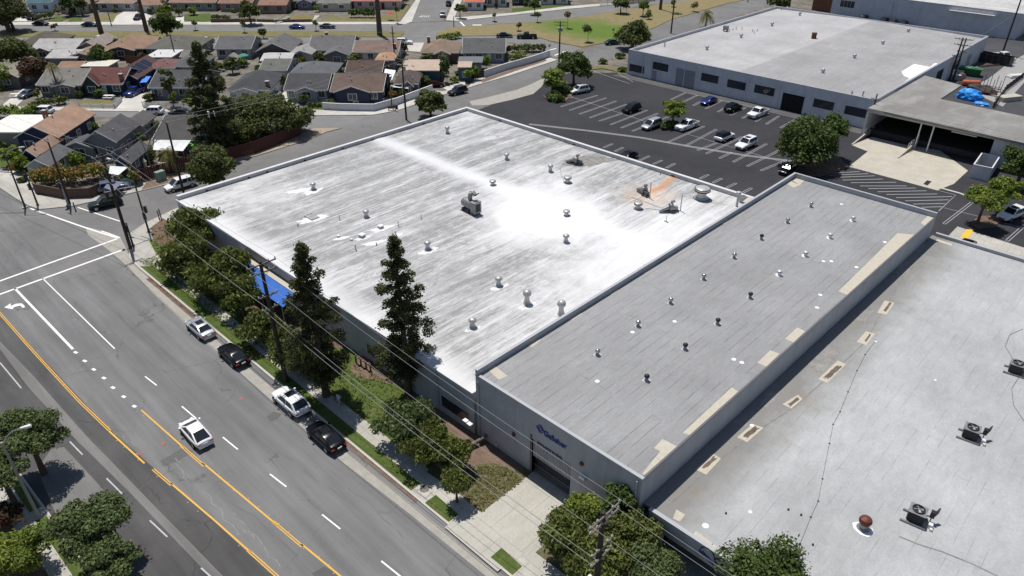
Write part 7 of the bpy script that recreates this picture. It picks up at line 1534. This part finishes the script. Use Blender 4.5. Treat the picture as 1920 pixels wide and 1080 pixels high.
# street lamps and signals
def lamp(label, base, h, ang, reach, m, name='street_lamp', sign=None, signal=(), mast=None, basew=True):
    p = G(*base, .13); t = thing(name, label, name.replace('_', ' '), p, ang)
    MB().lathe([(.22,0),(.22,.1),(.14,.2),(.12,h*.5),(.09,h)], 10).build('pole', m, t, True)
    if reach:
        a = MB(); a.tube([(0,0,h-.4),(reach*.25,0,h+.35),(reach*.6,0,h+.75),(reach,0,h+.85)], [.06,.05,.045,.04], 7); a.build('arm', M_STEEL, t, True)
        hd = MB(); hd.hexa([(reach-.1,-.1,h+.76),(reach+.65,-.17,h+.76),(reach+.65,.17,h+.76),(reach-.1,.1,h+.76)], [(reach-.1,-.07,h+.9),(reach+.6,-.12,h+.93),(reach+.6,.12,h+.93),(reach-.1,.07,h+.9)]); l = hd.build('lamp_head', M_WHT, t, bevel=.02)
        MB().box(reach+.1,-.1,h+.74,reach+.5,.1,h+.76).build('lens', M_HEADL, l)
    if mast:
        L, z, an = mast; d = Vector((math.cos(an), math.sin(an), 0)); a = MB(); a.tube([(0,0,z),tuple(d*L*.5+Vector((0,0,z+.35))),tuple(d*L+Vector((0,0,z+.5)))], [.1,.07,.05], 8); a.build('mast_arm', M_GALV, t, True)
        for u in (.62, .97): q = d*L*u; sg = MB(); sg.box(q.x-.16, q.y-.16, z-.55, q.x+.16, q.y+.16, z+.5); s_ = sg.build('signal_head', M_BLACK, t, bevel=.02); [MB().lathe([(.02,0),(.1,.0),(.12,.1)], 9, (q.x, q.y+.17, z-.38+k*.34), 'y').build('signal_lens', mat(n_, c_), s_) for k, (n_, c_) in enumerate((('green_lens', (.02,.12,.08)), ('amber_lens', (.2,.12,.02)), ('red_lens', (.16,.02,.02))))]
    for z, dx in signal:
        sg = MB(); sg.box(dx-.17,-.34,z-.5,dx+.17,-.1,z+.5); s_ = sg.build('signal_head', M_BLACK, t, bevel=.02); [MB().lathe([(.02,0),(.11,-.0),(.12,-.12)], 9, (dx, -.35, z-.33+k*.33), 'y').build('signal_lens', mat(n_, c_), s_) for k, (n_, c_) in enumerate((('green_lens', (.02,.12,.08)), ('amber_lens', (.2,.12,.02)), ('red_lens', (.16,.02,.02))))]
    if sign: z, w_, an = sign; d = Vector((math.cos(an), math.sin(an), 0)); n_ = Vector((-d.y, d.x, 0))*.02; a, b = d*.15, d*(.15+w_); MB().hexa([tuple(a-n_+Vector((0,0,z))), tuple(b-n_+Vector((0,0,z))), tuple(b+n_+Vector((0,0,z))), tuple(a+n_+Vector((0,0,z)))], [tuple(a-n_+Vector((0,0,z+.45))), tuple(b-n_+Vector((0,0,z+.45))), tuple(b+n_+Vector((0,0,z+.45))), tuple(a+n_+Vector((0,0,z+.45)))]).build('street_name_sign', mat('green_sign', (.03,.16,.12), .5), t)
    if basew: MB().lathe([(.4,0),(.4,.04),(.02,.05)], 12).build('base_plate', M_WALK, t)
    return t
pA = G(279,434,.13); hA = top_of(tuple(pA)[:2], 318)
lamp('signal pole with curved lamp arm and green street sign on the near corner', (279,434), hA, math.radians(200), 3.4, M_DRK, 'traffic_signal', sign=(hA-2.2, 1.9, math.radians(-5)), signal=((3.4,-.3),(2.2,.3)), mast=(4.0, hA-2.6, math.radians(75)))
lamp('short signal post beside the corner utility pole', (250,462), 3.6, 0, 0, M_DRK, 'traffic_signal', signal=((3.1,-.25),(2.9,.3)))
pB = G(47,387,.13); lamp('dark signal pole with street lamp at the far left corner, left one', (47,388), top_of(tuple(pB)[:2], 290), math.radians(60), 2.2, M_DRK, 'traffic_signal', mast=(7.5, 5.6, math.radians(164)))
lamp('dark signal pole at the far left corner, right one with signal head', (71,385), 5.6, 0, 0, M_DRK, 'traffic_signal', signal=((4.6,-.2),(3.2,.3)))
lamp('thin pedestrian signal post before the corner wall', (128,385), 3.6, 0, 0, M_GALV, 'traffic_signal', signal=((3.3,0),))
pC = G(72,968,.13); lamp('concrete street lamp with long curved arm and white head at the left', (72,968), top_of(tuple(pC)[:2], 832), RANG+.45, 1.6, M_GALV)
lamp('street lamp arm poking out of the trees beside the bottom pole', (1150,1250), 5.4, math.radians(170), 2.4, M_GALV)
lamp('thin lamp post on the far lane near the first palm trunk', (209,47), 6.0, RANG, .5, M_DRK, basew=False); lamp('thin sign post lamp in the white picket yard', (735,203), 4.0, 0, .4, M_DRK, basew=False)
lamp('thin lamp post at the right of the sloping street corner', (851,50), 3.0, 0, 0, M_DRK, basew=False)
def bollard(label, px, h=1.0, m=None, name='bollard'): t = thing(name, label, name.replace('_', ' '), G(*px, .1)); MB().lathe([(.09,0),(.09,h*.9),(.05,h)], 8).build('post', m or M_BLACK, t, True); MB().lathe([(.13,0),(.13,.04)], 8).build('foot', M_CAPD, t)
bollard('black push button post at the left tip of the crosswalk', (142,395), 1.4, name='button_post'); bollard('small black post left of the push button post', (127,391), .6)
bollard('pair post leaning at the side street driveway, pale timber', (303,412), 1.8, M_ARM); bollard('second pale timber post by the side street driveway', (299,411), 1.4, M_ARM)
bn = thing('bench', 'small bench with dark bin beside the white block wall on the side street', 'bench', G(735,207,.12), math.radians(60)); MB().box(-.8,-.25,.4,.8,.25,.46).build('seat', M_ARM, bn); MB().box(-.8,.22,.46,.8,.28,.9).build('backrest', M_ARM, bn)
for x in (-.7,.7): MB().box(x-.04,-.22,0,x+.04,.22,.4).build('leg', M_BLACK, bn)
wb_ = thing('litter_bin', 'dark litter bin right of the small bench', 'bin', G(744,204,.12)); MB().lathe([(.25,0),(.3,.8),(.3,.9)], 12).build('body', M_BLACK, wb_, True); MB().lathe([(.33,.9),(.2,1.02),(.02,1.05)], 12).build('lid', M_CAPD, wb_)
# backflow preventer pipes at the mulch bed
bf = thing('water_pipes', 'cluster of dark valves and upright pipes in the mulch before the low windows', 'pipework', G(685,685,.14), math.radians(5)); m = MB()
for x in (-1.1,-.3,.5,1.2): m.tube([(x,-.3,0),(x,-.3,.95)], .09, 7)
m.tube([(-1.1,-.3,.85),(1.2,-.3,.85)], .08, 7); m.tube([(-1.1,.4,.6),(1.2,.4,.6)], .07, 7); m.build('pipe', M_RUST, bf, True); v = MB(); [v.lathe([(.02,.9),(.2,.95),(.02,1.0)], 10, (x,-.3,0)) for x in (-.7,.1,.9)]; v.build('valve_wheel', M_BLACK, bf); r_ = MB(); [r_.tube([(-1.4,y,1.05),(1.3,y,1.05)], .035, 5) for y in (.5,.9)]; [r_.tube([(x,y,0),(x,y,1.05)], .035, 5) for x in (-1.4,1.3) for y in (.5,.9)]; r_.build('guard_rail', M_STEEL, bf)
bp = thing('hydrant_pipe', 'fat rust ended pipe lying from the wall onto the red dirt', 'pipe', G(900,832,.2), math.radians(78)); MB().tube([(-.9,0,.35),(.9,0,.6)], .17, 10).build('pipe', M_ARM, bp, True); MB().lathe([(.2,-.15),(.24,0),(.2,.12)], 10, (-1.0,0,.33), 'x').build('red_cap', M_RUST, bp); MB().box(-.5,-.1,0,-.3,.1,.3).build('leg', M_RUST, bp)
b2 = thing('wall_valve', 'short pale valve stub at the wall foot left of the driveway', 'valve', G(931,842,.14)); MB().lathe([(.07,0),(.07,.5)], 8).build('pipe', M_STEEL, b2, True); MB().lathe([(.16,.5),(.16,.62),(.05,.7)], 9).build('cap', M_PATCH, b2)
cbx = thing('paper_sheets', 'two white boards leaning at the wall foot by the dark window', 'board', onY(878,790,33.1)); MB().box(-.5,-.3,0,0,.1,.05).build('board', M_WHT, cbx); MB().box(.1,-.35,.0,.6,.05,.05).build('board', M_WHT, cbx)
# ================================================================ YARD BEHIND THE DOCK
ds = thing('dumpster', 'green slatted dumpster with mixed scrap beside the twin poles', 'dumpster', G(1817,141,0), math.radians(12)); M_GRN = mat('green_dumpster_paint', (.02,.14,.05), .6, .3, 2)
MB().hexa([(-2,-1.1,.1),(2,-1.1,.1),(2,1.1,.1),(-2,1.1,.1)], [(-2.3,-1.25,1.7),(2.3,-1.25,1.7),(2.3,1.25,1.7),(-2.3,1.25,1.7)]).build('body', M_GRN, ds); rr = MB(); [rr.box(x-.06,-1.35,.2,x+.06,1.35,1.75) for x in (-2.1,-1.2,-.3,.6,1.5,2.1)]; rr.box(-2.4,-1.36,1.7,2.4,1.36,1.8); rr.build('rib', M_GRN, ds)
sc_ = MB(); rn = random.Random(4); [sc_.box(x, y, 1.8, x+rn.uniform(.3,.8), y+rn.uniform(.1,.4), 1.9+rn.random()*.2) for x, y in [(rn.uniform(-2,1.4), rn.uniform(-1,.8)) for _ in range(10)]]; sc_.build('scrap', mat('light_scrap', (.4,.42,.36), .8, .4, 3), ds)
ct = thing('container', 'long black open container behind the rusty beams', 'container', G(1862,118,0), math.radians(-8)); m = MB(); m.box(-4,-1.2,.1,4,-1.1,2.2); m.box(-4,1.1,.1,4,1.2,2.2); m.box(-4,-1.1,.1,-3.9,1.1,2.2); m.box(3.9,-1.1,.1,4,1.1,2.2); m.box(-3.9,-1.1,.1,3.9,1.1,.2); m.build('body', M_BLACK, ct)
for x in (-3,-1.5,0,1.5,3): MB().box(x-.05,-1.27,.1,x+.05,-1.2,2.2).build('rib', M_CAPD, ct)
gB = 'rusty beams stacked on the yard ground'
for i in range(7):
    b_ = thing('steel_beam', 'long rusty steel beam in the pile between container and dumpster', 'beam', G(1832+i*5, 127-i*.6, 0)+Vector((0,0,.12*(i%2))), math.radians(62+rn.uniform(-7,7)), gB); MB().box(-2.6,-.16,0,2.6,.16,.05).build('flange', mat('rusty_brown_steel', (.20,.10,.06), .8, .3, 2), b_); MB().box(-2.6,-.03,.05,2.6,.03,.25).build('web', mat('rusty_brown_steel', (.20,.10,.06), .8, .3, 2), b_)
def lump(label, name, cat, px, dims, m, seed, ang=0, z=0):
    t = thing(name, label, cat, G(*px, z), ang); bm = bmesh.new(); bmesh.ops.create_icosphere(bm, subdivisions=3, radius=1); rn = random.Random(seed)
    from mathutils import noise as mn
    for v in bm.verts:
        d = v.co.normalized(); k = 1+.35*mn.noise(d*2.3+Vector((seed,0,0)))+.15*mn.noise(d*6+Vector((seed,0,0))); v.co = Vector((d.x*dims[0]*k, d.y*dims[1]*k, max(0, d.z*dims[2]*k+dims[2]*.25)))
    me = bpy.data.meshes.new('cover'); bm.to_mesh(me); bm.free(); me.materials.append(m); o = bpy.data.objects.new('cover', me); COL.objects.link(o); o.parent = t; return t
M_TARP = mat('bright_blue_tarp', (.04,.32,.85), .45, .2, 1.2)
lump('crumpled bright blue tarpaulin over goods behind the dock roof', 'tarpaulin', 'tarpaulin', (1816,186), (2.5,1.7,1.7), M_TARP, 3); lump('small flat blue tarpaulin end right of the big one', 'tarpaulin', 'tarpaulin', (1840,197), (1.6,.8,.5), M_TARP, 5)
lump('dark scrap heap beside the steel racks in the yard', 'scrap_heap', 'scrap heap', (1840,172), (3.0,1.6,1.2), mat('dark_scrap', (.06,.05,.045), .8, .6, 3), 8); lump('grey scrap heap left of the racks', 'scrap_heap', 'scrap heap', (1828,168), (1.6,1.2,.9), mat('grey_scrap', (.16,.15,.14), .8, .6, 3), 13)
og = thing('skip', 'orange red tank lying beyond the blue tarpaulin', 'tank', G(1819,161,0), math.radians(35)); MB().lathe([(.1,-1.9),(.55,-1.8),(.62,-1.6),(.62,1.6),(.55,1.8),(.1,1.9)], 14, (0,0,.7), 'x').build('tank', mat('orange_red_paint', (.50,.13,.07), .6, .2, 2), og, True); MB().box(-1.2,-.5,0,-1,.5,.4).build('leg', M_RUST, og); MB().box(1,-.5,0,1.2,.5,.4).build('leg', M_RUST, og)
for i, (px, lb) in enumerate((((1850,178), 'front row'), ((1858,170), 'back row'))):
    t = thing('steel_rack', 'tall thin upright steel rack in the yard, '+lb, 'rack', G(*px, 0), math.radians(8), 'steel racks in the yard'); m = MB(); [m.tube([(x,y,0),(x,y,3.4)], .05, 4) for x in (-1.8,-.6,.6,1.8) for y in (-.3,.3)]; [m.tube([(-1.8,y,.9),(1.8,y,.9)], .04, 4) for y in (-.3,.3)]; m.build('upright', M_CAPD, t); MB().box(-1.9,-.35,.5,1.9,.35,.56).build('shelf', M_RUST, t)
for i, (px, lb) in enumerate((((1796,141), 'white crate stack left of the green dumpster'), ((1791,149), 'pale crate at the foot of the twin poles'))):
    t = thing('crate', lb, 'crate', G(*px, 0), .2); MB().box(-1,-.7,0,1,.7,1.1).build('body', M_PATCH, t, bevel=.03); MB().box(-1.05,-.75,1.1,1.05,.75,1.2).build('lid', M_WHT, t)
p = G(1802,150,0); t = thing('cable_drum', 'pinkish cable drum beside the dumpster', 'cable drum', p, .5); MB().lathe([(.8,-.5),(.8,-.42),(.4,-.4),(.4,.4),(.8,.42),(.8,.5)], 16, (0,0,.8), 'y').build('drum', mat('pale_timber', (.45,.33,.28)), t)
t = thing('concrete_block', 'pale concrete slab block at the lower right of the yard', 'block', G(1890,188,0), math.radians(60)); MB().box(-2.6,-1.0,0,2.6,1.0,1.0).build('block', M_DOCK, t, bevel=.05)
t = thing('white_panel_stack', 'stack of white panels lying at the right edge of the yard', 'panels', G(1910,145,0), math.radians(55)); MB().box(-3,-.8,0,3,.8,.5).build('panel', M_WHT, t, bevel=.03); MB().box(-2.6,-.7,.5,2.2,.75,.7).build('panel', M_WHT, t)
# ================================================================ GARDEN THINGS
def simple(name, label, cat, px, parts, ang=RANG, z=.06, group=None):
    t = thing(name, label, cat, G(*px, z), ang, group)
    for n_, b, m in parts: MB().box(*b).build(n_, m, t)
    return t
for px, lb in (((205,185), 'white picnic table in the yard of the maroon roofed house'), ((30,182), 'pale picnic table beside the grey blue car')):
    simple('picnic_table', lb, 'table', px, [('table_top', (-1,-.4,.7,1,.4,.76), M_TRIM), ('bench', (-1,-.9,.4,1,-.6,.45), M_TRIM), ('bench', (-1,.6,.4,1,.9,.45), M_TRIM), ('leg', (-.7,-.8,0,-.6,.8,.4), M_TRIM), ('leg', (.6,-.8,0,.7,.8,.4), M_TRIM), ('leg', (-.7,-.1,.4,-.6,.1,.7), M_TRIM), ('leg', (.6,-.1,.4,.7,.1,.7), M_TRIM)])
for i, (px, lb) in enumerate((((158,294), 'dark garden bench on the lawn side of the slate roofed grey house'), ((668,196), 'small white garden table inside the white block wall'), ((716,191), 'white barbecue table near the corner of the block wall'))):
    m_ = M_BLACK if i == 0 else M_TRIM; simple('garden_table', lb, 'garden table', px, [('table_top', (-.6,-.35,.68,.6,.35,.73), m_), ('leg', (-.5,-.3,0,-.44,-.24,.68), m_), ('leg', (.44,-.3,0,.5,-.24,.68), m_), ('leg', (-.5,.24,0,-.44,.3,.68), m_), ('leg', (.44,.24,0,.5,.3,.68), m_)])
gC = 'white garden chairs at the terraced house'
for i, x in enumerate((408,420,432,444)): simple('garden_chair', ['leftmost','second','third','rightmost'][i]+' white garden chair on the terrace above the brown brick wall', 'chair', (x,35), [('seat', (-.3,-.3,.4,.3,.3,.46), M_WHT), ('backrest', (-.3,.25,.46,.3,.32,1.1), M_WHT), ('leg', (-.3,-.3,0,-.22,-.22,.4), M_WHT), ('leg', (.22,-.3,0,.3,-.22,.4), M_WHT)], group=gC)
st = thing('garden_steps', 'long pale flight of steps climbing beside the brick retaining wall', 'steps', G(520,44,.1), RANG); m = MB(); [m.box(-.7+i*.55, i*.9, 0, .7+i*.55, i*.9+.9, .22*(i+1)) for i in range(5)]; m.build('step', M_WALK2, st); m = MB(); m.tube([(-.8,0,1),(1.4,4,2)], .04, 4); m.tube([(-.8,0,0),(-.8,0,1)], .04, 4); m.tube([(1.4,4,.9),(1.4,4,2)], .04, 4); m.build('handrail', M_WHT, st)
bk2 = thing('litter_pile', 'pinkish white chimney statue by the red fence yard', 'garden ornament', G(273,313,.1)); MB().lathe([(.35,0),(.3,.6),(.4,1.0),(.2,1.3),(.05,1.6)], 12).build('body', M_PATCH, bk2, True)
bx = thing('house_air_unit', 'grey air unit standing by the slate roofed grey house', 'air conditioner', G(151,296,.1), RANG); MB().box(-.5,-.4,0,.5,.4,.9).build('cabinet', M_WALLW, bx, bevel=.03); MB().lathe([(.33,.9),(.33,.95),(.05,.96)], 12).build('fan_guard', M_BLACK, bx)
# traffic sign posts
for lb, px in (('small stop sign post where the near lane meets the side street', (1030,103)), ('sign post on the green lawn tip beside the teal sedan', (1149,72))):
    t = thing('sign_post', lb, 'street sign', G(*px, .1), RANG); MB().lathe([(.04,0),(.04,2.6)], 6).build('post', M_GALV, t); MB().lathe([(.38,-.015),(.38,.015)], 8, (0,-.06,2.4), 'y').build('sign_plate', M_STEEL, t)
# ================================================================ PERSON
def person():
    p = G(637,762,.12); t = thing('person', 'person in pale shirt and light trousers walking on the shaded sidewalk, hands raised', 'person', p, math.radians(100))
    V = [(0,0,.95),(0,0,1.18),(0,0,1.40),(0,0,1.52),(0,.0,1.66), (0,.19,1.42),(.06,.26,1.15),(.26,.13,1.20), (0,-.19,1.42),(.05,-.26,1.15),(.25,-.12,1.22), (0,.10,.90),(.12,.11,.50),(.05,.12,.08),(.2,.12,.04), (0,-.10,.90),(-.04,-.10,.50),(-.22,-.10,.12),(-.1,-.11,.04)]
    E_ = [(0,1),(1,2),(2,3),(3,4),(2,5),(5,6),(6,7),(2,8),(8,9),(9,10),(0,11),(11,12),(12,13),(13,14),(0,15),(15,16),(16,17),(17,18)]
    R = [.14,.13,.15,.055,.09,.065,.05,.036,.065,.05,.036,.095,.07,.045,.04,.095,.07,.045,.04]
    me = bpy.data.meshes.new('body'); me.from_pydata(V, E_, []); o = bpy.data.objects.new('body', me); COL.objects.link(o); o.parent = t
    sk_ = o.modifiers.new('skin', 'SKIN'); o.modifiers.new('sub', 'SUBSURF').render_levels = 2
    for i, v in enumerate(me.skin_vertices[0].data): v.radius = (R[i], R[i]*(1.25 if i in (1,2) else 1))
    me.skin_vertices[0].data[0].use_root = True
    s = NT('light_clothes_and_skin'); tc = s.n('ShaderNodeTexCoord'); sp = s.n('ShaderNodeSeparateXYZ'); s.link(tc.outputs['Object'], sp.inputs[0])
    c = s.mix(s.math('GREATER_THAN', sp.outputs[2], .95), lin((185,182,178)), lin((190,192,205))); c = s.mix(s.math('GREATER_THAN', sp.outputs[2], 1.5), c, lin((150,105,80))); c = s.mix(s.math('LESS_THAN', sp.outputs[2], .09), c, (.03,.03,.03)); s.col(c); s.rough(.85); me.materials.append(s.m)
    hb = MB(); hb.lathe([(.02,1.62),(.10,1.66),(.115,1.72),(.09,1.79),(.02,1.82)], 12, (-.02,0,0)); hb.build('hair', mat('dark_hair', (.02,.015,.012), .8), t, True)
person()

# garden shrubs and bins around the houses, one or two per house
rnd = random.Random(77)
STOP = set('the at of in and with behind by its own white two right left to from on between before beside big crisp as next its'.split())
M_BINS = [mat('wheelie_bin_'+n_, c_, .6, .1) for n_, c_ in (('green', (.03,.09,.04)), ('blue', (.03,.06,.16)), ('brown', (.10,.07,.05)))]
for k, (lb, o, wd, d) in enumerate(HN[1:]):
    sh = lambda n_: (lambda w_: ' '.join(w_))((lambda w_: (lambda f: f(f, w_))(lambda f, q: f(f, q[:-1]) if q[-1] in STOP else q))(lb.split()[:n_]))
    for j, (side, dx, dy) in enumerate((('left front of', -.4, -1.6), ('right back of', wd+.9, d*.75), ('front of', wd*.5, -1.9))):
        if rnd.random() > (.85, .8, .5)[j]: continue
        TN[0] += 1; R = rnd.uniform(.6, 1.35); p = o+RT*(dx+rnd.uniform(-.4, .4))+HF*dy; kind = rnd.choice(('oak', 'hedge', 'ficus', 'lush', 'vine', 'weep', 'young')); hh = rnd.uniform(.8, 1.9) if j != 1 else rnd.uniform(1.5, 3.2)
        adj = {'oak': 'olive', 'hedge': 'bright green', 'ficus': 'dark green', 'lush': 'yellow green', 'vine': 'rust tinged', 'weep': 'dusty', 'young': 'mid green'}[kind]
        t = thing('garden_shrub', adj+' shrub '+side+' the '+sh(9), 'shrub', (p.x, p.y, .05), 0)
        bl = [(rnd.uniform(-.5, .5)*R, rnd.uniform(-.5, .5)*R, hh*rnd.uniform(.35, .75), R*.6, R*.6, hh*.38) for _ in range(5)]
        leaves('foliage', bl, 300, .32, LM[kind], t, 900+TN[0]); MB().tube([(0, 0, -.05), (.05, 0, hh*.6)], [.07, .03], 5).build('stem', M_BARK, t)
    if k % 3 == 0:
        p = o+RT*(wd+.6)+HF*rnd.uniform(.5, 2); bi = thing('wheelie_bin', 'wheeled refuse bin beside the '+sh(9), 'bin', (p.x, p.y, .04), RANG)
        MB().hexa([(-.26,-.3,.06),(.26,-.3,.06),(.26,.3,.06),(-.26,.3,.06)], [(-.32,-.36,1.0),(.32,-.36,1.0),(.32,.36,1.0),(-.32,.36,1.0)]).build('body', M_BINS[k % 3], bi); MB().box(-.34,-.4,1.0,.34,.4,1.07).build('lid', M_BINS[k % 3], bi)
